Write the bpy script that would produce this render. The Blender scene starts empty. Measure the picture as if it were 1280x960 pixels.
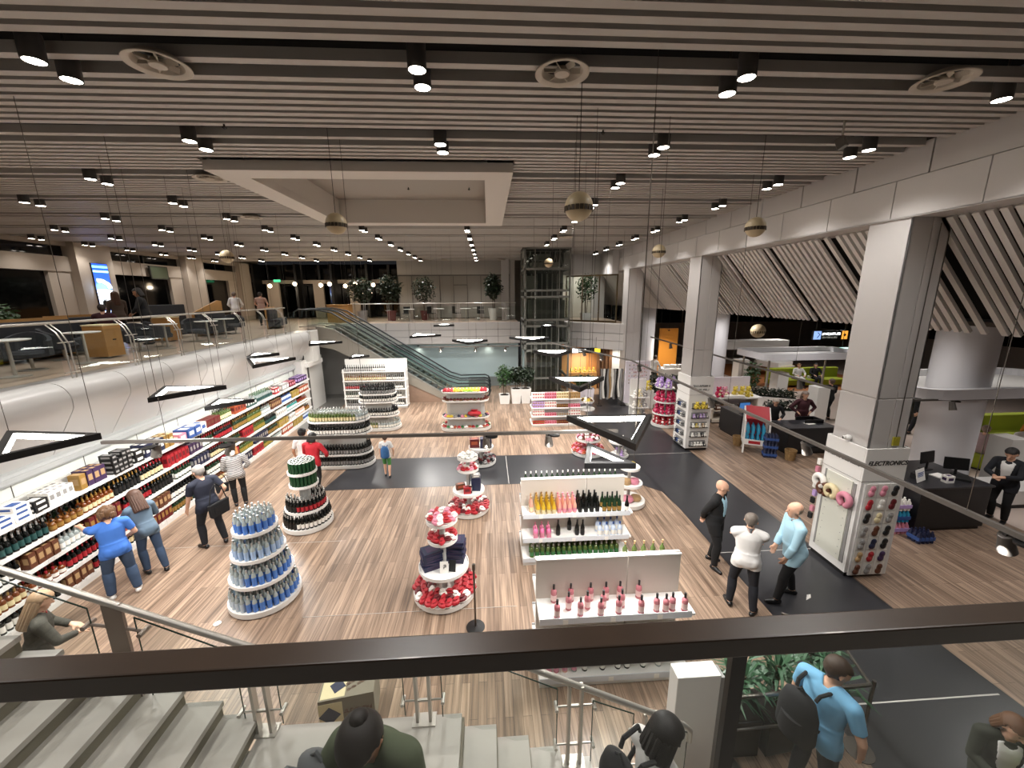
import bpy, bmesh, math, random
import numpy as np
from mathutils import Vector, Matrix, Euler
C = bpy.context.scene
COL = C.collection
random.seed(7)
PI = math.pi
# ---------------------------------------------------------------- camera, world, exposure
cd = bpy.data.cameras.new('camera'); cam = bpy.data.objects.new('camera', cd); COL.objects.link(cam)
cd.sensor_width = 36.0; cd.lens = 500.0 / 1280.0 * 36.0; cd.clip_start = 0.05; cd.clip_end = 200
_r, _u, _b = ((0.998141, -0.060416, -0.008004), (0.020921, 0.216328, 0.976097), (-0.05724, -0.97445, 0.21719))
M = Matrix(((_r[0], _u[0], _b[0], 0), (_r[1], _u[1], _b[1], 0), (_r[2], _u[2], _b[2], 5.25), (0, 0, 0, 1)))
cam.matrix_world = M
C.camera = cam
C.view_settings.view_transform = 'Standard'; C.view_settings.look = 'None'
C.view_settings.gamma = 1.0; C.view_settings.use_curve_mapping = False
C.view_settings.exposure = 0.5
w = bpy.data.worlds.new('night'); C.world = w; w.use_nodes = True
w.node_tree.nodes['Background'].inputs[0].default_value = (0.010, 0.0102, 0.011, 1)
w.node_tree.nodes['Background'].inputs[1].default_value = 1.0
try:
    C.cycles.max_bounces = 8; C.cycles.diffuse_bounces = 4; C.cycles.glossy_bounces = 3
    C.cycles.transmission_bounces = 6; C.cycles.transparent_max_bounces = 16
    C.cycles.caustics_reflective = False; C.cycles.caustics_refractive = False
    C.cycles.sample_clamp_indirect = 4.0
except Exception:
    pass

DOWN_W, TRI_W, SPOT_W = 120.0, 80.0, 90.0          # lamp powers in watts
def lamp(name, kind, loc, power, parent=None, color=(1, .97, .94), size=.1, cone=140, blend=.9, rot=None, size_y=None):
    l = bpy.data.lights.new(name, kind); l.energy = power; l.color = color
    if kind == 'SPOT':
        l.spot_size = math.radians(cone); l.spot_blend = blend; l.shadow_soft_size = size
    elif kind == 'AREA':
        l.shape = 'RECTANGLE' if size_y else 'DISK'; l.size = size
        if size_y: l.size_y = size_y
    else:
        l.shadow_soft_size = size
    o = bpy.data.objects.new(name, l); COL.objects.link(o); o.location = loc
    if rot: o.rotation_euler = rot
    if parent: o.parent = parent
    return o

# ---------------------------------------------------------------- materials
def lin(c):
    if isinstance(c, str):
        c = c.lstrip('#'); c = [int(c[i:i + 2], 16) / 255 for i in (0, 2, 4)]
        c = [x / 12.92 if x <= .04045 else ((x + .055) / 1.055) ** 2.4 for x in c]
    return (c[0], c[1], c[2], 1)
MATS = {}
def mat(name, col='#888888', rough=.5, metal=0.0, noise=0.0, scale=6.0, emit=None, strength=1.0, spec=.5, coat=0.0, bump=0.0, trans=0.0):
    if name in MATS: return MATS[name]
    m = bpy.data.materials.new(name); m.use_nodes = True
    nt = m.node_tree; b = nt.nodes['Principled BSDF']
    c = lin(col)
    b.inputs['Base Color'].default_value = c; b.inputs['Roughness'].default_value = rough
    b.inputs['Metallic'].default_value = metal; b.inputs['Specular IOR Level'].default_value = spec
    b.inputs['Coat Weight'].default_value = coat; b.inputs['Transmission Weight'].default_value = trans
    if noise or bump:
        tc = nt.nodes.new('ShaderNodeTexCoord'); n = nt.nodes.new('ShaderNodeTexNoise')
        n.inputs['Scale'].default_value = scale; n.inputs['Detail'].default_value = 4
        nt.links.new(tc.outputs['Object'], n.inputs['Vector'])
        if noise:
            r = nt.nodes.new('ShaderNodeMix'); r.data_type = 'RGBA'
            r.inputs['A'].default_value = tuple(max(0, x * (1 - noise)) for x in c[:3]) + (1,)
            r.inputs['B'].default_value = tuple(min(1, x * (1 + noise)) for x in c[:3]) + (1,)
            nt.links.new(n.outputs['Fac'], r.inputs['Factor']); nt.links.new(r.outputs['Result'], b.inputs['Base Color'])
        if bump:
            bp = nt.nodes.new('ShaderNodeBump'); bp.inputs['Strength'].default_value = bump; bp.inputs['Distance'].default_value = .01
            nt.links.new(n.outputs['Fac'], bp.inputs['Height']); nt.links.new(bp.outputs['Normal'], b.inputs['Normal'])
    if emit:
        b.inputs['Emission Color'].default_value = lin(emit); b.inputs['Emission Strength'].default_value = strength
    MATS[name] = m; return m
def pane_mat(name, tint, alpha_mix, rough=.02):
    """thin glass: lets most light straight through, mirrors a little"""
    if name in MATS: return MATS[name]
    m = bpy.data.materials.new(name); m.use_nodes = True; nt = m.node_tree
    for n in list(nt.nodes):
        if n.type == 'BSDF_PRINCIPLED': nt.nodes.remove(n)
    out = [n for n in nt.nodes if n.type == 'OUTPUT_MATERIAL'][0]
    t = nt.nodes.new('ShaderNodeBsdfTransparent'); t.inputs[0].default_value = lin(tint)
    g = nt.nodes.new('ShaderNodeBsdfGlossy'); g.inputs['Roughness'].default_value = rough; g.inputs[0].default_value = (.9, .95, .93, 1)
    fr = nt.nodes.new('ShaderNodeFresnel'); fr.inputs[0].default_value = 1.45
    mu = nt.nodes.new('ShaderNodeMath'); mu.operation = 'MULTIPLY'; mu.inputs[1].default_value = alpha_mix
    mx = nt.nodes.new('ShaderNodeMixShader')
    nt.links.new(fr.outputs[0], mu.inputs[0]); nt.links.new(mu.outputs[0], mx.inputs[0])
    nt.links.new(t.outputs[0], mx.inputs[1]); nt.links.new(g.outputs[0], mx.inputs[2]); nt.links.new(mx.outputs[0], out.inputs[0])
    MATS[name] = m; return m
def wood_floor(name, c1, c2, c3, rough=.36):
    m = bpy.data.materials.new(name); m.use_nodes = True; nt = m.node_tree; b = nt.nodes['Principled BSDF']
    L = nt.links.new; N = nt.nodes.new
    tc = N('ShaderNodeTexCoord'); mp = N('ShaderNodeMapping'); mp.inputs['Rotation'].default_value = (0, 0, PI / 2)
    L(tc.outputs['Object'], mp.inputs['Vector'])
    br = N('ShaderNodeTexBrick'); br.offset = .37; br.inputs['Scale'].default_value = 1.0
    br.inputs['Brick Width'].default_value = 1.35; br.inputs['Row Height'].default_value = .115
    br.inputs['Mortar Size'].default_value = .0025; br.inputs['Bias'].default_value = 0.0
    br.inputs['Color1'].default_value = lin(c1); br.inputs['Color2'].default_value = lin(c2); br.inputs['Mortar'].default_value = lin(c3)
    L(mp.outputs['Vector'], br.inputs['Vector'])
    m2 = N('ShaderNodeMapping'); m2.inputs['Scale'].default_value = (24, .9, 1); L(tc.outputs['Object'], m2.inputs['Vector'])
    no = N('ShaderNodeTexNoise'); no.inputs['Scale'].default_value = 1.0; no.inputs['Detail'].default_value = 5; L(m2.outputs['Vector'], no.inputs['Vector'])
    cr = N('ShaderNodeValToRGB'); cr.color_ramp.elements[0].position = .3; cr.color_ramp.elements[0].color = (.50, .48, .46, 1)
    cr.color_ramp.elements[1].position = .72; cr.color_ramp.elements[1].color = (1.42, 1.40, 1.36, 1); L(no.outputs['Fac'], cr.inputs[0])
    mx = N('ShaderNodeMix'); mx.data_type = 'RGBA'; mx.blend_type = 'MULTIPLY'; mx.inputs['Factor'].default_value = 1
    L(br.outputs['Color'], mx.inputs['A']); L(cr.outputs[0], mx.inputs['B']); L(mx.outputs['Result'], b.inputs['Base Color'])
    b.inputs['Roughness'].default_value = rough; b.inputs['Specular IOR Level'].default_value = .4
    return m
def stripes_mat(name, c1, c2, freq, axis=2):
    m = bpy.data.materials.new(name); m.use_nodes = True; nt = m.node_tree; b = nt.nodes['Principled BSDF']
    tc = nt.nodes.new('ShaderNodeTexCoord'); s = nt.nodes.new('ShaderNodeSeparateXYZ'); nt.links.new(tc.outputs['Object'], s.inputs[0])
    mu = nt.nodes.new('ShaderNodeMath'); mu.operation = 'MULTIPLY'; mu.inputs[1].default_value = freq; nt.links.new(s.outputs[axis], mu.inputs[0])
    f = nt.nodes.new('ShaderNodeMath'); f.operation = 'FRACT'; nt.links.new(mu.outputs[0], f.inputs[0])
    g = nt.nodes.new('ShaderNodeMath'); g.operation = 'GREATER_THAN'; g.inputs[1].default_value = .5; nt.links.new(f.outputs[0], g.inputs[0])
    mx = nt.nodes.new('ShaderNodeMix'); mx.data_type = 'RGBA'; mx.inputs['A'].default_value = lin(c1); mx.inputs['B'].default_value = lin(c2)
    nt.links.new(g.outputs[0], mx.inputs['Factor']); nt.links.new(mx.outputs['Result'], b.inputs['Base Color']); b.inputs['Roughness'].default_value = .8
    return m
WOOD = wood_floor('oak_planks', '#9c8674', '#7a6657', '#4e4138')
WHITE = mat('white_laminate', '#e6e4e0', .4)
WHITEP = mat('white_panel', '#d9d7d2', .45)
GREYP = mat('warm_grey_panel', '#c4c0bd', .42)
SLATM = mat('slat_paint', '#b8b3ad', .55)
SLATB = mat('slat_paint_lit', '#f0eeeb', .5)  # paler copy of the slat paint, hall light on the slope put into colour
DARKV = mat('plenum_black', '#0a0908', .9)
TILE = mat('charcoal_tile', '#2e2e31', .30, noise=.25, scale=1.6)
BEIGE = mat('beige_tile', '#c4b3a8', .4, noise=.08, scale=2)
JOINT = mat('pale_joint', '#b8b4ae', .5)
STEEL = mat('brushed_steel', '#b8b3ab', .32, .65)
DSTEEL = mat('dull_steel', '#6f6a64', .35, 1.0)
BLACK = mat('black_metal', '#0d0d0e', .4)
BLACKF = mat('black_fabric', '#101013', .85)
TRACKM = mat('track_grey', '#625d58', .45, .2)
GLASS = pane_mat('clear_glass', '#f4f8f6', .8)
TEALG = pane_mat('green_glass', '#edf4f2', .9)
SMOKE = pane_mat('smoked_glass', '#c4cac4', 1.6)
NIGHTG = mat('night_glass', '#050506', .06, spec=.6)
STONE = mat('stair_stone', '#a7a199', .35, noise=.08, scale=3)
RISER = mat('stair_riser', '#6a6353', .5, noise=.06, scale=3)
DWOOD = mat('dark_stained_wood', '#35271c', .33, noise=.35, scale=9, coat=.2)
SKIN = mat('skin', '#c9977b', .55)
LEAF = mat('leaf_green', '#2f4a26', .5, noise=.4, scale=12)
LEAFD = mat('leaf_dark', '#16240f', .5, noise=.4, scale=12)
BARK = mat('bark', '#4a3a2a', .9)
SOIL = mat('soil', '#1e1712', .95)
OAKP = mat('oak_veneer', '#a57a45', .45, noise=.12, scale=5)
CHARC = mat('charcoal_upholstery', '#2c2e33', .85)
LAMPW = mat('lamp_lens', '#ffffff', .4, emit='#fff3e4', strength=26)
TRIW = mat('luminaire_diffuser', '#ffffff', .4, emit='#fffaf0', strength=18)

# ---------------------------------------------------------------- mesh building
class MB:
    def __init__(self): self.v = []; self.f = []; self.m = []; self.cur = 0
    def add(self, vs, fs):
        o = len(self.v); self.v += [tuple(x) for x in vs]; self.f += [tuple(i + o for i in f) for f in fs]; self.m += [self.cur] * len(fs)
        return self
    def mi(self, i): self.cur = i; return self
    def box(self, x0, y0, z0, x1, y1, z1):
        return self.add([(x0, y0, z0), (x1, y0, z0), (x1, y1, z0), (x0, y1, z0), (x0, y0, z1), (x1, y0, z1), (x1, y1, z1), (x0, y1, z1)],
                        [(0, 3, 2, 1), (4, 5, 6, 7), (0, 1, 5, 4), (1, 2, 6, 5), (2, 3, 7, 6), (3, 0, 4, 7)])
    def hexa(self, p):   # 8 points: 4 bottom ccw, 4 top ccw
        return self.add(p, [(0, 3, 2, 1), (4, 5, 6, 7), (0, 1, 5, 4), (1, 2, 6, 5), (2, 3, 7, 6), (3, 0, 4, 7)])
    def obox(self, c, s, rz=0, rx=0, ry=0):
        R = Euler((rx, ry, rz)).to_matrix(); hx, hy, hz = s[0] / 2, s[1] / 2, s[2] / 2
        p = [(-hx, -hy, -hz), (hx, -hy, -hz), (hx, hy, -hz), (-hx, hy, -hz), (-hx, -hy, hz), (hx, -hy, hz), (hx, hy, hz), (-hx, hy, hz)]
        return self.hexa([tuple(R @ Vector(q) + Vector(c)) for q in p])
    def prism(self, pts, z0, z1):
        n = len(pts)
        a = sum(pts[i][0] * pts[(i + 1) % n][1] - pts[(i + 1) % n][0] * pts[i][1] for i in range(n))
        if a < 0: pts = pts[::-1]
        return self.add([(x, y, z0) for x, y in pts] + [(x, y, z1) for x, y in pts],
                        [tuple(range(n))[::-1], tuple(range(n, 2 * n))] + [(i, (i + 1) % n, n + (i + 1) % n, n + i) for i in range(n)])
    def sweep(self, prof, a, b, axis='x'):
        """closed profile extruded along an axis; prof in the other two coordinates"""
        n = len(prof)
        def P(t, q):
            return {'x': (t, q[0], q[1]), 'y': (q[0], t, q[1]), 'z': (q[0], q[1], t)}[axis]
        return self.add([P(a, q) for q in prof] + [P(b, q) for q in prof],
                        [tuple(range(n))[::-1], tuple(range(n, 2 * n))] + [(i, (i + 1) % n, n + (i + 1) % n, n + i) for i in range(n)])
    def lathe(self, prof, c=(0, 0, 0), n=16, cap=True, sx=1, sy=1):
        k = len(prof); vs = []
        for r, z in prof:
            vs += [(c[0] + sx * r * math.cos(2 * PI * i / n), c[1] + sy * r * math.sin(2 * PI * i / n), c[2] + z) for i in range(n)]
        fs = [(j * n + i, j * n + (i + 1) % n, (j + 1) * n + (i + 1) % n, (j + 1) * n + i) for j in range(k - 1) for i in range(n)]
        if cap: fs += [tuple(range(n))[::-1], tuple(range((k - 1) * n, k * n))]
        return self.add(vs, fs)
    def cyl(self, x, y, z0, z1, r, r2=None, n=16): return self.lathe([(r, z0), (r if r2 is None else r2, z1)], (x, y, 0), n)
    def tube(self, pts, r, n=8, r2=None):
        pts = [Vector(p) for p in pts]; k = len(pts); vs = []; prev = None
        for j, p in enumerate(pts):
            d = (pts[min(j + 1, k - 1)] - pts[max(j - 1, 0)]).normalized()
            if prev is None:
                u = d.orthogonal().normalized()
            else:
                u = (prev - d * prev.dot(d)); u = u.normalized() if u.length > 1e-6 else d.orthogonal().normalized()
            prev = u; q = d.cross(u); rr = r if r2 is None else r + (r2 - r) * j / max(1, k - 1)
            vs += [tuple(p + (u * math.cos(2 * PI * i / n) + q * math.sin(2 * PI * i / n)) * rr) for i in range(n)]
        fs = [(j * n + i, j * n + (i + 1) % n, (j + 1) * n + (i + 1) % n, (j + 1) * n + i) for j in range(k - 1) for i in range(n)]
        return self.add(vs, fs + [tuple(range(n))[::-1], tuple(range((k - 1) * n, k * n))])
    def bar(self, a, b, w, h):   # rectangular bar, w across (horizontal), h in the other direction
        a = Vector(a); b = Vector(b); d = (b - a).normalized(); s = d.cross(Vector((0, 0, 1)))
        s = Vector((1, 0, 0)) if s.length < 1e-4 else s.normalized(); u = s.cross(d)
        s = s * w / 2; u = u * h / 2
        return self.hexa([tuple(x) for x in (a - s - u, a + s - u, b + s - u, b - s - u, a - s + u, a + s + u, b + s + u, b - s + u)])
    def sphere(self, c, r, n=12, m=8, sz=1, sx=1, sy=1):
        prof = [(max(1e-4, r * math.sin(PI * j / m)), -sz * r * math.cos(PI * j / m)) for j in range(m + 1)]
        return self.lathe(prof, c, n, True, sx, sy)
    def quad(self, a, b, c, d): return self.add([a, b, c, d], [(0, 1, 2, 3)])
    def mesh(self, name, mats, smooth=False):
        me = bpy.data.meshes.new(name); me.from_pydata(self.v, [], self.f)
        for x in (mats if isinstance(mats, (list, tuple)) else [mats]): me.materials.append(x)
        me.polygons.foreach_set('material_index', self.m)
        if smooth:
            me.polygons.foreach_set('use_smooth', [True] * len(me.polygons))
            try: me.set_sharp_from_angle(angle=math.radians(40))
            except Exception: pass
        me.update(); return me
LABELS = {}
def tag(o, label, cat, group=None, kind=None):
    if label:
        o['label'] = label
        LABELS.setdefault(label, []).append((o.name, group))
    if cat: o['category'] = cat
    if group: o['group'] = group
    if kind: o['kind'] = kind
    return o
def link(name, data, parent=None, loc=None, rz=0, label=None, cat=None, group=None, kind=None):
    o = bpy.data.objects.new(name, data); COL.objects.link(o)
    if parent: o.parent = parent
    if loc: o.location = loc
    if rz: o.rotation_euler = (0, 0, rz)
    return tag(o, label, cat, group, kind)
def obj(name, mb, mats, parent=None, loc=None, rz=0, smooth=False, bevel=0, **k):
    o = link(name, mb.mesh(name, mats, smooth), parent, loc, rz, **k)
    if bevel:
        b = o.modifiers.new('bevel', 'BEVEL'); b.width = bevel; b.segments = 2; b.limit_method = 'ANGLE'; b.angle_limit = math.radians(50)
    return o
def thing(name, label, cat, loc=(0, 0, 0), rz=0, group=None):
    return link(name, None, None, loc, rz, label, cat, group)
def struct(name, mb, mats, **k): return obj(name, mb, mats, kind='structure', **k)
def dup(o, loc=None, rz=None, label=None, group=None):
    c = o.copy(); COL.objects.link(c)
    if loc is not None: c.location = loc
    if rz is not None: c.rotation_euler = (0, 0, rz)
    if label: tag(c, label, None)
    if group: c['group'] = group
    for ch in list(o.children):
        d = ch.copy(); COL.objects.link(d); d.parent = c
        for g in list(ch.children):
            e = g.copy(); COL.objects.link(e); e.parent = d
    return c
def text(name, body, size, loc, rot, m, parent=None, ext=.002, align='CENTER', xs=1.0, shear=0, bold=0):
    cu = bpy.data.curves.new(name, 'FONT'); cu.body = body; cu.size = size; cu.extrude = ext; cu.align_x = align; cu.align_y = 'CENTER'; cu.shear = shear; cu.offset = bold
    o = bpy.data.objects.new(name, cu); COL.objects.link(o)
    bpy.context.view_layer.update()
    me = bpy.data.meshes.new_from_object(o.evaluated_get(bpy.context.evaluated_depsgraph_get()))
    bpy.data.objects.remove(o)
    me.materials.clear(); me.materials.append(m)
    t = link(name, me, parent); t.location = loc; t.rotation_euler = rot; t.scale = (xs, 1, 1)
    return t

def strokes(name, words, size, loc, rot, m, parent, seed, gap=.5):
    """a line of lettering too small to read: glyph-like strokes grouped in words"""
    rr = random.Random(seed); mb = MB(); x = 0; t = size * .17; w = size * .62
    for n in words:
        for _ in range(n):
            for px in rr.sample((0, w - t), rr.choice((1, 2, 2))): mb.box(x + px, 0, -.002, x + px + t, size, .002)
            for py in rr.sample((0, size / 2 - t / 2, size - t), rr.choice((1, 1, 2))): mb.box(x, py, -.002, x + w, py + t, .002)
            x += w + size * .16
        x += size * gap
    mb.v = [(a - x / 2, b - size / 2, c) for a, b, c in mb.v]
    o = obj(name, mb, m, parent); o.location = loc; o.rotation_euler = rot; return o
# ================================================================ SETTING
FX = lambda y: -7.40 - .027 * y                 # front line of the left shelving (the wall runs slightly askew)
# floors
mb = MB(); mb.box(-9.5, -1.5, -.2, 11.9, 27, 0); struct('floor', mb, WOOD)
mb = MB(); mb.box(11.9, -1.5, -.2, 30, 36, 0); mb.box(-9.5, 27, -.2, 11.9, 36, 0); struct('floor', mb, BEIGE)
mb = MB()
mb.prism([(4.2, -1), (6.95, -1), (6.78, 4.5), (6.75, 8), (6.8, 12.3), (6.85, 20.5), (4.4, 20.5), (4.3, 12.54), (-4.33, 12.60), (-4.70, 10.47), (4.0, 10.47), (4.26, 10.1), (4.63, 9.72), (4.70, 8.8), (4.64, 5.4), (4.25, 4.2)], -.05, .003)
struct('floor', mb, TILE)
mb = MB()
for (a, b, c, d) in ((4.66, 7.05, 6.75, 7.07), (.5, 10.5, .515, 12.5), (4.5, 12.3, 6.78, 12.315), (4.4, 3.9, 6.7, 3.92), (-9, 8.05, -3.3, 8.056), (-3.2, 5.9, .4, 5.906), (4.5, 16.2, 6.8, 16.21)):
    mb.box(a, b, .0, c, d, .0042)
struct('trim_1', mb, JOINT)
mb = MB(); mb.box(15.6, 20.3, 0, 23, 29, .006); struct('floor', mb, mat('terracotta_planks', '#9c6238', .5, noise=.15, scale=4))
mb = MB(); mb.box(-9.4, 15.9, 0, -7.2, 22, .003); struct('floor', mb, mat('grey_lino', '#6c6a66', .4))

# ceiling: slats over a black plenum, in groups with a lone slat between
mb = MB(); mb.box(-17.5, -2.5, 7.95, 6.6, 33, 8.05); struct('ceiling', mb, DARKV)
mb = MB()
def slat(y0, y1):
    segs = [(-17.2, 6.62)]
    if y1 > 7.3 and y0 < 12.75: segs = [(-17.2, -4.55), (.5, 6.62)]
    for a, b in segs:
        if a < 1.4 < b and y0 > 19.4 and y0 < 21.8: mb.box(a, y0, 7.4, 1.7, y1, 7.5); mb.box(4.1, y0, 7.4, b, y1, 7.5)
        else: mb.box(a, y0, 7.4, b, y1, 7.5)
p0 = 4.39 - 1.87 * 4
for g in range(18):
    y = p0 + 1.87 * g
    if y > 26.8: break
    slat(y, y + .095)
    for k in range(8): slat(y + .315 + .165 * k, y + .315 + .165 * k + .092)
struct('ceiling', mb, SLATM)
# coffer
mb = MB()
x0, x1, y0, y1 = -4.55, .48, 7.36, 12.72; t = .48
for (a, b, c, d) in ((x0, y0, x1, y0 + t), (x0, y1 - t, x1, y1), (x0, y0 + t, x0 + t, y1 - t), (x1 - t, y0 + t, x1, y1 - t)):
    mb.box(a, b, 7.27, c, d, 7.42)
u = .05
for (a, b, c, d) in ((x0 + t - u, y0 + t - u, x1 - t + u, y0 + t), (x0 + t - u, y1 - t, x1 - t + u, y1 - t + u), (x0 + t - u, y0 + t, x0 + t, y1 - t), (x1 - t, y0 + t, x1 - t + u, y1 - t)):
    mb.box(a, b, 7.421, c, d, 7.9)
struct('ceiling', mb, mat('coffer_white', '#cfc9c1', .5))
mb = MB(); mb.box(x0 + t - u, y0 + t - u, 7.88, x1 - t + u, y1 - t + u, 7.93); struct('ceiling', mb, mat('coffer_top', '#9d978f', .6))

# right beam with two rows of cladding panels, and the columns
mb = MB(); mb.box(6.70, -2.5, 6.42, 7.45, 33, 7.9); struct('trim_2', mb, mat('joint_dark', '#57514b', .6))
mb = MB()
y = -2.2
while y < 31:
    mb.box(6.63, y, 6.40, 6.70, y + 1.245, 6.985)
    mb.box(6.655, y - .45, 7.0, 6.72, y + .785, 7.47)
    y += 1.26
mb.box(6.63, -2.5, 6.39, 7.47, 33, 6.41)
struct('wall_right', mb, GREYP)
def column(x0, y0, x1, y1, z1=6.4):
    mb = MB(); g = .012; xm = x0 + (x1 - x0) * .52
    mb.box(x0 + g, y0 + g, 0, x1 - g, y1 - g, z1)
    for (za, zb) in ((0, 3.44), (3.46, z1)):
        mb.box(x0, y0, za, xm - .006, y0 + .03, zb); mb.box(xm + .006, y0, za, x1, y0 + .03, zb)
        mb.box(x0, y0, za, x0 + .03, y1, zb); mb.box(x1 - .03, y0, za, x1, y1, zb)
    return struct('trim_3', mb, GREYP, bevel=.006)
column(6.66, 6.26, 7.33, 7.0); column(6.66, 12.55, 7.33, 13.29); column(6.6, 18.85, 7.3, 19.6); column(6.66, 25.2, 7.33, 25.9)
mb = MB(); mb.tube([(7.13, 6.245, 6.3), (7.13, 6.245, 2.75)], .008, 6); tg = thing('wall_tag', 'yellow-green tag on a thin conduit on the near square column above its cabinet', 'tag', (7.13, 6.25, 2.6))
obj('conduit', mb, DSTEEL, tg, (-7.13, -6.25, -2.6))
mb = MB(); mb.box(-.06, -.025, -.0, .06, 0, .16); mb.box(-.03, -.035, .10, .03, -.02, .15); obj('tag_plate', mb, mat('lime_tag', '#a9a030', .5), tg)

# sloped slat soffit beyond the beam
mb = MB(); ry = math.atan2(6.3 - 4.5, 8.75 - 7.1)
def sl(y0, y1, e=0):
    a = (7.12, 6.36); b = (8.78, 4.50); d = Vector((b[0] - a[0], 0, b[1] - a[1])).normalized(); nrm = Vector((-d.z, 0, d.x)) * -.06
    A = Vector((a[0], 0, a[1])); B = Vector((b[0], 0, b[1]))
    if nrm.z < 0: nrm = -nrm
    mb.hexa([(A.x, y0, A.z), (B.x, y0, B.z), (B.x, y1, B.z), (A.x, y1, A.z), (A.x + nrm.x, y0, A.z + nrm.z), (B.x + nrm.x, y0, B.z + nrm.z), (B.x + nrm.x, y1, B.z + nrm.z), (A.x + nrm.x, y1, A.z + nrm.z)])
g = 0; y = 1.2
while y < 30:
    for k in range(9): sl(y + .165 * k, y + .165 * k + .09)
    sl(y + 9 * .165 + .13, y + 9 * .165 + .22)
    y += 9 * .165 + .385
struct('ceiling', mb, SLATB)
mb = MB(); mb.hexa([(7.5, -2.5, 6.6), (9.1, -2.5, 4.75), (9.1, 33, 4.75), (7.5, 33, 6.6), (7.5, -2.5, 6.7), (9.1, -2.5, 4.85), (9.1, 33, 4.85), (7.5, 33, 6.7)]); struct('ceiling', mb, DARKV)
mb = MB(); mb.box(9.0, -2.5, 4.62, 29.5, 33, 4.7); struct('ceiling', mb, mat('lounge_ceiling', '#6b655f', .8))
# far glazing of the lounge, black with night
mb = MB()
mb.box(28.2, -2.5, 2.3, 28.3, 33, 4.65); mb.box(8.2, 32.6, 2.9, 28.3, 32.7, 4.65); struct('window_1', mb, NIGHTG)
mb = MB(); mb.box(28.15, -2.5, 0, 28.35, 33, 2.3); struct('wall_far_right', mb, mat('lounge_wall', '#7d7670', .6))
mb = MB(); mb.box(6.7, 32.5, 0, 28.3, 32.75, 2.9); struct('wall_far_right', mb, mat('lounge_wall', '#7d7670', .6))
mb = MB()
for y in range(0, 33, 3): mb.box(28.05, y, 2.3, 28.2, y + .08, 4.62)
for x in range(10, 28, 3): mb.box(x, 32.45, 2.9, x + .08, 32.6, 4.62)
struct('trim_4', mb, DSTEEL)

# left: lower wall, sloping panels, mezzanine edge
mb = MB(); prof = [(-.30, 3.752)] + [(-.30 + .30 * math.sin(a), 3.42 + .33 * math.cos(a)) for a in [PI / 2 * k / 8 for k in range(1, 9)]] + [(-.01, 3.3), (-.05, 3.22), (-.11, 3.13), (-.60, 2.36), (-.75, 2.36), (-.75, 3.752)]
def wall_seg(mb, prof, ya, yb):
    n = len(prof)
    A = [(FX(ya) + w, ya, z) for w, z in prof]; B = [(FX(yb) + w, yb, z) for w, z in prof]
    mb.add(A + B, [tuple(range(n)), tuple(range(n, 2 * n))[::-1]] + [(i, n + i, n + (i + 1) % n, (i + 1) % n) for i in range(n)])
y = -1.2
while y < 18.4:
    wall_seg(mb, prof, y, y + 1.232); y += 1.25
struct('wall_left', mb, mat('gloss_white_panel', '#c4c2bf', .30), smooth=True)
mb = MB(); wall_seg(mb, [(-.62, 2.40), (-.50, 2.36), (-.48, 2.22), (-.50, 2.18), (-.66, 2.18), (-.8, 2.4)], -1.2, 18.6); wall_seg(mb, [(-.52, 2.31), (-.46, 2.31), (-.46, 2.27), (-.52, 2.27)], -1.2, 18.6); struct('trim_5', mb, mat('cornice_grey', '#b3b5b4', .35))
mb = MB(); wall_seg(mb, [(-.62, 0), (-.62, 2.2), (-1.4, 2.2), (-1.4, 0)], -1.2, 17.9); struct('wall_left', mb, mat('pale_green_white', '#dfe2dc', .5))
mb = MB()
for k in range(15): wall_seg(mb, [(-.615, 0), (-.615, 2.2), (-.64, 2.2), (-.64, 0)], -1 + 1.3 * k, -.988 + 1.3 * k)
struct('trim_6', mb, DSTEEL)
mb = MB(); mb.prism([(FX(-1.5) - .3, -1.5), (FX(18.6) - .28, 18.6), (-8.0, 19.3), (-8.2, 19.6), (-8.2, 22.7), (1.75, 22.7), (1.75, 31), (-17, 31), (-17, -1.5)], 3.45, 3.75)
struct('floor', mb, mat('mezzanine_tile', '#a08d7c', .35, noise=.1, scale=2))
# rounded end of the fascia at the escalator head
mb = MB(); pts = [(FX(18.4) + .0, 18.4), (FX(18.4) + .02, 18.9), (-7.95, 19.3), (-8.2, 19.55)]
for i in range(3):
    (xa, ya), (xb, yb) = pts[i], pts[i + 1]
    mb.hexa([(xa, ya, 2.36), (xb, yb, 2.36), (xb - .4, yb + .05, 2.36), (xa - .4, ya, 2.36), (xa, ya, 3.75), (xb, yb, 3.75), (xb - .4, yb + .05, 3.75), (xa - .4, ya, 3.75)])
struct('wall_left', mb, WHITEP)
# end wall below the mezzanine: light panels, a doorway, the dark passage
mb = MB(); mb.box(-9.6, 21.9, 0, -7.0, 22.1, 3.5); struct('wall_back', mb, mat('passage_grey', '#8e8c88', .6))
mb = MB(); mb.box(-8.45, 17.6, 0, -8.1, 18.1, 2.5); mb.box(-8.42, 18.55, 0, -8.28, 20.2, 2.45); mb.box(-9.4, 17.9, 2.2, -7.95, 19.5, 2.4); struct('wall_back', mb, WHITEP)
mb = MB(); mb.box(-8.3, 18.12, 0, -8.2, 18.5, 2.3); mb.box(-8.34, 18.5, 0, -8.24, 18.56, 2.4); struct('door_1', mb, mat('door_dark', '#4d4a46', .5))

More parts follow.
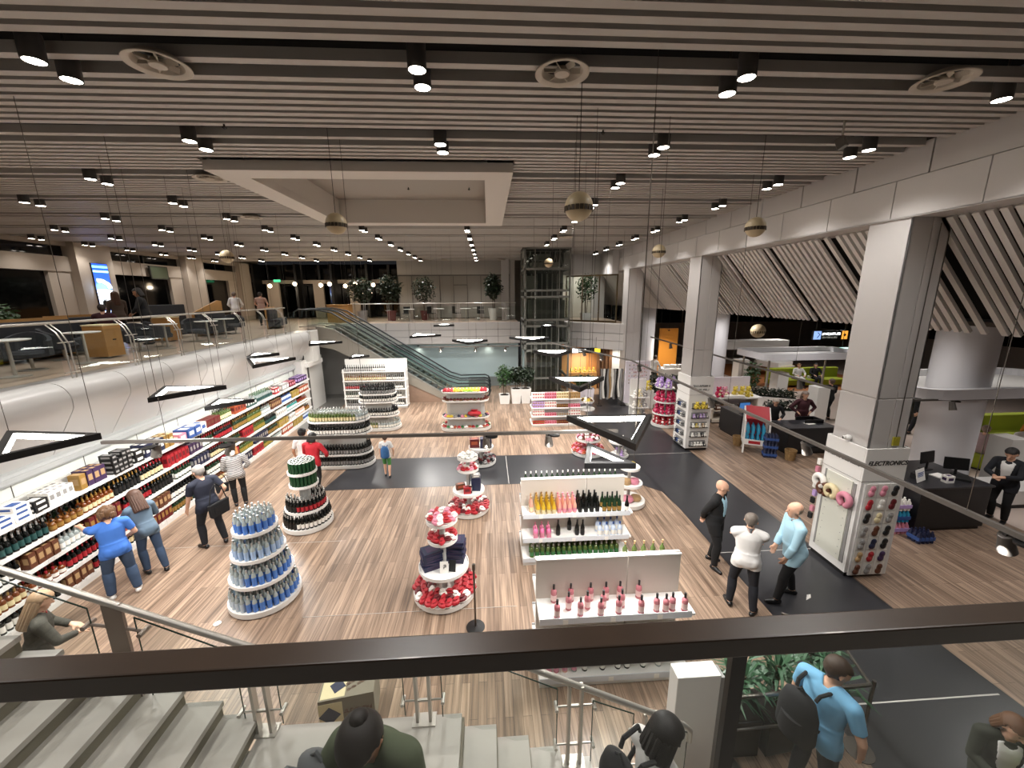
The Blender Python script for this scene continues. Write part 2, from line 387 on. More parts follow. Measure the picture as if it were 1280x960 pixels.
# back mezzanine: fascia in two courses, glass wall beneath
mb = MB(); mb.box(-8.2, 22.72, 2.62, 1.75, 22.9, 3.74); struct('trim_7', mb, mat('joint_dark', '#57514b', .6))
mb = MB()
for k in range(8):
    a = -8.1 + 1.24 * k
    for za, zb in ((2.6, 2.98), (3.0, 3.36), (3.38, 3.78)): mb.box(a, 22.66, za, a + 1.22, 22.73, zb)
struct('wall_back', mb, GREYP)
mb = MB(); mb.box(-9.6, 23.3, 0, 1.75, 23.4, 2.7); struct('wall_back', mb, mat('frosted_blue_panel', '#b5c9cd', .3))
mb = MB(); mb.box(-1.2, 23.2, 0, 1.7, 23.32, .55); struct('baseboard_back', mb, mat('plinth_grey', '#7c8383', .5))
mb = MB(); mb.box(-9.6, 22.9, 2.55, 1.75, 27, 2.62); mb.box(-9.6, 19.5, 3.3, -8.2, 23, 3.44); struct('ceiling', mb, GREYP)
# right block of the mezzanine (beside the lift)
mb = MB()
for za, zb in ((2.55, 2.96), (2.98, 3.34), (3.36, 3.82)):
    mb.hexa([(4.15, 21.2, za), (6.62, 19.2, za), (6.9, 19.5, za), (4.5, 21.6, za), (4.15, 21.2, zb), (6.62, 19.2, zb), (6.9, 19.5, zb), (4.5, 21.6, zb)])
    mb.hexa([(4.15, 21.2, za), (4.5, 21.6, za), (4.5, 31, za), (4.15, 31, za), (4.15, 21.2, zb), (4.5, 21.6, zb), (4.5, 31, zb), (4.15, 31, zb)])
struct('wall_back', mb, GREYP)
mb = MB(); mb.prism([(4.2, 21.2), (6.62, 19.25), (7.3, 19.25), (7.3, 31), (4.2, 31)], 3.4, 3.79); struct('floor', mb, mat('mezzanine_tile', '#a08d7c', .35))
# glazed corner room on the right block: panes between slim posts, and its back wall
mb = MB(); mb.box(4.3, 26.0, 3.8, 7.3, 26.15, 7.4); struct('wall_back', mb, mat('cream_wall', '#c3bdae', .6))
g4 = []
for i, (a, b) in enumerate((((4.4, 22.6), (6.62, 20.6)),)):
    d = Vector((b[0] - a[0], b[1] - a[1], 0)); n = 3
    mbf = MB(); mbp = MB()
    for k in range(n + 1):
        p = Vector((a[0], a[1], 0)) + d * (k / n); mbf.box(p.x - .03, p.y - .03, 3.8, p.x + .03, p.y + .03, 6.25)
        if k < n:
            q = Vector((a[0], a[1], 0)) + d * ((k + 1) / n); mbp.quad((p.x, p.y, 3.82), (q.x, q.y, 3.82), (q.x, q.y, 6.2), (p.x, p.y, 6.2))
    mbf.bar((a[0], a[1], 6.22), (b[0], b[1], 6.22), .06, .08); mbf.bar((a[0], a[1], 3.84), (b[0], b[1], 3.84), .06, .08)
    wn = struct('window_2', mbp, TEALG); obj('frame', mbf, mat('bronze_frame', '#5a4c34', .4, .5), wn)
mb = MB(); mb.box(4.15, 22.75, 6.3, 6.62, 22.85, 7.4); mb.box(6.3, 20.5, 6.25, 6.62, 22.8, 7.4); struct('wall_back', mb, GREYP)
# upper back wall: glazed partition under a bulkhead
mb = MB(); mb.box(-5.8, 27.3, 6.55, 1.7, 27.5, 7.6); struct('wall_back', mb, mat('bulkhead_grey', '#b5afa7', .6))
mb = MB(); mb.box(-5.8, 29.6, 3.7, 1.7, 29.7, 7.4); struct('wall_back', mb, mat('partition_back', '#8f8a81', .6))
mb = MB(); mb.box(1.7, 29.6, 3.4, 4.3, 29.7, 7.9); struct('wall_back', mb, mat('partition_back', '#8f8a81', .6))
mbp = MB(); mbf = MB()
for k in range(9):
    x = -5.8 + .9 * k
    mbf.box(x - .02, 27.28, 3.75, x + .02, 27.36, 6.56)
    if k < 8: mbp.quad((x + .02, 27.32, 3.8), (x + .88, 27.32, 3.8), (x + .88, 27.32, 6.55), (x + .02, 27.32, 6.55))
mbf.box(-5.8, 27.28, 6.5, 1.7, 27.36, 6.58); mbf.box(-2.2, 27.27, 5.9, -1.3, 27.37, 5.95)
wn = struct('window_3', mbp, mat('blind_glass', '#9a948b', .14)); obj('frame', mbf, DSTEEL, wn)
mb = MB(); mb.box(.9, 25.5, 3.75, 1.35, 26.0, 7.4); mb.box(1.45, 26.0, 3.75, 1.75, 26.4, 7.4); struct('trim_8', mb, GREYP)
# left upper window wall
WX = -16.4
mb = MB(); mb.box(WX - .25, -2.5, 6.28, WX, 31, 6.86); mb.box(WX - .25, -2.5, 7.25, WX, 31, 8.0); mb.box(WX - .25, -2.5, 3.6, WX, 31, 4.15); struct('wall_left', mb, mat('upper_wall_beige', '#a79b8e', .6))
for i, y in enumerate((11.0, 17.45, 23.4, 28.2)):
    mb = MB(); mb.box(WX - .2, y, 3.7, WX + .28, y + 1.75 - .2 * i, 7.45); mb.box(WX - .24, y - .85, 3.7, WX - .05, y, 6.3); struct('trim_9', mb, mat('upper_pier', '#b1a598', .6))
for i, (a, b) in enumerate(((-2.5, 11.0), (12.75, 17.45), (19.0, 23.4), (24.7, 28.2), (29.4, 31))):
    mb = MB(); mb.quad((WX - .2, a, 4.15), (WX - .2, b, 4.15), (WX - .2, b, 6.3), (WX - .2, a, 6.3)); mb.quad((WX - .2, a, 6.84), (WX - .2, b, 6.84), (WX - .2, b, 7.28), (WX - .2, a, 7.28))
    wn = struct('window_%d' % (4 + i), mb, NIGHTG)
    mf = MB(); mf.box(WX - .21, (a + b) / 2 - .03, 6.84, WX - .15, (a + b) / 2 + .03, 7.28); obj('frame', mf, BLACK, wn)
# back-left glazing with black mullions, night behind
mb = MB(); mb.quad((WX, 30.8, 3.75), (-5.8, 30.8, 3.75), (-5.8, 30.8, 7.5), (WX, 30.8, 7.5)); wn = struct('window_9', mb, NIGHTG)
mf = MB()
for k, x in enumerate((-16, -14.8, -13.2, -12.1, -10.8, -9.6, -8.4, -7.2, -6)): mf.box(x, 30.5 if k % 2 else 29.2, 3.75, x + .16, 30.7, 7.45)
mf.box(WX, 30.6, 6.0, -5.8, 30.72, 6.1); obj('frame', mf, BLACK, wn)
mb = MB(); mb.box(-15.2, 29.4, 3.75, -14.4, 29.6, 6.2); mb.box(-12.4, 30.2, 3.75, -11.7, 30.4, 6.2); mb.box(-9.9, 30.2, 3.75, -9.2, 30.4, 6.2); mb.box(-16.4, 30.15, 6.15, -5.8, 30.3, 6.4); struct('wall_back', mb, mat('upper_pier', '#b1a598', .6))

# ground floor back right: warm timber lined alcove and shopfronts
OR = mat('orange_timber', '#c98c55', .45, noise=.15, scale=3); BR = mat('walnut_boards', '#7c5a40', .5, noise=.25, scale=3)
mb = MB(); mb.box(4.2, 22.5, 0, 5.62, 22.7, 2.6); struct('wall_back', mb, mat('pale_orange_timber', '#e0ab78', .5)); mb = MB(); mb.box(5.62, 22.35, 0, 6.2, 22.5, 2.6); struct('wall_back', mb, OR)
mb = MB()
for k in range(8): mb.box(6.2 + .1 * k, 22.0 + .05 * (k % 2), 0, 6.29 + .1 * k, 22.3, 2.6)
struct('wall_back', mb, BR)
mb = MB()
for k in range(14): mb.box(9.3 + .11 * k, 25.6 + .04 * (k % 2), 0, 9.4 + .11 * k, 25.8, 3.1)
struct('wall_back', mb, BR)
mb = MB(); mb.box(10.9, 24.9, 0, 12.1, 25.0, 3.1); struct('wall_back', mb, mat('amber_timber', '#d08a34', .45))
mb = MB(); mb.box(7.0, 22.3, 0, 7.9, 22.4, 2.7); struct('wall_back', mb, mat('white_glow_wall', '#e8eef0', .5))
# ================================================================ CEILING FITTINGS
dl_h = MB(); dl_h.lathe([(.07, .03), (.078, .002), (.088, 0), (.088, .22), (.012, .24), (.012, .68)], n=16, cap=False)
DL_H = dl_h.mesh('downlight_housing', mat('downlight_grey', '#3d3936', .5), True)
dl_l = MB(); dl_l.lathe([(.001, .004), (.077, .004)], n=16, cap=False); DL_L = dl_l.mesh('downlight_lens', LAMPW)
n_dl = 0
for ix, x in enumerate((5.62, 2.54, -.6, -3.9, -6.85, -9.9, -13.0, -15.6)):
    for iy in (-2, -1) + tuple(range(13)):
        yc = 4.42 + 1.87 * iy
        if -4.6 < x < .5 and 7.3 < yc < 12.8: continue
        if 1.5 < x < 4.2 and yc > 19: continue
        if x > 5 and yc > 25: continue
        if yc > 26.5: continue
        col_ = ('beam-side', 'right-of-centre', 'recess', 'recess-left', 'over-shelving', 'balustrade', 'upper cafe', 'upper window')[ix]
        row_ = ('nearest', 'second', 'third', 'fourth', 'fifth', 'sixth', 'seventh', 'eighth', 'ninth', 'tenth', 'eleventh', 'twelfth', 'farthest', 'overhead', 'just overhead')[iy]
        for s in (-1, 1):
            t = thing('downlight', '%s lamp, %s pair, %s column of ceiling downlights' % ('farther' if s > 0 else 'nearer', row_, col_), 'ceiling light', (x, yc + s * .16, 7.27), 0, 'cylinder downlights in the slatted ceiling')
            link('housing', DL_H, t); link('lens', DL_L, t)
            if s > 0: lamp('downlight_lamp', 'SPOT', (0, -.16, -.02), DOWN_W * (1.0 if x > -8 else .42) * (.75 if iy < 0 else 1.25 if yc > 19 else 1), t, size=.06, cone=125, blend=.8)
VM = mat('diffuser_cream', '#bdb4a6', .5)
def vent(x, y, lab):
    t = thing('air_diffuser', lab, 'vent', (x, y, 7.335), 0, 'round ceiling air diffusers')
    m = MB(); m.lathe([(.17, .07), (.175, .06), (.2, .015), (.25, -.004), (.262, .0), (.262, .01), (.2, .03), (.178, .07)], n=32, cap=False); obj('ring', m, VM, t, smooth=True)
    m = MB(); m.lathe([(.075, .01), (.07, -.005), (.001, -.01)], n=20, cap=False); m.lathe([(.075, .01), (.05, .055)], n=20, cap=False); obj('hub', m, VM, t, smooth=True)
    for k in range(6): 
        a = k * PI / 3; m = MB(); m.obox((.12 * math.cos(a), .12 * math.sin(a), .03), (.11, .006, .05), a, .5); obj('vane', m, VM, t)
    m = MB(); m.lathe([(.001, .066), (.17, .066)], n=24, cap=False); obj('duct', m, BLACK, t)
vent(-2.98, 4.42, 'round diffuser at the left end of the nearest ceiling row'); vent(.77, 4.40, 'round diffuser in the middle of the nearest ceiling row'); vent(4.70, 4.38, 'round diffuser at the right of the nearest ceiling row')
vent(-4.95, 8.16, 'round diffuser beside the left corner of the ceiling recess'); vent(-6.3, 11.9, 'round diffuser farther back left of the recess'); vent(3.0, 15.6, 'round diffuser beyond the ceiling recess, to its right'); vent(-2.5, 25.3, 'small round diffuser near the upper glazed partition'); vent(.9, 25.3, 'small round diffuser beside the lift shaft top')
vent(-9.0, 8.2, 'round diffuser over the upper seating on the left')
# sprinklers and a small ceiling camera
for x, y, l in ((-3.3, 5.9, 'sprinkler in the slats left of the nearest diffuser row'), (1.6, 5.9, 'sprinkler in the slats near the centre of the ceiling'), (-1.9, 10.9, 'sprinkler in the left of the ceiling recess'), (-.4, 10.9, 'sprinkler in the right of the ceiling recess')):
    zc = 7.40 if y < 7 else 7.88
    m = MB(); m.lathe([(.012, 0), (.012, -.03), (.03, -.035), (.03, -.042), (.004, -.06)], n=10); tag(obj('sprinkler', m, BLACK, None, (x, y, zc)), l, 'sprinkler')
t = thing('ceiling_speaker', 'small box fixture hanging below the slats at the right', 'speaker', (4.65, 5.5, 7.1)); m = MB(); m.box(-.01, -.01, .12, .01, .01, .42); obj('stem', m, STEEL, t); m = MB(); m.obox((0, 0, .05), (.07, .1, .14), .3, -.4); obj('housing', m, DSTEEL, t)

def sphere_cam(x, y, z, lab, r=.15, top=7.95):
    t = thing('pendant_globe', lab, 'pendant', (x, y, z), 0, 'cream globes with a slotted band on long cords')
    m = MB(); n = 24; m.lathe([(r * math.sin(a), -r * math.cos(a)) for a in [0.02 + (PI - .04) * k / 14 for k in range(15)]], n=n); obj('globe', m, mat('globe_cream', '#c0ae8c', .45), t, smooth=True)
    m = MB()
    for k in range(20):
        a = 2 * PI * k / 20; m.obox((r * .985 * math.cos(a), r * .985 * math.sin(a), -.01 - r * .1), (.012, .036, r * .34), a)
    obj('slotted_band', m, mat('band_brown', '#3a2d1c', .5), t)
    m = MB(); m.tube([(0, 0, r), (0, 0, top - z)], .004, 5); obj('cord', m, BLACK, t)
sphere_cam(1.0, 4.55, 6.17, 'largest hanging globe, near the middle of the picture'); sphere_cam(3.98, 6.05, 6.2, 'hanging globe in front of the right beam cladding', .14)
sphere_cam(3.72, 8.85, 6.15, 'small hanging globe at the foot of the right beam, above the slanted slats', .14); sphere_cam(-2.04, 5.95, 6.22, 'hanging globe in front of the ceiling recess corner', .14); sphere_cam(-6.2, 10.4, 6.2, 'hanging globe on the left, over the upper seating', .15); sphere_cam(2.1, 14, 6.3, 'tiny far globe near the lift, high by the beam', .15)
sphere_cam(12.0, 17.2, 3.6, 'globe hanging before the square pillar in the lounge', .3, 4.62); sphere_cam(13.6, 13.2, 3.3, 'globe hanging beside the near square column, in the lounge', .28, 4.62)

# ---- triangular luminaires
def triangle(pts, z, lab, top=7.6, power=1.0, h=.085, b=.075, lens=None):
    cx = sum(p[0] for p in pts) / 3; cy = sum(p[1] for p in pts) / 3
    t = thing('triangle_luminaire', lab, 'pendant light', (cx, cy, z), 0, 'black triangular ring lights on cables')
    P = [Vector((p[0] - cx, p[1] - cy, 0)) for p in pts]
    a = (P[1] - P[0]).cross(P[2] - P[0]).z
    if a < 0: P = [P[0], P[2], P[1]]
    L0 = [(P[(i + 1) % 3] - P[i]).length for i in range(3)]; per = sum(L0)
    inc = Vector((0, 0, 0))
    for i in range(3): inc += P[i] * L0[(i + 1) % 3] / per
    area = abs((P[1] - P[0]).cross(P[2] - P[0]).z) / 2; rin = 2 * area / per
    k1 = 1 - b / rin; k2 = 1 - (b - .012) / rin
    Q = [inc + (p - inc) * k1 for p in P]; S = [inc + (p - inc) * (k1 - .02) for p in P]
    fr = MB(); em = MB()
    for i in range(3):
        j = (i + 1) % 3
        fr.hexa([(P[i].x, P[i].y, 0), (P[j].x, P[j].y, 0), (Q[j].x, Q[j].y, 0), (Q[i].x, Q[i].y, 0), (P[i].x, P[i].y, h), (P[j].x, P[j].y, h), (Q[j].x, Q[j].y, h), (Q[i].x, Q[i].y, h)])
        em.hexa([(Q[i].x, Q[i].y, .006), (Q[j].x, Q[j].y, .006), (S[j].x, S[j].y, .006), (S[i].x, S[i].y, .006), (Q[i].x, Q[i].y, h - .008), (Q[j].x, Q[j].y, h - .008), (S[j].x, S[j].y, h - .008), (S[i].x, S[i].y, h - .008)])
    obj('frame', fr, BLACK, t); obj('diffuser', em, lens or TRIW, t)
    for p in P:
        q = inc + (p - inc) * .93; m = MB(); m.tube([(q.x, q.y, h), (q.x, q.y, top - z)], .0035, 4); obj('cable', m, DSTEEL, t)
    if power: lamp('luminaire_lamp', 'AREA', (inc.x, inc.y, -.01), TRI_W * power, t, (1, .97, .93), size=min(L0) * .55)
    return t
triangle([(1.11, 5.49), (2.36, 5.46), (1.69, 4.29)], 3.46, 'large triangular light with a bright far bar above the sparkling wine gondola')
triangle([(1.58, 6.05), (1.33, 5.24), (2.06, 5.18)], 2.82, 'small triangular light seen from above, just above the sparkling wine gondola', power=.4, lens=mat('dim_diffuser', '#f4f4f0', .4, emit='#fffaf0', strength=1.0))
triangle([(-5.95, 7.12), (-5.23, 8.11), (-6.45, 8.15)], 3.46, 'triangular light in front of the white wall, over the dark bottles shelf')
triangle([(-5.50, 4.46), (-5.05, 5.25), (-6.42, 5.46)], 3.46, 'largest triangular light, cut by the left edge')
triangle([(1.28, 8.33), (2.45, 8.21), (1.69, 7.18)], 3.46, 'triangular light in front of the chocolate gondola'); triangle([(1.35, 12.23), (2.54, 12.09), (1.9, 11.1)], 3.5, 'triangular light before the lower part of the lift')
triangle([(.8, 15.2), (2.3, 15.0), (1.6, 14.0)], 3.62, 'triangular light before the upper part of the lift, at its left'); triangle([(-1.4, 15.65), (-.02, 15.47), (-.7, 14.5)], 3.5, 'triangular light in front of the blue panelled back wall')
triangle([(-5.96, 10.34), (-5.52, 11.72), (-6.8, 11.6)], 3.48, 'triangular light over the clear bottles on the left shelving'); triangle([(-6.46, 14.79), (-5.57, 15.66), (-6.9, 15.9)], 3.5, 'triangular light near the head of the escalator, on the left')
triangle([(-3.2, 16.6), (-2.0, 17.3), (-3.2, 17.9)], 3.55, 'triangular light in front of the escalator rails')
triangle([(-5.9, 8.35), (-5.25, 9.0), (-6.1, 9.1)], 2.95, 'small triangular light low over the orange boxes on the left shelving', power=.4); triangle([(-6.75, 11.5), (-6.2, 12.2), (-7.0, 12.3)], 3.55, 'small triangular light, left of the pair by the white fascia', power=.4)
triangle([(-5.3, 15.4), (-4.7, 16.0), (-5.4, 16.2)], 2.9, 'small triangular light above the tall wine gondola', power=.4)
triangle([(-2.4, 18.0), (-1.5, 18.2), (-2.0, 18.8)], 3.9, 'small far triangular light in front of the back mezzanine edge', power=.4); triangle([(2.3, 17.5), (3.0, 17.5), (2.6, 18.2)], 3.85, 'small far triangular light before the lift, the highest there', power=.4)

# ---- lighting tracks with spot heads
def track(a, b, lab, heads, aim=(0, 0, -1), top=7.5):
    A = Vector(a); B = Vector(b); t = thing('lighting_track', lab, 'track light', a)
    m = MB(); m.bar((0, 0, 0), tuple(B - A), .05, .05); obj('rail', m, TRACKM, t)
    for u in (.12, .5, .9):
        p = (B - A) * u; m = MB(); m.tube([(p.x, p.y, .02), (p.x, p.y, top - a[2])], .004, 4); obj('cable', m, DSTEEL, t)
    for u, dx, dy in heads:
        p = (B - A) * u
        h = link('spot_head', None, t, tuple(p + Vector((0, 0, -.05))))
        d = Vector((dx, dy, -1)).normalized(); q = d.to_track_quat('-Z', 'Y').to_euler()
        m = MB(); m.lathe([(.055, .06), (.058, 0), (.075, -.16), (.06, -.16), (.05, -.12), (.001, -.12)], (0, 0, -.06), 16); s = obj('shade', m, TRACKM, h, smooth=True); s.rotation_euler = q
        m = MB(); m.lathe([(.09, -.01), (.09, .012)], (.10 if abs(dx) < .3 else 0, .0 if abs(dx) < .3 else -.16, 0), 16); m.box(-.015, -.015, -.06, .015, .015, .04); obj('adapter', m, BLACK, h, smooth=True)
        lamp('spot_lamp', 'SPOT', tuple(p + Vector((0, 0, -.18))), SPOT_W, t, size=.04, cone=70, blend=.7, rot=q)
track((-6.2, 6.43, 3.0), (2.15, 6.30, 3.0), 'long dark track crossing in front of the bottle and sweet displays', ((.10, -.3, .1), (.24, -.4, .2), (.735, 0, .4), (.86, .1, .4)))
track((5.05, 2.2, 2.955), (5.05, 13.6, 2.955), 'long dark track running away past the two square columns', ((.09, .5, .1), (.315, .4, 0), (.56, .3, .1), (.72, .3, .2), (.95, .3, .2)))
track((-3.4, 20.1, 2.75), (1.6, 20.0, 2.75), 'dark track before the blue panelled back wall', ((.2, 0, .6), (.55, 0, .6), (.85, 0, .6)), top=3.6)
track((5.05, 13.7, 2.955), (2.9, 19.3, 3.0), 'dark track by the magnet stand, running to the back', ((.3, .4, 0), (.5, .4, 0), (.7, .4, 0)))
track((8.4, 9.0, 2.95), (8.3, 20, 3.1), 'dark track behind the far square column in the lounge', ((.1, .2, 0), (.5, .2, 0), (.8, .2, 0)), top=4.6)
track((9.6, 9.0, 2.62), (15.6, 8.9, 2.62), 'thin track across the round white column below its canopy', ((.32, 0, -.3),), top=4.6)

# ================================================================ RAILINGS
rail = thing('balcony_railing', 'dark wooden handrail across the foreground over clear glass', 'railing', (0, .585, 3.75))
mb = MB(); mb.box(-4.2, -.0238, .869, 4.2, .0238, .910); obj('handrail', mb, DWOOD, rail, bevel=.003)
mb = MB(); mb.bar((.447, .0, .87), (.447, .0, -.3), .028, .014); obj('post', mb, BLACK, rail)
mb = MB(); mb.bar((-3.4, .0, .87), (-3.4, .0, -.3), .03, .014); obj('post', mb, BLACK, rail)
for a, b in ((-3.37, .43), (.464, 4.2)):
    mb = MB(); mb.quad((a, 0, -.3), (b, 0, -.3), (b, 0, .87), (a, 0, .87)); obj('pane', mb, GLASS, rail)
mb = MB(); mb.box(-9, -1.6, 3.45, 9, .52, 3.75); struct('floor', mb, STONE)

def balustrade(path, lab, z0, hz, spacing, inward, posts=True):
    t = thing('glass_balustrade', lab, 'railing', (path[0][0], path[0][1], z0)); o = Vector((path[0][0], path[0][1], 0))
    P = [Vector((x, y, 0)) - o for x, y in path]
    m = MB(); m.tube([p + Vector((inward[0] * .26, inward[1] * .26, hz)) for p in P], .025, 8); obj('handrail', m, STEEL, t, smooth=True)
    for i in range(len(P) - 1):
        a, b = P[i], P[i + 1]; d = b - a; L = d.length; n = max(1, round(L / spacing)); u = d / L
        for k in range(n):
            p = a + d * (k + .5) / n; iv = Vector((inward[0], inward[1], 0))
            m = MB()
            for s in (-.045, .045):
                q = p + u * s
                m.tube([tuple(q + Vector((0, 0, -.12))), tuple(q + Vector((0, 0, hz * .62))), tuple(q + iv * .10 + Vector((0, 0, hz * .84))), tuple(q + iv * .26 + Vector((0, 0, hz - .02)))], .013, 6)
            for zz in (.12, hz * .66): m.bar(tuple(p - u * .16 + Vector((0, 0, zz))), tuple(p + u * .16 + Vector((0, 0, zz))), .02, .02)
            obj('post', m, STEEL, t, smooth=True)
            a2 = p + u * .13; b2 = p + u * (L / n - .13); m = MB(); m.quad(tuple(a2 + iv * .04 + Vector((0, 0, .06))), tuple(b2 + iv * .04 + Vector((0, 0, .06))), tuple(b2 + iv * .04 + Vector((0, 0, hz - .18))), tuple(a2 + iv * .04 + Vector((0, 0, hz - .18)))); obj('pane', m, TEALG, t)
    return t
balustrade([(FX(1.5) - .4, 1.5), (FX(17.6) - .36, 17.6)], 'steel and glass balustrade along the left mezzanine seating', 3.75, 1.05, 1.45, (-1, 0))
balustrade([(-7.4, 22.78), (1.6, 22.78)], 'glass balustrade along the back mezzanine above the blue wall', 3.78, 1.05, 1.25, (0, .3))

# ================================================================ ESCALATORS
def escalator(y0, lab):
    wd = 1.15; xb, zb, xt, zt = -1.75, .0, -7.9, 3.75          # foot and head of the incline
    t = thing('escalator', lab, 'escalator', (xb, y0, 0), 0, 'pair of escalators'); dx, dz = xt - xb, zt - zb
    line = lambda h: [(1.55, h), (.2, h), (-.35, h + .18), (dx + .45, dz + h - .16), (dx - .3, dz + h), (dx - 1.1, dz + h)]
    sm = MB()
    n = 20
    for k in range(n):
        a = k / n; sm.box(dx * (k + 1) / n, .28, dz * k / n - .05 + .0, dx * k / n, wd - .28, dz * (k + 1) / n - .02)
    sm.box(0, .28, .0, 1.4, wd - .28, .012); obj('steps', sm, mat('step_alu', '#55585a', .4, .7), t)
    for s, yy in ((0, .14), (1, wd - .14)):
        m = MB(); lo = line(.12); hi = line(.84)
        for i in range(len(lo) - 1): m.quad((lo[i][0], yy, lo[i][1]), (lo[i + 1][0], yy, lo[i + 1][1]), (hi[i + 1][0], yy, hi[i + 1][1]), (hi[i][0], yy, hi[i][1]))
        obj('balustrade_pane', m, TEALG, t)
        m = MB(); h = line(.9); lp = line(.5)
        pts = [(h[0][0] - .05, yy, .18), (h[0][0] + .18, yy, .26), (h[0][0] + .27, yy, .52), (h[0][0] + .18, yy, .82)] + [(x, yy, z) for x, z in h] + [(h[-1][0] - .18, yy, h[-1][1] - .1), (h[-1][0] - .24, yy, h[-1][1] - .38)]
        m.tube(pts, .04, 8); obj('handrail', m, mat('rubber_dark', '#1b2426', .4), t, smooth=True)
        m = MB(); q = line(.1)
        for i in range(len(q) - 1): m.bar((q[i][0], yy, q[i][1]), (q[i + 1][0], yy, q[i + 1][1]), .16, .05)
        obj('skirt', m, STEEL, t)
        m = MB(); yo = -.02 if s == 0 else wd
        for i in range(1, len(q) - 2):
            (xa, za), (xb_, zb_) = q[i], q[i + 1]; dep = .95
            m.hexa([(xb_, yo, max(.01, zb_ - dep)), (xa, yo, max(.01, za - dep) if za - dep > 0 else .01), (xa, yo + .02, .01 if za < dep else za - dep), (xb_, yo + .02, max(.01, zb_ - dep)), (xb_, yo, zb_), (xa, yo, za), (xa, yo + .02, za), (xb_, yo + .02, zb_)])
        obj('side_cladding', m, mat('escalator_cladding', '#8f8a80', .35, .2), t)
    m = MB(); m.add([(.1, 0, 0), (.1, 0, .1), (-3.9, 0, 2.05), (-3.9, 0, 0), (.1, wd, 0), (.1, wd, .1), (-3.9, wd, 2.05), (-3.9, wd, 0)], [(0, 1, 2, 3), (7, 6, 5, 4), (0, 4, 5, 1), (1, 5, 6, 2), (2, 6, 7, 3), (3, 7, 4, 0)])
    m.v = [(x, y * .985 + .012, z * .93) for x, y, z in m.v]
    obj('brown_base', m, mat('brown_base', '#8c7463', .55, noise=.1), t)
    return t
escalator(19.75, 'nearer escalator, its foot behind the fruit coloured sweet stand'); escalator(21.1, 'farther escalator, next to the back wall')

# ================================================================ GLASS LIFT
lift = thing('lift_shaft', 'tall dark glazed lift shaft at the back, full height', 'lift', (2.9, 20.6, 0))
mb = MB()
for x in (-1.12, 1.04): 
    for y in (-1.0, 1.0): mb.box(x, y, 0, x + .08, y + .08, 7.9)
for z in (.05, 1.1, 2.5, 2.85, 3.7, 4.0, 5.1, 5.4, 6.4, 7.35): mb.box(-1.12, -1.0, z, 1.12, -.92, z + .1); mb.box(-1.12, -1.0, z, -1.04, 1.08, z + .1); mb.box(1.04, -1, z, 1.12, 1.08, z + .1); mb.box(-1.12, 1.0, z, 1.12, 1.08, z + .1)
for x in (-.62, .55): mb.box(x, -.98, 0, x + .05, -.93, 7.4)
obj('frame', mb, mat('lift_frame', '#6c6c66', .45), lift)
mb = MB()
for k in range(8):
    z = 6.5 + .11 * (k % 4); x = -.95 + .25 * k; mb.bar((x, -.4, 6.45), (x + .2, -.3, 7.35), .03, .03); mb.bar((x + .2, .4, 6.45), (x, .3, 7.35), .03, .03)
mb.box(-.7, -.3, 6.5, .7, .5, 6.8); mb.box(-.5, -.2, 6.9, .2, .3, 7.2); obj('hoist_gear', mb, mat('gear_steel', '#a3a39b', .4), lift)
mb = MB()
for k in range(7): mb.box(-.9 + .27 * k, .55, .2, -.84 + .27 * k, .62, 6.3)
mb.box(-.95, .5, 5.4, -.45, .6, 6.2); obj('guide_rails', mb, mat('gear_grey', '#8a8a82', .4), lift)
mb = MB(); mb.box(-.55, -.6, 3.75, .5, .7, 3.85); mb.box(-.55, -.6, 5.0, .5, .7, 5.1); mb.box(-.55, .62, 3.75, .5, .7, 5.1); mb.box(-.9, -.7, 3.8, -.72, -.6, 5.0); mb.box(.72, -.7, 3.8, .9, -.6, 5.0); obj('cabin', mb, mat('cabin_grey', '#82827b', .4, .2), lift)
mb = MB()
for z0, z1 in ((.15, 1.1), (1.2, 2.5), (2.95, 3.7), (4.1, 5.1), (5.5, 6.4), (6.5, 7.35)):
    mb.quad((-1.04, -.97, z0), (1.04, -.97, z0), (1.04, -.97, z1), (-1.04, -.97, z1)); mb.quad((-1.09, -.92, z0), (-1.09, 1.0, z0), (-1.09, 1.0, z1), (-1.09, -.92, z1))
obj('panes', mb, SMOKE, lift)
mb = MB(); mb.box(-1.02, .9, 0, 1.02, .98, 7.4); obj('back_panel', mb, mat('lift_back', '#4d4e4a', .5), lift)

# ================================================================ STAIRS
ST = thing('staircase', 'pale stone staircase with a middle landing below the balcony', 'staircase', (0, 2, 0))
YA, YB = -1.1, .84        # 2 m wide, about y = 0.9 .. 2.84
LZ = 1.65
mb = MB(); mb.box(-2.0, YA, LZ - .2, -.3, YB, LZ); obj('landing', mb, STONE, ST)
for k in range(13):
    z = LZ + .15 * (k + 1); x = -2.0 - .28 * k
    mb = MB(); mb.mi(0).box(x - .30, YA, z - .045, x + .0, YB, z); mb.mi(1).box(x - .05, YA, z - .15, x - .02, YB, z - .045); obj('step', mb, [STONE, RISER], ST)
for k in range(10):
    z = LZ - .15 * (k + 1); x = -.3 + .288 * k
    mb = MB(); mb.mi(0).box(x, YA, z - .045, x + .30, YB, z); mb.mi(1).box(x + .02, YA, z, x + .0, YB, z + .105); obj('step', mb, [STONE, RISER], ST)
mb = MB()
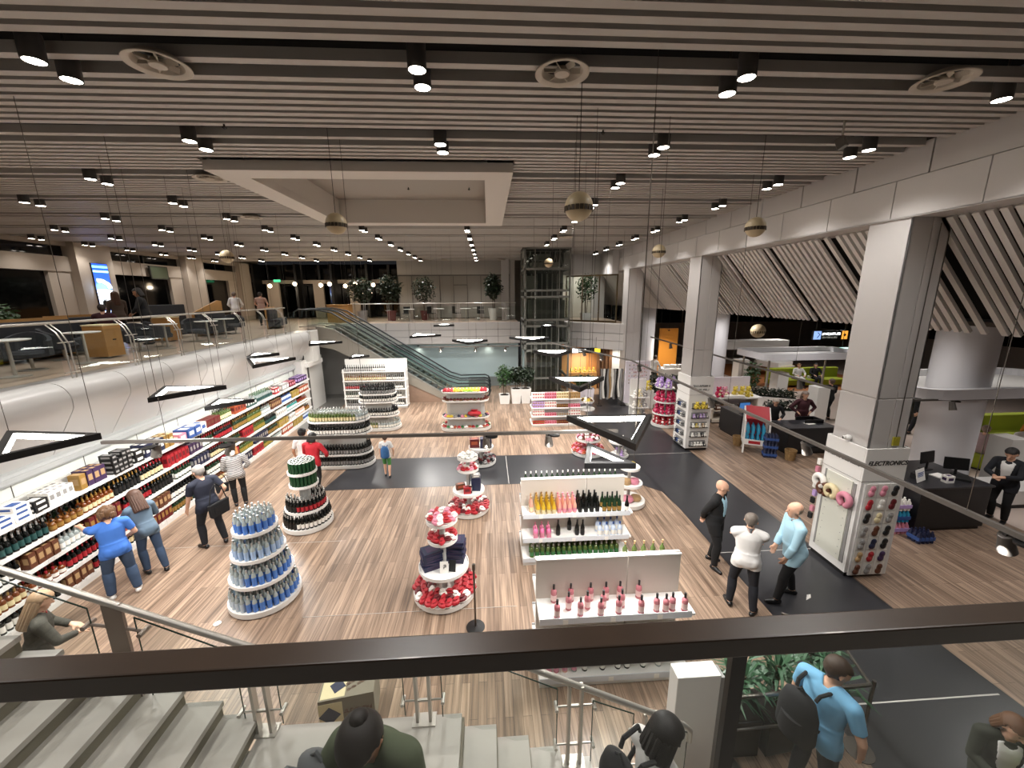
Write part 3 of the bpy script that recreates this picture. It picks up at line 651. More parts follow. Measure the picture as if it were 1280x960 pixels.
for yy in (YA + .15, YB - .35):
    mb.hexa([(-5.6, yy, 3.2), (-2, yy, 1.25), (-2, yy + .2, 1.25), (-5.6, yy + .2, 3.2), (-5.6, yy, 3.5), (-2, yy, 1.58), (-2, yy + .2, 1.58), (-5.6, yy + .2, 3.5)])
    mb.hexa([(-2.05, yy, 1.25), (-.3, yy, 1.25), (-.3, yy + .2, 1.25), (-2.05, yy + .2, 1.25), (-2.05, yy, 1.5), (-.3, yy, 1.5), (-.3, yy + .2, 1.5), (-2.05, yy + .2, 1.5)])
    mb.hexa([(-.35, yy, 1.2), (2.4, yy, 0), (2.4, yy + .2, 0), (-.35, yy + .2, 1.2), (-.35, yy, 1.45), (2.55, yy, .05), (2.55, yy + .2, .05), (-.35, yy + .2, 1.45)])
obj('stringer', mb, mat('stringer_grey', '#b7b3ab', .5), ST)
RL = thing('stair_railing', 'brushed steel handrail with glass panes on the far side of the stone stairs', 'railing', (0, 2.8, 0))
mb = MB(); mb.tube([(-5.6, 0, 4.30), (-3.62, 0, 3.31), (-1.78, 0, 2.42), (-.3, 0, 2.40), (-.1, 0, 2.34), (.5, 0, 2.03), (1.52, 0, 1.50), (1.72, 0, 1.39), (1.78, 0, 1.32), (1.78, 0, 1.2)], .026, 10); obj('handrail', mb, STEEL, RL, smooth=True)
def stair_post(x, z0, z1, wide=False):
    m = MB()
    if wide:
        m.box(x - .07, -.012, z0, x + .07, .012, z1)
        for zz in (z1 - .2, z1 - .55): m.tube([(x - .2, .0, zz + .03), (x - .05, 0, zz)], .012, 6); m.tube([(x + .05, 0, zz - .02), (x + .19, .0, zz - .06)], .012, 6); m.tube([(x - .2, -.05, zz + .03), (x - .2, .05, zz + .03)], .02, 6); m.tube([(x + .19, -.05, zz - .06), (x + .19, .05, zz - .06)], .02, 6)
        obj('post', m, mat('post_bronze', '#86796e', .4, .4), RL, smooth=True); return
    for s in (-.055, .055): m.box(x + s - .012, -.03, z0, x + s + .012, .03, z1)
    for zz in (z0 + .22, z1 - .22):
        m.box(x - .06, -.01, zz - .01, x + .06, .01, zz + .01)
        for s in (-1, 1): m.tube([(x + s * .06, 0, zz), (x + s * .17, 0, zz)], .008, 6); m.tube([(x + s * .17, -.045, zz), (x + s * .17, .045, zz)], .016, 8)
    m.box(x - .10, -.06, z0, x + .10, .06, z0 + .012)
    obj('post', m, STEEL, RL, smooth=True)
stair_post(-1.95, LZ, 2.48); stair_post(-.62, LZ, 2.39); stair_post(.70, LZ - .15 * 4, 1.92); stair_post(1.40, LZ - .15 * 6, 1.55); stair_post(1.9, LZ - .15 * 8, .75) if 0 else None; stair_post(-2.92, 1.9, 2.97, True); stair_post(-4.3, 2.6, 3.65, True)
for a, b, za, zb in ((-5.5, -4.45, 3.4, 2.85), (-4.15, -3.1, 2.75, 2.2), (-2.78, -2.1, 2.1, 1.72), (-1.8, -.78, 1.72, 1.72), (-.46, .54, 1.68, 1.15), (.86, 1.24, 1.0, .82), (1.56, 1.76, .66, .56)):
    m = MB(); h = .74; m.quad((a, 0, za), (b, 0, zb), (b, 0, zb + h), (a, 0, za + h)); obj('pane', m, GLASS, RL)
    m = MB(); m.tube([(a, 0, za + h), (b, 0, zb + h)], .006, 5); m.tube([(a, 0, za), (a, 0, za + h)], .005, 5); m.tube([(b, 0, zb), (b, 0, zb + h)], .005, 5); obj('pane_edge', m, mat('glass_edge_green', '#2f4038', .2), RL)
# ================================================================ GOODS
def gm(name, c, rough=.15, trans=0.0, **k): return mat(name, c, rough, 0, trans=trans, **k)
G = {'black': gm('glass_black', '#0c0e0c'), 'green': gm('glass_green', '#1d3320'), 'olive': gm('glass_olive', '#4a5a2c'), 'amber': gm('glass_amber', '#6b3512'), 'whisky': gm('glass_whisky', '#6b3f16'), 'clear': gm('glass_clear', '#c9d4d2', .08, .45),
     'blue': gm('glass_blue', '#2a58b8'), 'pink': gm('glass_pink', '#d98a92', .1, .25), 'rose': gm('glass_rose', '#dba592', .12), 'gold': gm('foil_gold', '#c9a52e', .3), 'red': gm('glass_red', '#7e1518'), 'frost': gm('glass_frost', '#c3d0e4', .3), 'hotpink': gm('glass_hotpink', '#e27aa6', .2), 'teal': gm('glass_teal', '#2f7d78'), 'yellow': gm('glass_yellow', '#c8a93a')}
P = {'white': mat('label_white', '#e9e6df', .6), 'cream': mat('label_cream', '#d8c9a0', .6), 'black': mat('label_black', '#151515', .5), 'red': mat('label_red', '#a4202a', .5), 'gold': mat('label_gold', '#927036', .4), 'ochre': mat('label_ochre', '#9a8536', .5), 'blush': mat('label_blush', '#e8cac6', .35), 'blue': mat('label_blue', '#31518f', .5), 'green': mat('label_green', '#2f6b3a', .5), 'silver': mat('cap_silver', '#b9b9b6', .3, .6), 'orange': mat('label_orange', '#9c4a2c', .5), 'purple': mat('label_purple', '#3a2548', .5), 'navy': mat('label_navy', '#1d2340', .5), 'pink': mat('label_pink', '#cf8496', .5), 'teal': mat('label_teal', '#234a48', .5), 'brown': mat('label_brown', '#5b3320', .5), 'yellow': mat('label_yellow', '#cdb53c', .5), 'grey': mat('label_grey', '#8c8a88', .5), 'dred': mat('label_dark_red', '#5e1118', .5), 'lilac': mat('label_lilac', '#b79ad0', .5), 'tan': mat('label_tan', '#a98a62', .55)}
PROF = {'wine': (.037, .31, [(.0, 0), (1, .01), (1, .58), (.8, .66), (.36, .74), (.34, .99)], .12, .46), 'champ': (.043, .33, [(.0, 0), (1, .01), (1, .45), (.8, .58), (.42, .74), (.36, .99)], .10, .36),
        'spirit': (.042, .27, [(.0, 0), (1, .015), (1, .60), (.85, .68), (.34, .75), (.34, .97)], .14, .46), 'squat': (.052, .21, [(.0, 0), (1, .02), (1, .55), (.6, .68), (.3, .74), (.3, .96)], .14, .45), 'water': (.037, .29, [(.0, 0), (1, .01), (1, .55), (.7, .72), (.38, .84), (.36, .95)], .12, .5)}
BM = {}; MK = {}
def bottle_mesh(kind, g, cap='black', lab='white', n=10):
    k = (kind, g, cap, lab, n)
    if k in BM: return BM[k]
    r, h, pr, l0, l1 = PROF[kind]; m = MB()
    m.mi(0).lathe([(max(.0005, r * a), h * b) for a, b in pr], n=n, cap=False)
    m.mi(1).lathe([(r * pr[-1][0] * 1.06, h * .80), (r * pr[-1][0] * 1.06, h), (.0005, h)], n=n, cap=False)
    m.mi(2).lathe([(r * 1.012, h * l0), (r * 1.012, h * l1)], n=n, cap=False)
    BM[k] = m.mesh('bottle', [G[g], P[cap], P[lab]], True); MK[BM[k].name] = kind; return BM[k]
def box_mesh(w, d, h, c, band=None):
    k = ('box', w, d, h, c, band)
    if k in BM: return BM[k]
    m = MB(); m.mi(0).box(-w / 2, -d / 2, 0, w / 2, d / 2, h)
    if band:
        e = .0015; m.mi(1)
        m.box(-w * .33, -d / 2 - e, h * .35, w * .33, -d / 2, h * .75); m.box(-w * .33, d / 2, h * .35, w * .33, d / 2 + e, h * .75); m.box(-w / 2 - e, -d * .33, h * .35, -w / 2, d * .33, h * .75); m.box(w / 2, -d * .33, h * .35, w / 2 + e, d * .33, h * .75); m.box(-w * .3, -d * .3, h, w * .3, d * .3, h + e)
    BM[k] = m.mesh('box', [P[c], P[band or c]]); return BM[k]
def bag_mesh(c, band, i=0):
    k = ('bag', c, band, i)
    if k in BM: return BM[k]
    rr = random.Random(i); m = MB(); n = 10
    m.mi(0).lathe([(.001, 0), (.06, .005), (.085, .035), (.075, .07), (.03, .085), (.045, .11)], n=n, cap=True, sx=1.15 + .2 * rr.random(), sy=.8)
    m.mi(1).lathe([(.0865, .03), (.0865, .045)], n=n, cap=False, sx=1.2, sy=.8)
    BM[k] = m.mesh('bag', [P[c], P[band]], True); return BM[k]

KN = {'wine': ('wine_bottle', 'wine bottle'), 'champ': ('sparkling_wine_bottle', 'sparkling wine'), 'spirit': ('spirits_bottle', 'spirits bottle'), 'squat': ('spirits_bottle', 'spirits bottle'), 'water': ('vodka_bottle', 'vodka bottle')}
def put(name, mesh, x, y, z, rz, label, cat, group, parent=None):
    if name == 'bottle' and mesh.name in MK: name, cat = KN[MK[mesh.name]]
    return link(name, mesh, parent, (x, y, z), rz, label, cat, group)
# ---- long wall shelving
TZ = (1.75, 1.29, .88, .48, .14)
def shelf_bay(y0, y1, lab):
    yc = (y0 + y1) / 2; t = thing('shelving_bay', lab, 'shelving', (FX(yc), yc, 0)); ang = math.atan(.027); L = (y1 - y0) - .006
    t.rotation_euler = (0, 0, ang)
    m = MB(); m.box(-.50, -L / 2, 0, -.02, L / 2, .09); obj('plinth', m, WHITEP, t)
    m = MB(); m.box(-.52, -L / 2, .0, -.49, L / 2, 1.95); obj('back_panel', m, WHITEP, t)
    for i, z in enumerate(TZ):
        d = .46 if i else .47
        m = MB(); m.mi(0).box(-.49, -L / 2, z - .035, -.49 + d, L / 2, z); m.mi(1).box(-.49 + d, -L / 2, z - .065, -.482 + d, L / 2, z + .012); m.mi(0)
        for k in range(6): m.box(-.488 + d, -L / 2 + .1 + .2 * k, z - .055, -.479 + d, -L / 2 + .17 + .2 * k, z + .0)
        obj('shelf', m, [WHITE, mat('price_rail_white', '#d9d8d5', .4)], t)
ords = ('nearest', 'second nearest', 'third nearest', 'fourth nearest', 'fifth nearest', 'sixth nearest', 'fifth from the far end', 'fourth from the far end', 'third from the far end', 'second from the far end', 'farthest')
for i in range(11): shelf_bay(4.0 + 1.25 * i, 5.25 + 1.25 * i, 'white bay of the long left wall shelving, ' + ords[i])
TN = ('top shelf', 'second shelf', 'third shelf', 'fourth shelf', 'bottom shelf')
def where(y):
    return ('at the near end', 'before the woman in blue', 'left of the man with a bag', 'by the woman in stripes', 'beyond the woman in stripes', 'at the far end')[0 if y < 5.6 else 1 if y < 7.4 else 2 if y < 9.2 else 3 if y < 11 else 4 if y < 14.5 else 5]
def row(tier, y0, y1, mesh, step, name, cat, desc, deep=0, stack=0):
    lab = '%s on the %s of left shelving, %s' % (desc, TN[tier], where((y0 + y1) / 2)); grp = '%s, %s, left wall' % (desc, TN[tier])
    lab = ' '.join(lab.split()[:16])
    y = y0 + step / 2; rr = random.Random(int(y0 * 100) + tier)
    hz = max(v.co.z for v in mesh.vertices)
    while y < y1 - step * .4:
        for d in range(deep + 1):
            for s in range(stack + 1 if rr.random() < .8 else max(1, stack)):
                put(name, mesh, FX(y) - .085 - (.03 if tier == 0 else 0) - d * step * 1.08 + rr.uniform(-.006, .006), y, TZ[tier] + s * (hz + .0005), math.atan(.027) + rr.uniform(-.06, .06), lab, cat, grp)
        y += step
B_ = lambda g, cap, lab, kind='wine': (bottle_mesh(kind, g, cap, lab), .092 if kind != 'squat' else .118, 'bottle', 'bottle')
top = [(5.0, 5.9, box_mesh(.16, .12, .30, 'orange', 'brown'), .13, 'gift_box', 'orange and brown cartons', 1, 0), (5.95, 6.45, box_mesh(.24, .24, .09, 'white', 'blue'), .25, 'carton', 'flat white cartons in piles', 0, 2), (6.5, 6.75, box_mesh(.22, .22, .1, 'black', 'white'), .23, 'carton', 'black and white cartons', 0, 1),
       (6.8, 7.25, box_mesh(.1, .1, .22, 'white', 'grey'), .11, 'tin', 'white patterned tins', 2, 0), (7.28, 7.5, box_mesh(.2, .12, .3, 'gold', 'tan'), .2, 'gift_box', 'gold carton', 0, 0), (7.5, 7.95, box_mesh(.14, .12, .30, 'purple', 'tan'), .13, 'gift_box', 'dark purple cartons', 1, 0),
       (8.0, 8.5, box_mesh(.26, .1, .1, 'black', 'grey'), .11, 'tube', 'black gift tubes laid in a pile', 0, 3), (8.55, 8.8, box_mesh(.2, .2, .14, 'black', 'white'), .22, 'carton', 'stacked black cartons', 0, 1), (8.85, 9.4, box_mesh(.15, .13, .30, 'navy', 'white'), .14, 'gift_box', 'navy cartons with white labels', 1, 0), (9.42, 9.75, box_mesh(.14, .13, .3, 'gold', 'cream'), .15, 'gift_box', 'tall gold cartons', 1, 0),
       (9.8, 10.05, box_mesh(.3, .22, .2, 'pink', 'white'), .23, 'carton', 'pink carton', 0, 0), (10.05, 10.55, box_mesh(.36, .24, .24, 'blue', 'white'), .25, 'carton', 'large blue and white cartons', 0, 0), (10.56, 10.8, box_mesh(.3, .22, .24, 'white', 'blue'), .24, 'carton', 'large white carton', 0, 0), (10.85, 11.55, box_mesh(.14, .13, .20, 'dred', 'brown'), .14, 'gift_box', 'dark red cartons', 1, 0),
       (11.6, 12.2) + B_('olive', 'black', 'cream')[:2] + ('bottle', 'olive glass bottles', 2, 0), (12.25, 12.9, box_mesh(.15, .14, .26, 'orange', 'dred'), .15, 'gift_box', 'orange red cartons', 1, 0), (12.95, 13.5, box_mesh(.14, .13, .2, 'teal', 'white'), .14, 'gift_box', 'teal cartons', 1, 0), (13.2 + .35, 14.7) + B_('clear', 'green', 'teal')[:2] + ('bottle', 'clear bottles with green caps', 2, 0),
       (14.75, 15.2, box_mesh(.16, .15, .22, 'red', 'white'), .16, 'gift_box', 'bright red cartons', 1, 0), (15.25, 15.9, box_mesh(.2, .18, .24, 'grey', 'white'), .19, 'carton', 'pale grey cartons', 1, 0), (15.95, 16.6, box_mesh(.16, .15, .2, 'dred', 'pink'), .17, 'gift_box', 'dark red and pink cartons', 1, 0), (16.65, 17.6, box_mesh(.18, .16, .22, 'purple', 'lilac'), .18, 'gift_box', 'purple and lilac cartons', 1, 0)]
for a, b, me, st, nm, ds, dp, sk in top: row(0, a, b, me, st, nm, 'bottle' if nm == 'bottle' else 'box' if nm != 'tin' else 'tin', ds, dp, sk)
pal = [('dark bottles with white labels', B_('black', 'black', 'white')), ('dark red boxes', (box_mesh(.11, .1, .29, 'dred', 'gold'), .115, 'gift_box', 'box')), ('dark bottles with teal labels', B_('black', 'silver', 'teal')), ('amber bottles with cream labels', B_('amber', 'gold', 'cream', 'spirit')), ('gold labelled whisky bottles', B_('whisky', 'black', 'gold', 'squat')), ('dark bottles with gold caps', B_('black', 'gold', 'black')),
       ('bright red boxes', (box_mesh(.12, .1, .28, 'red', 'dred'), .125, 'gift_box', 'box')), ('brown cartons', (box_mesh(.12, .11, .27, 'brown', 'tan'), .125, 'gift_box', 'box')), ('clear spirit bottles', B_('clear', 'silver', 'white', 'spirit')), ('dark green bottles with white labels', B_('green', 'red', 'white')), ('red wine bottles with red caps', B_('black', 'red', 'cream')), ('navy boxes', (box_mesh(.12, .1, .28, 'navy', 'silver'), .125, 'gift_box', 'box')),
       ('small amber flasks', B_('amber', 'red', 'white', 'squat')), ('black bottles with red labels', B_('black', 'red', 'red')), ('white cartons', (box_mesh(.13, .11, .24, 'white', 'grey'), .135, 'carton', 'box')), ('orange cartons', (box_mesh(.12, .11, .28, 'orange', 'white'), .125, 'gift_box', 'box')), ('yellow labelled bottles', B_('olive', 'ochre', 'ochre')), ('rose liqueur bottles', B_('rose', 'gold', 'white', 'spirit')), ('purple boxes', (box_mesh(.12, .1, .27, 'purple', 'silver'), .125, 'gift_box', 'box')),
       ('green bottles with gold labels', B_('green', 'gold', 'gold')), ('frosted bottles with blue labels', B_('frost', 'blue', 'blue', 'spirit')), ('teal bottles', B_('teal', 'silver', 'white', 'spirit')), ('yellow cartons', (box_mesh(.12, .11, .24, 'ochre', 'tan'), .125, 'carton', 'box')), ('rosy brown cartons', (box_mesh(.12, .11, .24, 'dred', 'pink'), .125, 'carton', 'box'))]
dark_first = {1: [0, 1, 2, 4, 3, 5, 10, 6, 18, 9, 13, 19, 16, 8, 7, 20, 22, 15, 11, 23], 2: [3, 0, 7, 8, 1, 13, 5, 9, 11, 10, 19, 6, 16, 2, 14, 21, 12, 18, 22, 20], 3: [10, 3, 12, 13, 15, 1, 7, 0, 5, 9, 6, 16, 11, 19, 22, 14, 17, 4, 23, 2], 4: [9, 0, 5, 7, 13, 10, 1, 19, 2, 3, 12, 11, 6, 16, 8, 15, 22, 20, 14, 18]}
for tier, seq in dark_first.items():
    rr = random.Random(tier); y = 4.6 if tier < 3 else 4.9; used = {}
    for i in seq:
        L = rr.uniform(.5, .82) if y < 11 else rr.uniform(.6, .95)
        if y + .3 > 17.6: break
        e = min(y + L, 17.6); ds, (me, st, nm, ct) = pal[i]
        row(tier, y, e, me, st, nm, ct, ds, 1 if y < 10.5 else 0); y = e + .015
m = MB(); rr = random.Random(3)
for tier in range(1, 5):
    y = 4.6
    while y < 17.5:
        x = FX(y) - .37; h = rr.choice((.27, .29, .25)); r = .036
        m.mi(rr.choice((0, 0, 1, 2))); m.lathe([(.036, 0), (.036, h * .6), (.014, h * .75), (.013, h)], (x, y, TZ[tier]), 6); y += .1
o = obj('bottle_rows', m, [G['black'], G['amber'], G['green']]); tag(o, 'packed back rows of bottles at the rear of the left wall shelving', 'bottle', None, 'stuff')

# ---- tiered stands
def outline(r, hl, n=28):
    pts = []
    for i in range(n):
        a = 2 * PI * i / n; x, y = r * math.cos(a), r * math.sin(a)
        pts.append((x + (hl if x > 1e-6 else -hl if x < -1e-6 else 0), y))
    return pts
def along(r, hl, step):
    per = 2 * PI * r + 4 * hl; n = max(3, int(per / step)); out = []
    for i in range(n):
        s = per * i / n
        if s < 2 * hl: out.append((-hl + s, -r, -PI / 2)); continue
        s -= 2 * hl
        if s < PI * r: a = -PI / 2 + s / r; out.append((hl + r * math.cos(a), r * math.sin(a), a)); continue
        s -= PI * r
        if s < 2 * hl: out.append((hl - s, r, PI / 2)); continue
        s -= 2 * hl; a = PI / 2 + s / r; out.append((-hl + r * math.cos(a), r * math.sin(a), a))
    return out
def stand(x, y, tiers, lab, hl=0, rz=0, core=.12, top=None):
    t = thing('tiered_stand', lab, 'display stand', (x, y, 0), rz)
    r0 = tiers[0][1]; m = MB(); m.prism(outline(r0 - .03, hl), 0, .03); m.prism(outline(r0, hl, 40), .03, tiers[0][0]); obj('base', m, WHITEP, t, smooth=True)
    for z, r in tiers[1:]:
        m = MB(); m.prism(outline(r, hl, 36), z - .03, z); 
        o1, o2 = outline(r, hl, 36), outline(r + .012, hl, 36); n = 36
        for i in range(n):
            j = (i + 1) % n; m.hexa([(*o1[i], z - .04), (*o2[i], z - .04), (*o2[j], z - .04), (*o1[j], z - .04), (*o1[i], z + .02), (*o2[i], z + .02), (*o2[j], z + .02), (*o1[j], z + .02)])
        obj('tier', m, WHITE, t)
    zt = tiers[-1][0]
    m = MB(); m.prism(outline(core, hl, 20), .1, zt); obj('core', m, mat('core_grey', '#a9a8a4', .5), t)
    return t
def fill(x, y, z, r, hl, mesh, step, name, cat, desc, rows=2, rz=0, a0=-PI, a1=PI, step_in=None, alt=None):
    """goods standing in rows along a tier edge, for the edge angles a0..a1"""
    c, s = math.cos(rz), math.sin(rz)
    for k in range(rows):
        rk = r - (k + .7) * (step_in or step)
        if rk < .03: break
        for (px, py, a) in along(rk, hl, step):
            aa = math.atan2(py, px)
            if not (a0 <= aa <= a1): continue
            put(name, mesh, x + c * px - s * py, y + s * px + c * py, z, a + rz, desc, cat, desc)
FRONT = (-PI, PI)
# water and vodka stand, nearest on the left
WX_, WY_ = -4.07, 6.45
wt = [(.12, .57), (.55, .49), (.98, .41), (1.42, .335)]
stand(WX_, WY_, wt, 'nearest round four-tier white stand of blue and clear bottles')
PROF['vodka'] = (.040, .30, PROF['water'][2], .03, .54); KN['vodka'] = KN['water']; P['sky'] = mat('label_soft_blue', '#4f7cc4', .25); P['ice'] = mat('label_ice', '#b9c9d6', .25); P['mist'] = mat('label_mist', '#9fb6d4', .25)
cb = bottle_mesh('vodka', 'clear', 'silver', 'ice'); bb = bottle_mesh('vodka', 'clear', 'silver', 'sky'); cl = bottle_mesh('vodka', 'clear', 'silver', 'mist')
for i, (z, r) in enumerate(wt):
    nm = ('base', 'second tier', 'third tier', 'top tier')[i]
    if i == 3: fill(WX_, WY_, z, r, 0, bb, .094, 'bottle', 'bottle', 'blue bottle with silver cap on the top tier of the nearest round stand', 4)
    elif i == 2: fill(WX_, WY_, z, r, 0, cl, .098, 'bottle', 'bottle', 'clear bottle with blue label on the third tier of nearest round stand', 3)
    else:
        fill(WX_, WY_, z, r, 0, cb, .10, 'bottle', 'bottle', 'clear bottle on the left of the %s of nearest round stand' % nm, 3, a0=-PI, a1=-1.75); fill(WX_, WY_, z, r, 0, cb, .10, 'bottle', 'bottle', 'clear bottle at the rear left of the %s of nearest round stand' % nm, 2, a0=2.0, a1=PI)
        fill(WX_, WY_, z, r, 0, bb, .10, 'bottle', 'bottle', 'blue bottle on the right of the %s of nearest round stand' % nm, 3, a0=-1.75, a1=2.0)
m = MB(); m.lathe([(.001, 0), (.05, .002), (.055, .01), (.001, .012)], n=16); tag(obj('floor_disc', m, WHITE, None, (-4.55, 5.86, .001)), 'small white disc on the floor by the nearest round stand', 'disc')
# beer and wine stand
BX_, BY_ = -4.33, 8.83
bt = [(.13, .54), (.50, .45), (1.05, .30), (1.36, .30)]
stand(BX_, BY_, bt, 'round white stand with green cans above and dark bottles below')
wred = bottle_mesh('wine', 'black', 'silver', 'red'); wbl = bottle_mesh('wine', 'black', 'silver', 'black'); wwh = bottle_mesh('wine', 'black', 'black', 'white')
fill(BX_, BY_, .13, .54, 0, wbl, .085, 'bottle', 'bottle', 'dark bottle on the left base of the stand with green cans', 2, a0=-PI, a1=-1.75); fill(BX_, BY_, .13, .54, 0, wwh, .085, 'bottle', 'bottle', 'dark bottle with white label on base of the stand with green cans', 2, a0=-1.75, a1=1.6)
fill(BX_, BY_, .50, .45, 0, wbl, .084, 'bottle', 'bottle', 'dark bottle on second tier of the stand with green cans', 3, a0=-PI, a1=-1.7); fill(BX_, BY_, .50, .45, 0, wred, .084, 'bottle', 'bottle', 'bottle with red label on second tier of the stand with green cans', 3, a0=-1.7, a1=1.8)
mc = MB(); mc.mi(0).lathe([(.001, 0), (.03, .002), (.034, .012), (.034, .23), (.029, .245)], n=12, cap=False); mc.mi(1).lathe([(.029, .245), (.031, .25), (.026, .245), (.001, .245)], n=12, cap=False)
CAN = mc.mesh('can', [mat('can_green', '#1d4a2b', .3, .3), P['silver']], True)
for z, d in ((1.05, 'tall green can on the lower can tier of the beer stand'), (1.36, 'tall green can on the topmost tier of the beer stand')): fill(BX_, BY_, z, .30, 0, CAN, .072, 'can', 'can', d, 4)
# long islands of bottles
def island(x, y, hl, tiers, lab, goods, rz=0, core=.2):
    stand(x, y, tiers, lab, hl, rz, core)
    for (z, r), lst in zip(tiers, goods):
        for (mesh, step, rows, a0, a1, name, desc) in lst: fill(x, y, z, r, hl, mesh, step, name, 'bottle', desc, rows, rz, a0, a1)
wg = bottle_mesh('wine', 'green', 'black', 'white'); wc = bottle_mesh('spirit', 'clear', 'silver', 'white'); wy = bottle_mesh('wine', 'olive', 'silver', 'cream'); wk = bottle_mesh('wine', 'black', 'black', 'grey')
island(-4.72, 12.32, .50, [(.13, .50), (.46, .44), (1.12, .46), (1.52, .42)], 'long oval four-tier island of dark wine bottles by the dark floor strip',
       [[(wk, .088, 2, -PI, PI, 'bottle', 'dark wine bottle on the base of the long oval island')], [(wk, .088, 2, -PI, PI, 'bottle', 'dark wine bottle on the second tier of the long oval island')], [(wwh, .088, 2, -PI, PI, 'bottle', 'dark bottle with white label on third tier of long oval island')], [(wy, .09, 3, -PI, -.5, 'bottle', 'pale olive bottle on the top tier of the long oval island'), (wc, .09, 3, -.5, PI, 'bottle', 'clear bottle on the right of top tier of long oval island')]], core=.26)
island(-4.45, 15.85, .32, [(.14, .52), (.62, .46), (1.18, .44), (1.5, .40)], 'oval island of pale and dark bottles in front of the tall wine gondola',
       [[(wy, .1, 1, -PI, -1.4, 'bottle', 'olive bottle on base of the oval island before the tall gondola'), (wc, .1, 1, -1.4, PI, 'bottle', 'clear bottle on base of the oval island before the tall gondola')], [(wwh, .1, 2, -PI, PI, 'bottle', 'dark bottle on second tier of the island before the tall gondola')], [(wwh, .1, 1, -PI, PI, 'bottle', 'dark bottle on third tier of the island before the tall gondola')], [(wk, .1, 2, -PI, PI, 'bottle', 'dark bottle on top tier of the island before the tall gondola')]])
# tall white gondola by the escalator
t = thing('wine_gondola', 'tall white gondola of wine at the side of the escalator', 'shelving', (-5.4, 19.05, 0))
m = MB(); m.box(-1.46, .28, 0, 1.46, .34, 2.32); obj('back_panel', m, WHITE, t)
m = MB(); m.box(1.40, -.2, 0, 1.46, .28, 1.9); m.box(-1.46, -.2, 0, -1.40, .28, 1.9); obj('end_panel', m, WHITE, t)
gz = (1.80, 1.36, .94, .52, .12)
for i, z in enumerate(gz): m = MB(); m.box(-1.48, -.22 - (.06 if i == 4 else 0), z - .05, 1.48, .3, z); obj('shelf', m, WHITE, t)
m = MB(); m.box(-1.46, -.24, 0, 1.46, .28, .07); obj('plinth', m, WHITEP, t)
gd = [[('black', 12, wk), ('pair of black', 2, wk), ('boxed dark', 6, wwh), ('white boxed', 7, bottle_mesh('wine', 'frost', 'white', 'white'))], [('amber', 20, bottle_mesh('wine', 'whisky', 'gold', 'cream')), ('dark', 9, wwh)], [('dark red', 16, wred), ('black', 12, wwh)], [('green', 14, wg), ('black', 13, wwh)], [('dark', 18, wk), ('white labelled', 10, wwh)]]
for i, z in enumerate(gz):
    x = -6.8
    for ds, n, me in gd[i]:
        for k in range(n):
            put('bottle', me, x, 18.93, z, 0, '%s bottle on the %s of the tall gondola by the escalator' % (ds, TN[i]), 'bottle', '%s bottles, %s, tall gondola' % (ds, TN[i])); x += .0985
# ---- double sided gondolas in the middle
def gondola(x0, x1, yp, hp, shelves, lab, depth=.46):
    xc = (x0 + x1) / 2; t = thing('gondola', lab, 'shelving', (xc, yp, 0)); w = (x1 - x0) / 2; xs = x0 + (x1 - x0) * .63 - xc
    for a, b in ((-w, xs - .008), (xs + .008, w)):
        m = MB(); m.box(a, -.03, .1, b, .03, hp); obj('back_panel', m, mat('gondola_panel', '#cfc6bb', .5), t, bevel=.004)
        m = MB(); m.box(a, -.045, hp, b, -.012, hp + .02); m.box(a, .012, hp, b, .045, hp + .02); obj('top_rail', m, WHITE, t)
    m = MB(); m.box(-w, -depth, 0, w, depth, .10); obj('plinth', m, WHITEP, t)
    for i, z in enumerate(shelves):
        for s in (-1, 1):
            dd = depth + (.02 if i == len(shelves) - 1 else -.02); ya, yb = (-dd, -.03) if s < 0 else (.03, dd)
            m = MB(); m.box(-w, ya, z - .035, w + (.05 if s < 0 else 0), yb, z); sh = obj('shelf', m, WHITE, t)
            m = MB(); ye = ya if s < 0 else yb; m.box(-w, ye - .004, z - .06, w, ye + .004, z + .035); obj('price_rail', m, mat('rail_plastic', '#cfd3d8', .3), sh)
            m = MB()
            for k in range(3): m.box(-w * .7 + k * w * .62, ye - .008, z - .06, -w * .7 + k * w * .62 + .07, ye - .005, z + .01)
            obj('price_tag', m, P['white'], sh)
    return t
CH = {}
def bottle_thing(kind, g, cap, lab, label, loc, group, scale=1.0, tall_cap=False):
    """larger bottle: glass body with cap and label as parts"""
    r, h, pr, l0, l1 = PROF[kind]
    k = (kind, g, cap, lab, tall_cap)
    if k not in CH:
        b = MB(); b.lathe([(max(.0005, r * a), h * z) for a, z in pr], n=14, cap=False); c = MB(); c.lathe([(r * pr[-1][0] * 1.07, h * (.70 if tall_cap else .85)), (r * pr[-1][0] * 1.12, h), (.0005, h)], n=14, cap=False)
        l = MB(); l.lathe([(r * 1.012, h * l0), (r * 1.012, h * l1)], n=14, cap=False)
        CH[k] = (b.mesh('bottle_glass', G[g], True), c.mesh('bottle_cap', P[cap], True), l.mesh('bottle_label', P[lab], True))
    nk = ('gin_bottle', 'gin bottle') if tall_cap else KN[kind]; t = thing(nk[0], label, nk[1], loc, random.uniform(0, 6), group)
    for nm, me in zip(('glass', 'cap', 'label_band'), CH[k]): link(nm, me, t)
    t.scale = (scale,) * 3
    return t
gondola(.60, 2.72, 7.42, 1.62, (1.06, .54, .13), 'white gondola of sparkling wines in the middle of the hall')
S1 = 'sparkling wine gondola'
def chrow(x0, n, dx, y, z, kind, g, cap, lab, ds, sc=1.0, tall=False):
    for k in range(n): bottle_thing(kind, g, cap, lab, ds, (x0 + dx * k, y + random.uniform(-.012, .012), z), ds, sc, tall)
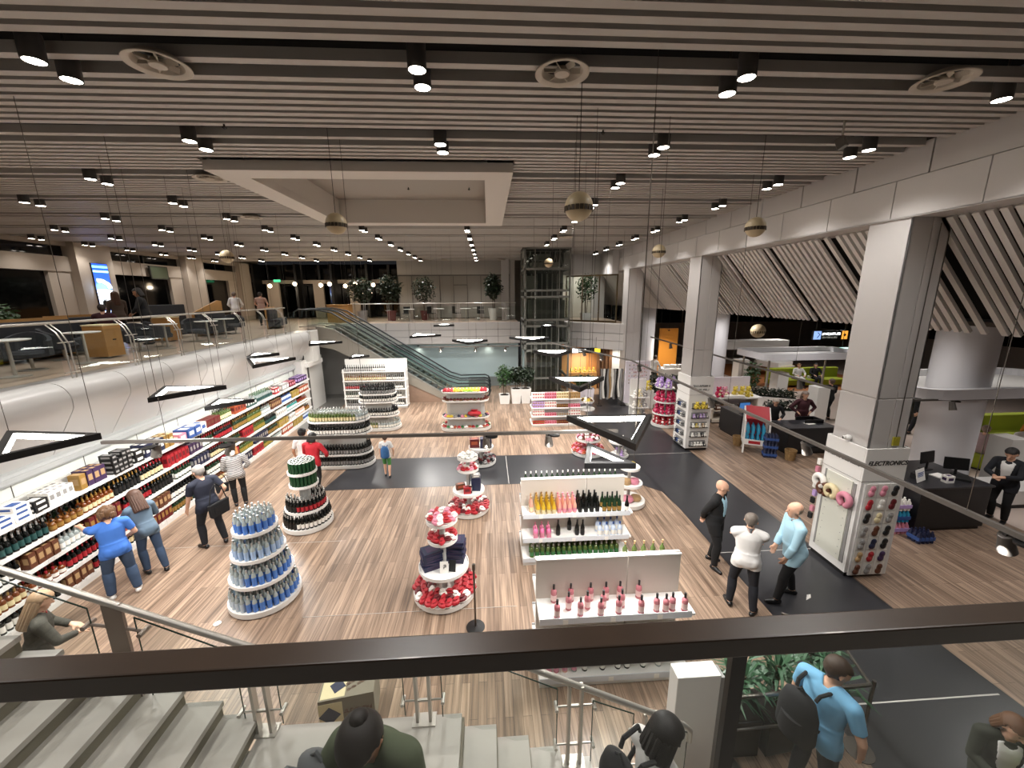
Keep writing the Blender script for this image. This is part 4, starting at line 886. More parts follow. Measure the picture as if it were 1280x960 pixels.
for dy, n in ((-.28, 1), (-.16, 1)): chrow(.78, n, .1, 7.42 + dy, 1.06, 'champ', 'rose', 'tan', 'cream', 'rose bottle at left end, top shelf of the ' + S1)
for dy in (-.38, -.28, -.18, -.08): chrow(.90, 4, .105, 7.42 + dy, 1.06, 'champ', 'gold', 'gold', 'cream', 'gold bottle on the top shelf of the ' + S1, .95)
for dy in (-.36, -.24, -.12): chrow(1.33, 4, .1, 7.42 + dy, 1.06, 'champ', 'rose', 'pink', 'pink', 'pink bottle on the top shelf of the ' + S1, .95)
for dy in (-.36, -.22, -.09): chrow(1.74, 4, .115, 7.42 + dy, 1.06, 'champ', 'black', 'black', 'black', 'black bottle on the top shelf of the ' + S1)
for dy in (-.36, -.2): chrow(2.22, 4, .1, 7.42 + dy, 1.06, 'champ', 'green', 'black', 'gold', 'dark green bottle on the top shelf of the ' + S1)
chrow(2.66, 1, .1, 7.04, 1.06, 'champ', 'black', 'black', 'white', 'lone black bottle with white label, right end of the ' + S1)
for dy in (-.38, -.27): chrow(.86, 3, .13, 7.42 + dy, .54, 'spirit', 'hotpink', 'pink', 'pink', 'bright pink bottle on the middle shelf of the ' + S1, 1.05)
chrow(1.32, 1, .1, 7.12, .54, 'champ', 'black', 'black', 'black', 'lone black bottle on the middle shelf of the ' + S1); chrow(1.58, 1, .1, 7.28, .54, 'champ', 'black', 'black', 'black', 'black bottle behind the pair, middle shelf of the ' + S1); chrow(1.70, 2, .11, 7.1, .54, 'champ', 'black', 'black', 'black', 'black bottle of the front pair, middle shelf of the ' + S1)
for dy in (-.38, -.2): chrow(2.14, 4, .135, 7.42 + dy, .54, 'spirit', 'frost', 'blue', 'white', 'frosted pale blue bottle on the middle shelf of the ' + S1, 1.1)
for dy in (-.38, -.24): chrow(.78, 17, .108, 7.42 + dy, .13, 'spirit', 'olive', 'silver', 'green', 'pale green bottle on the bottom shelf of the ' + S1)
for dy in (.3,): chrow(.72, 18, .112, 7.42 + dy, 1.36, 'wine', 'green', 'white', 'white', 'bottle behind the panel of the %s, only its cap showing' % S1, .95)
m = MB(); m.box(.62, 7.5, 1.33, 2.70, 7.86, 1.355); tag(obj('shelf_board', m, WHITE), 'white high shelf on the far side of the sparkling wine gondola', 'shelf')
gondola(.60, 2.66, 4.87, 1.66, (1.05, .55, .13), 'white gondola with pink gin nearest the stairs')
S2 = 'pink gin gondola'
for k, x in enumerate((.84, 1.16, 1.43, 1.68, 1.98, 2.2, 2.32, 2.42, 2.58)): bottle_thing('spirit', 'pink', 'black', 'blush', 'pink gin bottle in the front row of the ' + S2, (x, 4.49 + .02 * (k % 2), 1.05), 'front row of pink gin', 1.0, True)
for k, x in enumerate((1.02, 1.28, 1.50, 1.76)): bottle_thing('spirit', 'pink', 'black', 'blush', 'pink gin bottle in the middle row of the ' + S2, (x, 4.62, 1.05), 'middle row of pink gin', 1.0, True)
for k, x in enumerate((.84, 1.08, 1.36, 1.58, 1.78, 2.05)): bottle_thing('spirit', 'pink', 'black', 'blush', 'pink gin bottle in the back row of the ' + S2, (x, 4.77, 1.05), 'back row of pink gin', 1.0, True)
for i, x in enumerate((.75, .85, .97, 1.1, 1.25, 1.5, 1.72, 1.85, 2.08, 2.3)): bottle_thing('champ', ('pink', 'pink', 'rose', 'clear', 'green', 'black', 'black', 'black', 'green', 'clear')[i], 'black', 'white' if i > 3 else 'pink', '%s bottle on the bottom shelf of the %s, %s' % (('first pink', 'second pink', 'rose', 'first clear', 'first green', 'first black', 'second black', 'third black', 'second green', 'last clear')[i], S2, 'seen below the handrail'), (x, 4.53, .13), None, .9)
for k in range(5): bottle_thing('wine', 'olive', 'tan', 'cream', 'bottle behind the panel of the pink gin gondola, only its neck showing', (1.95 + .14 * k, 5.12, 1.40), 'bottles behind the gin panel', 1.0)
m = MB(); m.box(.64, 4.94, 1.37, 2.64, 5.3, 1.395); tag(obj('shelf_board', m, WHITE), 'white high shelf on the far side of the pink gin gondola', 'shelf')
# ================================================================ SWEETS AND TOYS
def scatter(x, y, z, r, hl, meshes, step, name, cat, desc, rows=2, jit=.015, sc=1.0, a0=-PI, a1=PI, lift=0):
    rr = random.Random(int(abs(x * 97) + z * 31)); i = 0
    for k in range(rows):
        rk = r - (k + .5) * step
        if rk < .04: break
        for px, py, a in along(rk, hl, step):
            if not (a0 <= math.atan2(py, px) <= a1): continue
            o = put(name, meshes[i % len(meshes)], x + px + rr.uniform(-jit, jit), y + py + rr.uniform(-jit, jit), z + k * lift, rr.uniform(0, 6), desc, cat, desc); o.scale = (sc,) * 3; i += 1
RB = [bag_mesh('red', 'white', 1), bag_mesh('red', 'dred', 2), bag_mesh('dred', 'white', 3), bag_mesh('white', 'red', 4), bag_mesh('red', 'pink', 5)]
RP = [bag_mesh('red', 'white', 1), bag_mesh('pink', 'white', 6), bag_mesh('red', 'dred', 2), bag_mesh('white', 'red', 4)]
MIX = [bag_mesh('red', 'white', 1), bag_mesh('purple', 'white', 7), bag_mesh('brown', 'white', 8), bag_mesh('white', 'red', 4)]
def stack(x, y, z, n, mesh, h, desc, rz=0, name='chocolate_box', cat='box', ox=.012):
    rr = random.Random(int(x * 100 + y * 7))
    for k in range(n): put(name, mesh, x + rr.uniform(-ox, ox), y + rr.uniform(-ox, ox), z + k * (h + .0005), rz + rr.uniform(-.12, .12), desc, cat, desc)
def sign_card(x, y, z, rz, w, h, lab, col='white', glyph=None, tilt=-.25):
    t = thing('sign_card', lab, 'sign', (x, y, z), rz)
    m = MB(); m.obox((0, 0, h / 2), (w, .004, h), 0, tilt); obj('card', m, P[col], t)
    if glyph:
        c = MB()
        for a, b, c0, d in glyph: c.obox((a * w, -.004 + (b - .5) * h * tilt * .25, b * h), (c0 * w, .006, d * h), 0, tilt)
        obj('print', c, P['black'], t)
    return t
# front sweet stand
x, y = -.87, 6.33
stand(x, y, [(.12, .555), (.58, .43), (1.12, .25), (1.48, .26)], 'nearest round four-tier stand of red sweets', core=.05)
scatter(x, y, .12, .545, 0, MIX[:1] + RB, .115, 'sweet_bag', 'sweets', 'red sweet bag on the base of the nearest sweet stand', 3, lift=.01)
nb = box_mesh(.34, .27, .046, 'navy', 'purple')
stack(x - .21, y - .03, .58, 7, nb, .046, 'navy chocolate box in the left pile on the nearest sweet stand', .35); stack(x + .20, y + .12, .58, 9, nb, .046, 'navy chocolate box in the taller right pile on the nearest sweet stand', -.15)
put('chocolate_box', box_mesh(.11, .07, .2, 'dred', 'brown'), x + .04, y + .12, .58, .2, 'dark red upright box between the piles on the nearest sweet stand', 'box', None)
sign_card(x + .03, y - .23, .58, 0, .14, .2, 'white card with a black curl in front of the nearest sweet stand', glyph=((.1, .75, .3, .06), (.22, .65, .08, .16), (.1, .55, .3, .06), (-.02, .45, .08, .16), (.1, .35, .3, .06), (-.1, .18, .5, .03), (-.1, .1, .5, .03)))
sign_card(x + .17, y - .2, .58, -.2, .12, .2, 'black and white card beside the navy pile on nearest sweet stand', 'black', glyph=None)
scatter(x, y, 1.12, .24, 0, RB[1:] + RB[:1], .10, 'sweet_bag', 'sweets', 'red sweet packet on the third tier of the nearest sweet stand', 2, sc=.85); scatter(x, y, 1.48, .25, 0, [RB[3], RB[0], RP[1]], .10, 'sweet_bag', 'sweets', 'red and white sweet packet on top of the nearest sweet stand', 3, sc=.9, lift=.03)
# second
x, y = -.56, 9.17
stand(x, y, [(.12, .49), (.56, .38), (1.12, .25), (1.42, .24)], 'second round sweet stand, just before the dark floor strip', core=.05)
scatter(x, y, .12, .48, 0, RB, .115, 'sweet_bag', 'sweets', 'red sweet bag on the base of the second sweet stand', 3); scatter(x, y, 1.12, .24, 0, RP, .10, 'sweet_bag', 'sweets', 'red sweet packet on the third tier of the second sweet stand', 2, sc=.9)
scatter(x, y, 1.42, .23, 0, [bag_mesh('white', 'grey', 9)], .12, 'sweet_bag', 'sweets', 'white sweet packet on top of the second sweet stand', 1, sc=.8)
put('chocolate_box', box_mesh(.22, .2, .34, 'navy', 'navy'), x + .19, y - .02, .56, -.1, 'tall navy box on the second sweet stand', 'box', None); put('chocolate_box', box_mesh(.2, .18, .06, 'grey', 'white'), x + .19, y - .02, .905, .1, 'grey lid box on the tall navy box of the second sweet stand', 'box', None)
put('chocolate_box', box_mesh(.22, .12, .15, 'brown', 'orange'), x - .2, y + .02, .56, .3, 'brown box on the left of the second sweet stand', 'box', None); put('chocolate_box', box_mesh(.18, .12, .17, 'red', 'dred'), x - .02, y - .2, .56, .05, 'bright red box at the front of the second sweet stand', 'box', None); put('chocolate_box', box_mesh(.07, .06, .2, 'black', 'white'), x + .06, y - .2, .56, 0, 'slim black and white box on the second sweet stand', 'box', None)
# third
x, y = -.30, 12.05
stand(x, y, [(.12, .47), (.55, .38)], 'third round sweet stand, beyond the dark floor strip', core=.06)
scatter(x, y, .12, .46, 0, [bag_mesh('black', 'white', 10), bag_mesh('grey', 'black', 11), bag_mesh('dred', 'white', 3)], .12, 'sweet_bag', 'sweets', 'dark sweet bag on the base of the third sweet stand', 3)
put('chocolate_box', box_mesh(.36, .26, .30, 'navy', 'purple'), x + .16, y - .05, .55, 0, 'large navy carton on the third sweet stand', 'box', None); put('chocolate_box', box_mesh(.3, .2, .28, 'dred', 'orange'), x - .2, y - .02, .55, .05, 'large dark red carton on the third sweet stand', 'box', None)
# fourth, oval with the fruit coloured tiers
x, y = -.95, 15.5
stand(x, y, [(.13, .45), (.55, .38), (1.22, .36), (1.58, .36)], 'oval sweet stand with fruit coloured top tier, before the escalator foot', .55, core=.2)
scatter(x, y, .13, .44, .55, [bag_mesh('white', 'red', 4), bag_mesh('orange', 'white', 12), bag_mesh('red', 'white', 1), bag_mesh('green', 'white', 13)], .14, 'sweet_bag', 'sweets', 'mixed sweet bag on the base of the oval sweet stand', 1)
scatter(x, y, .55, .37, .55, [bag_mesh('yellow', 'orange', 14), bag_mesh('grey', 'black', 15), bag_mesh('navy', 'white', 16), bag_mesh('pink', 'red', 17)], .14, 'sweet_bag', 'sweets', 'mixed sweet bag on the second tier of the oval sweet stand', 1); scatter(x, y, 1.22, .35, .55, [bag_mesh('dred', 'white', 3), bag_mesh('brown', 'tan', 18)], .13, 'sweet_bag', 'sweets', 'brown sweet bag on the third tier of the oval sweet stand', 1)
fr = [bag_mesh(c, c, 20 + i) for i, c in enumerate(('red', 'red', 'yellow', 'yellow', 'green', 'yellow', 'pink', 'red'))]
for k in range(2):
    for i in range(13):
        c = 'red' if i < 3 or i > 10 else 'yellow' if i < 6 else ('lime' if i < 9 else 'yellow')
        if 'lime' not in P: P['lime'] = mat('label_lime', '#9bc22e', .5)
        put('sweet_bag', bag_mesh(c, c, 30 + i % 3), x - .78 + .13 * i, y - .22 + .2 * k, 1.58, i, '%s sweet bag on the top tier of the oval sweet stand' % {'red': 'red', 'yellow': 'yellow', 'lime': 'lime green'}[c], 'sweets', '%s bags on the oval top tier' % c)
put('sweet_bag', bag_mesh('red', 'dred', 2), x + .35, y - .3, .62, 0, 'large round red sweet bag at the front of the oval sweet stand', 'sweets', None).scale = (2.4, 2.4, 2.2)
# chocolate gondola
t = thing('chocolate_gondola', 'white four-shelf gondola of pale chocolate boxes in front of the lift', 'shelving', (2.72, 15.85, 0))
m = MB(); m.box(-1.0, -.04, 0, 1.0, .04, 1.34); obj('back_panel', m, WHITE, t)
for z, d in ((1.12, .30), (.76, .34), (.42, .38), (.10, .42)):
    m = MB(); m.box(-1.02, -d, z - .04, 1.02, d, z); obj('shelf', m, WHITE, t)
m = MB(); m.box(-1.0, -.4, 0, 1.0, .4, .06); obj('plinth', m, WHITEP, t)
for z, seq in ((1.12, ('white', 'pink', 'cream', 'tan')), (.76, ('lilac', 'white', 'brown', 'pink')), (.42, ('white', 'pink', 'grey', 'white')), (.10, ('red', 'pink', 'dred', 'white'))):
    for s, c in enumerate(seq):
        for i in range(5):
            for k in range(2 if z > 1 or c in ('white', 'lilac') else 1):
                d = '%s chocolate box, %s part of the %s of the chocolate gondola' % (c if c != 'dred' else 'dark red', ('left', 'left middle', 'right middle', 'right')[s], {1.12: 'top shelf', .76: 'second shelf', .42: 'third shelf', .10: 'bottom shelf'}[z])
                put('chocolate_box', box_mesh(.088, .11, .13, c, 'red' if c in ('white', 'pink') else 'gold'), 1.80 + .098 * (s * 5 + i) - .01, 15.85 - {1.12: .2, .76: .24, .42: .28, .10: .32}[z], z + k * .1305, 0, d, 'box', d)
# small stands along the dark floor
def small_stand(x, y, tiers, lab): return stand(x, y, tiers, lab, core=.04)
small_stand(3.30, 12.6, [(.12, .56), (.52, .40)], 'low round two-tier stand of red and pink goods under the large triangular light')
scatter(3.30, 12.6, .12, .55, 0, RB[:1] + [bag_mesh('pink', 'dred', 6), bag_mesh('orange', 'white', 12)], .12, 'sweet_bag', 'sweets', 'red sweet bag on the base of low two-tier stand under the large triangular light', 3); scatter(3.30, 12.6, .52, .39, 0, [bag_mesh('pink', 'white', 6), bag_mesh('dred', 'white', 3), bag_mesh('white', 'red', 4), bag_mesh('brown', 'white', 8)], .12, 'sweet_bag', 'sweets', 'pink and brown bag on top of low two-tier stand under the large triangular light', 2)
small_stand(4.25, 12.2, [(.08, .30), (.55, .34)], 'small round stand of white and lilac ornaments on the dark floor')
def toy(name, lab, x, y, z, c, sc=1.0, rz=0, ears='round', c2=None, group=None):
    """sitting soft toy: body, head with ears and muzzle, arms and legs"""
    m = MB()
    m.mi(0).sphere((0, 0, .075), .075, 12, 8, 1.05); m.sphere((0, -.01, .185), .06, 12, 8)
    for s in (-1, 1):
        m.sphere((s * .06, -.075, .03), .032, 8, 6); m.tube([(s * .06, -.02, .12), (s * .095, -.06, .07)], .02, 8)
        if ears == 'round': m.sphere((s * .045, 0, .238), .022, 8, 6)
        else: m.tube([(s * .03, .0, .23), (s * .055, .02, .31)], .014, 8, .006)
    m.mi(1).sphere((0, -.062, .17), .026, 8, 6); m.sphere((0, -.05, .075), .042, 8, 6)
    for s in (-1, 1): m.mi(2).sphere((s * .022, -.066, .2), .007, 6, 4)
    o = obj(name, m, [P[c], P[c2 or 'cream'], P['black']], None, (x, y, z), rz, True, label=lab, cat='toy', group=group); o.scale = (sc,) * 3; return o
for k, (dx, dy) in enumerate(((-.15, -.12), (.02, -.18), (.16, -.1), (-.05, .08), (.14, .1))):
    toy('soft_toy', 'white soft toy on the upper tier of the small white ornament stand', 4.25 + dx, 12.2 + dy, .55, 'white', .55, k, 'round', 'white', 'white toys on the ornament stand')
    toy('soft_toy', 'lilac and white figurine on the base of the small white ornament stand', 4.25 + dx, 12.2 + dy, .08, 'lilac' if k % 2 else 'white', .8, k, 'long', 'white', 'figurines on the ornament stand base')
small_stand(3.50, 9.2, [(.12, .42), (.58, .32), (1.0, .24)], 'round stand of pink cushions behind the sparkling wine gondola')
def cushion(x, y, z, r, c, lab, h=.14, group=None):
    m = MB(); m.lathe([(.001, 0), (r * .8, .005), (r, h * .45), (r * .8, h * .95), (.001, h)], n=16, sy=.85); return tag(obj('cushion', m, P[c], None, (x, y, z), 0, True), lab, 'cushion', group)
cushion(3.42, 9.05, .12, .17, 'pink', 'large pink cushion on the base of the pink stand'); cushion(3.66, 9.1, .12, .15, 'tan', 'beige cushion on the base of the pink stand'); cushion(3.4, 9.1, .58, .13, 'tan', 'beige cushion on the middle tier of the pink stand'); cushion(3.6, 9.1, .58, .13, 'pink', 'pink cushion on the middle tier of the pink stand'); cushion(3.52, 9.15, 1.0, .12, 'yellow', 'yellow cushion on top of the pink stand')
small_stand(4.05, 15.8, [(.1, .3), (.62, .30), (.95, .26)], 'small round stand with yellow sweets beside the chocolate gondola')
scatter(4.05, 15.8, .95, .25, 0, [bag_mesh('yellow', 'white', 14), bag_mesh('brown', 'yellow', 18), bag_mesh('white', 'yellow', 19)], .12, 'sweet_bag', 'sweets', 'yellow sweet bag on the small stand by the chocolate gondola', 2)
# pink plush stand and its neighbours
small_stand(7.1, 15.25, [(.12, .50), (.55, .46), (1.05, .44), (1.62, .40)], 'tall round stand of pink and red soft toys left of the far square column')
for z, c, c2, d, n in ((.12, 'red', 'white', 'red and white soft toy on the base of the pink toy stand', 9), (.55, 'hot', 'pink', 'crimson soft toy on the second tier of the pink toy stand', 8), (1.05, 'hot', 'pink', 'crimson soft toy on the third tier of the pink toy stand', 8), (1.62, 'lilac', 'white', 'lilac soft toy on top of the pink toy stand', 7)):
    if 'hot' not in P: P['hot'] = mat('plush_crimson', '#b82450', .8)
    for k in range(n): a = 2 * PI * k / n; toy('soft_toy', d, 7.1 + .3 * math.cos(a), 15.25 + .3 * math.sin(a), z, c, 1.35, a + PI / 2, 'round' if k % 2 else 'long', c2, d)
t = thing('toy_shelf', 'narrow rack of pale soft toys between pink stand and far square column', 'shelving', (6.4, 16.2, 0))
m = MB(); m.box(-.35, .2, 0, .35, .25, 1.7); obj('back_panel', m, WHITE, t)
for z in (.1, .55, 1.0): m = MB(); m.box(-.35, -.25, z - .03, .35, .2, z); obj('shelf', m, WHITE, t)
for k in range(9): toy('soft_toy', 'pale soft toy on the narrow toy rack by the pink stand', 6.4 - .22 + .2 * (k % 3), 16.15, (.1, .55, 1.0)[k // 3], ('white', 'cream', 'grey')[k % 3], 1.2, .2, 'long', 'white', 'pale toys on the narrow rack')
toy('soft_toy', 'big yellow soft toy beside the magnet stand', 7.35, 17.7, .9, 'yellow', 1.8, 0); toy('soft_toy', 'large grey and white soft toy sitting by the far square column', 8.0, 15.0, .62, 'white', 2.3, .2, 'long', 'grey')
for X, Y, h, l in ((7.35, 17.75, .9, 'white box plinth under the big yellow soft toy'), (8.0, 15.0, .62, 'white box plinth under the large grey and white soft toy')): 
    m = MB(); m.box(-.24, -.24, .05, .24, .24, h); m.box(-.21, -.21, 0, .21, .21, .05); tag(obj('plinth', m, WHITE, None, (X, Y, 0), bevel=.006), l, 'plinth')
# magnet tower
t = thing('magnet_stand', 'tall pale panel stand hung with red souvenir magnets at the back', 'display stand', (7.1, 18.35, 0))
m = MB(); m.box(-.62, -.08, .12, .55, .08, 2.15); obj('panel', m, mat('lilac_white', '#ddd6de', .5), t, bevel=.01); m = MB(); m.box(-.5, -.15, 0, .45, .15, .12); obj('base', m, WHITEP, t)
rr = random.Random(5)
for k in range(54): 
    c = rr.choice(('red', 'pink', 'red', 'tan', 'brown', 'white', 'grey')) if k < 36 else rr.choice(('brown', 'tan', 'gold', 'grey'))
    put('magnet', box_mesh(.05, .012, .06, c, 'white'), 6.66 + .105 * (k % 9) + rr.uniform(-.02, .02), 18.262, 2.0 - .17 * (k // 9) - .06 + rr.uniform(-.03, .03), 0, 'small %s souvenir magnet on the tall panel stand' % {'dred': 'dark red'}.get(c, c), 'magnet', c + ' magnets on the tall panel stand')
# scarves
t = thing('scarf_rack', 'black rail of grey and white scarves left of the magnet stand', 'rack', (5.85, 18.45, 0))
m = MB(); m.tube([(-.55, 0, 0), (-.55, 0, 1.75), (.55, 0, 1.75), (.55, 0, 0)], .018, 8); m.box(-.7, -.2, 0, -.45, .2, .03); m.box(.45, -.2, 0, .7, .2, .03); obj('frame', m, BLACK, t)
for k in range(10):
    c = ('grey', 'white', 'black', 'grey', 'tan', 'white', 'grey', 'black', 'white', 'grey')[k]; m = MB(); xx = -.48 + .105 * k; pr = []
    n = 6
    for s in (-1, 1):
        a = [(xx + .03 * math.sin(i * 1.3 + k), s * (.025 + .03 * (1.76 - zz)), zz) for i, zz in enumerate((1.78, 1.5, 1.2, .9, .6, .3 + .05 * (k % 3)))]
        for i in range(5): 
            (ax, ay, az), (bx, by, bz) = a[i], a[i + 1]; w = .045
            m.hexa([(bx - w, by - .008, bz), (bx + w, by - .008, bz), (bx + w, by + .008, bz), (bx - w, by + .008, bz), (ax - w, ay - .008, az), (ax + w, ay - .008, az), (ax + w, ay + .008, az), (ax - w, ay + .008, az)])
    tag(obj('scarf', m, P[c], None, (5.85, 18.45, 0)), '%s scarf hanging on the black rail, %s from the left' % (c, ('first', 'second', 'third', 'fourth', 'fifth', 'sixth', 'seventh', 'eighth', 'ninth', 'last')[k]), 'scarf', 'scarves on the black rail')
# ================================================================ COLUMN CABINETS
def cabinet(x0, y0, x1, y1, h, lab):
    t = thing('column_cabinet', lab, 'cabinet', (x0, y0, 0)); w, d = x1 - x0, y1 - y0
    m = MB(); xi0, yi0, xi1, yi1 = .075, .075, w - .075, d - .06
    # a ring of panels round the column shaft
    m.box(0, 0, .09, w, .035, h); m.box(0, .035, .09, .035, d - .03, h); m.box(w - .03, .035, .09, w, d - .03, h); m.box(0, d - .03, .09, w, d, h)
    obj('body', m, WHITE, t, bevel=.006)
    m = MB(); m.box(.03, .03, 0, w - .03, .032, .09); m.box(.03, .03, 0, .032, d - .03, .09); m.box(w - .032, .03, 0, w - .03, d - .03, .09); obj('plinth', m, BLACK, t)
    m = MB(); m.box(-.006, -.006, h - .62, w + .006, 0, h - .612); m.box(-.006, -.006, h - .62, 0, d, h - .612); obj('joint', m, mat('joint_grey', '#8f8b86', .5), t)
    return t
c1 = cabinet(6.60, 6.20, 7.40, 7.05, 2.56, 'white cabinet round the near square column, lettered ELECTRONICS')
text('lettering', 'ELECTRONICS', .115, (.42, -.003, 2.285), (PI / 2, 0, 0), P['black'], c1, .003, xs=1.0, shear=.25, bold=.002)
strokes('lettering', (2, 6, 4, 5), .05, (-.004, .44, 2.22), (PI / 2, 0, -PI / 2), P['black'], c1, 3)
m = MB(); m.box(-.02, .14, .25, 0, .70, 1.88); obj('door_panel', m, mat('pale_door', '#d4d4c8', .5), c1, bevel=.004)
m = MB(); m.box(-.012, .07, .25, 0, .125, 1.86); m.box(-.012, .715, .25, 0, .75, 1.88); obj('shadow_gap', m, P['grey'], c1)
m = MB()
for k in range(10):
    for yy in (.2, .62): m.box(-.024, yy, .35 + .15 * k, -.02, yy + .012, .362 + .15 * k)
obj('rivet_row', m, P['grey'], c1)
m = MB(); m.box(.06, -.03, .05, .80, 0, 1.9); obj('pegboard', m, mat('peg_white', '#dcd9d6', .5), c1)
t = thing('security_camera', 'white dome camera on the cabinet edge of the near column', 'camera', (6.61, 6.62, 2.56)); m = MB(); m.sphere((-.0, 0, .07), .055, 12, 8); m.cyl(0, 0, 0, .04, .04, n=12); m.tube([(0, 0, .07), (-.07, .03, .06)], .035, 10); obj('housing', m, WHITE, t, smooth=True); m = MB(); m.tube([(-.071, .03, .06), (-.078, .033, .059)], .024, 10); obj('lens', m, BLACK, t)
# neck pillows and small hanging goods on the left side
def neck_pillow(x, y, z, c, lab, rz=0):
    m = MB(); pts = [(0, .105 * math.sin(a), .105 * math.cos(a)) for a in [-2.6 + 5.2 * k / 14 for k in range(15)]]; m.tube(pts, .055, 10); m.sphere(pts[0], .055, 8, 6); m.sphere(pts[-1], .055, 8, 6)
    return tag(obj('neck_pillow', m, P[c], None, (x, y, z), rz, True), lab, 'pillow')
neck_pillow(6.52, 6.38, 1.50, 'pink', 'pink neck pillow hung on the cabinet of the near column'); neck_pillow(6.52, 6.68, 1.52, 'cream', 'cream neck pillow beside the pink one', .0); neck_pillow(6.53, 6.86, 1.48, 'brown', 'brown neck pillow behind the cream one'); neck_pillow(6.53, 6.98, 1.6, 'white', 'white neck pillow at the back edge of the near cabinet')
for k in range(5): tag(obj('hook', MB().tube([(0, 0, 0), (-.09, 0, .015)], .005, 5), STEEL, None, (6.60, (6.38, 6.68, 6.86, 6.98, 6.5)[k], 1.62 if k < 4 else 1.3)), 'steel hook on the side of the near cabinet', 'hook', 'hooks on the near cabinet side')
for k in range(8): tag(obj('pouch', MB().obox((0, 0, 0), (.05, .07, .12)), P[('white', 'pink', 'grey', 'white', 'lilac', 'black', 'pink', 'black')[k]], None, (6.575, 7.09 + .02 * (k % 2), 1.95 - .17 * k)), '%s pouch hung on the back edge of near cabinet, %s' % (('white', 'pink', 'grey', 'pale', 'lilac', 'small black', 'rosy', 'black')[k], ('topmost', 'second', 'third', 'fourth', 'fifth', 'sixth', 'seventh', 'lowest')[k]), 'pouch')
def sunglass_card(c): 
    k = ('glove', c)
    if k in BM: return BM[k]
    m = MB(); m.mi(0).box(-.10, -.006, -.128, .10, 0, .128); m.mi(1)
    m.sphere((.012, -.02, .045), .05, 12, 6, 1.15, 1.05, .5); m.sphere((-.012, -.02, -.05), .054, 12, 6, 1.1, 1.05, .5); m.obox((0, -.02, 0), (.07, .03, .07))
    BM[k] = m.mesh('pack', [P['white'], P[c]], True); return BM[k]
cols = (('pink', 'pink', 'black'), ('red', 'white', 'dred'), ('black', 'cream', 'grey'), ('grey', 'brown', 'black'), ('grey', 'navy', 'black'), ('tan', 'red', 'purple'), ('brown', 'grey', 'brown'))
for r_ in range(7):
    for q in range(3):
        c = cols[r_][q]; put('accessory_pack', sunglass_card(c), 6.78 + .22 * q, 6.165, 1.78 - .265 * r_, 0, '%s accessory on white card, %s row, %s, on the near cabinet front' % ({'dred': 'dark red'}.get(c, c), ('top', 'second', 'third', 'fourth', 'fifth', 'sixth', 'bottom')[r_], ('left', 'middle', 'right')[q]), 'accessory', 'carded accessories on the near cabinet')
c2 = cabinet(6.62, 12.48, 7.42, 13.38, 2.58, 'white cabinet round the far square column with niches of small goods')
strokes('lettering', (10, 1), .066, (.41, -.004, 2.27), (PI / 2, 0, 0), P['black'], c2, 4); strokes('lettering', (9,), .06, (.46, -.004, 2.14), (PI / 2, 0, 0), P['black'], c2, 5)
for i in range(5):
    z = 1.62 - .33 * i
    m = MB(); m.box(.12, -.012, z - .11, .68, .0, z + .07); m.box(-.012, .15, z - .11, 0, .72, z + .07); obj('niche', m, P['grey'], c2)
    m = MB(); m.box(.11, -.10, z - .12, .69, 0, z - .105); m.box(-.10, .14, z - .12, 0, .73, z - .105); obj('ledge', m, P['black'], c2)
    for k in range(5):
        c = (('yellow', 'yellow', 'yellow', 'cream', 'yellow'), ('lilac', 'purple', 'lilac', 'lilac', 'grey'), ('white', 'yellow', 'white', 'tan', 'white'), ('white', 'grey', 'white', 'black', 'white'), ('grey', 'white', 'white', 'white', 'black'))[i][k]
        toy('soft_toy', 'small soft toy on the %s ledge, front of the far column cabinet' % ('top', 'second', 'third', 'fourth', 'lowest')[i], 6.62 + .2 + .11 * k, 12.43, z - .105, c, .55, 0, 'round', 'white', 'toys on the %s front ledge of the far cabinet' % ('top', 'second', 'third', 'fourth', 'lowest')[i])
        put('carton', box_mesh(.07, .08, .11, ('grey', 'white', 'blue', 'navy', 'white')[k], 'black'), 6.565, 12.48 + .2 + .115 * k, z - .105, 0, 'small box on the %s ledge, aisle side of the far column cabinet' % ('top', 'second', 'third', 'fourth', 'lowest')[i], 'box', 'boxes on the %s side ledge of the far cabinet' % ('top', 'second', 'third', 'fourth', 'lowest')[i])
for k in range(2): toy('soft_toy', 'bright yellow round soft toy in the top niche of the far column cabinet', 6.62 + .25 + .22 * k, 12.40, 1.515, 'yellow', .95, 0, 'round', 'yellow', 'yellow toys in the top niche')
# white toy counter behind the far column
t = thing('toy_counter', 'white stepped counter with yellow and pink toys behind the far square column', 'counter', (10.1, 15.6, 0))
m = MB(); m.box(-.95, .35, 0, .95, .42, 1.8); obj('back_panel', m, mat('lilac_white', '#ddd6de', .5), t); m = MB(); m.box(-1.0, -.35, 1.02, 1.1, .35, 1.07); obj('top', m, WHITE, t); m = MB(); m.box(-.95, -.3, .5, .95, .35, .54); m.box(-.95, -.35, .05, .95, .35, .16); m.box(.9, -.3, .05, .95, .35, 1.02); m.box(-.95, -.3, .05, -.9, .35, 1.02); obj('shelf', m, mat('shelf_cream', '#cfc7b8', .5), t); m = MB(); m.box(-.9, -.25, 0, .9, .3, .06); obj('plinth', m, P['grey'], t)
for k, (dx, c) in enumerate(((-.65, 'hot'), (-.4, 'pink'), (.05, 'yellow'), (.35, 'yellow'), (.6, 'yellow'))): toy('soft_toy', ('crimson', 'pink', 'first yellow', 'middle yellow', 'last yellow')[k] + ' soft toy on the white counter behind the far column', 10.1 + dx, 15.5, 1.07, c, 1.7, .1 * k)
m = MB(); m.box(-.4, -.14, 0, .4, .14, .1); tag(obj('riser', m, WHITE, None, (10.0, 15.33, 1.07)), 'low white riser on the counter with yellow toys', 'riser')
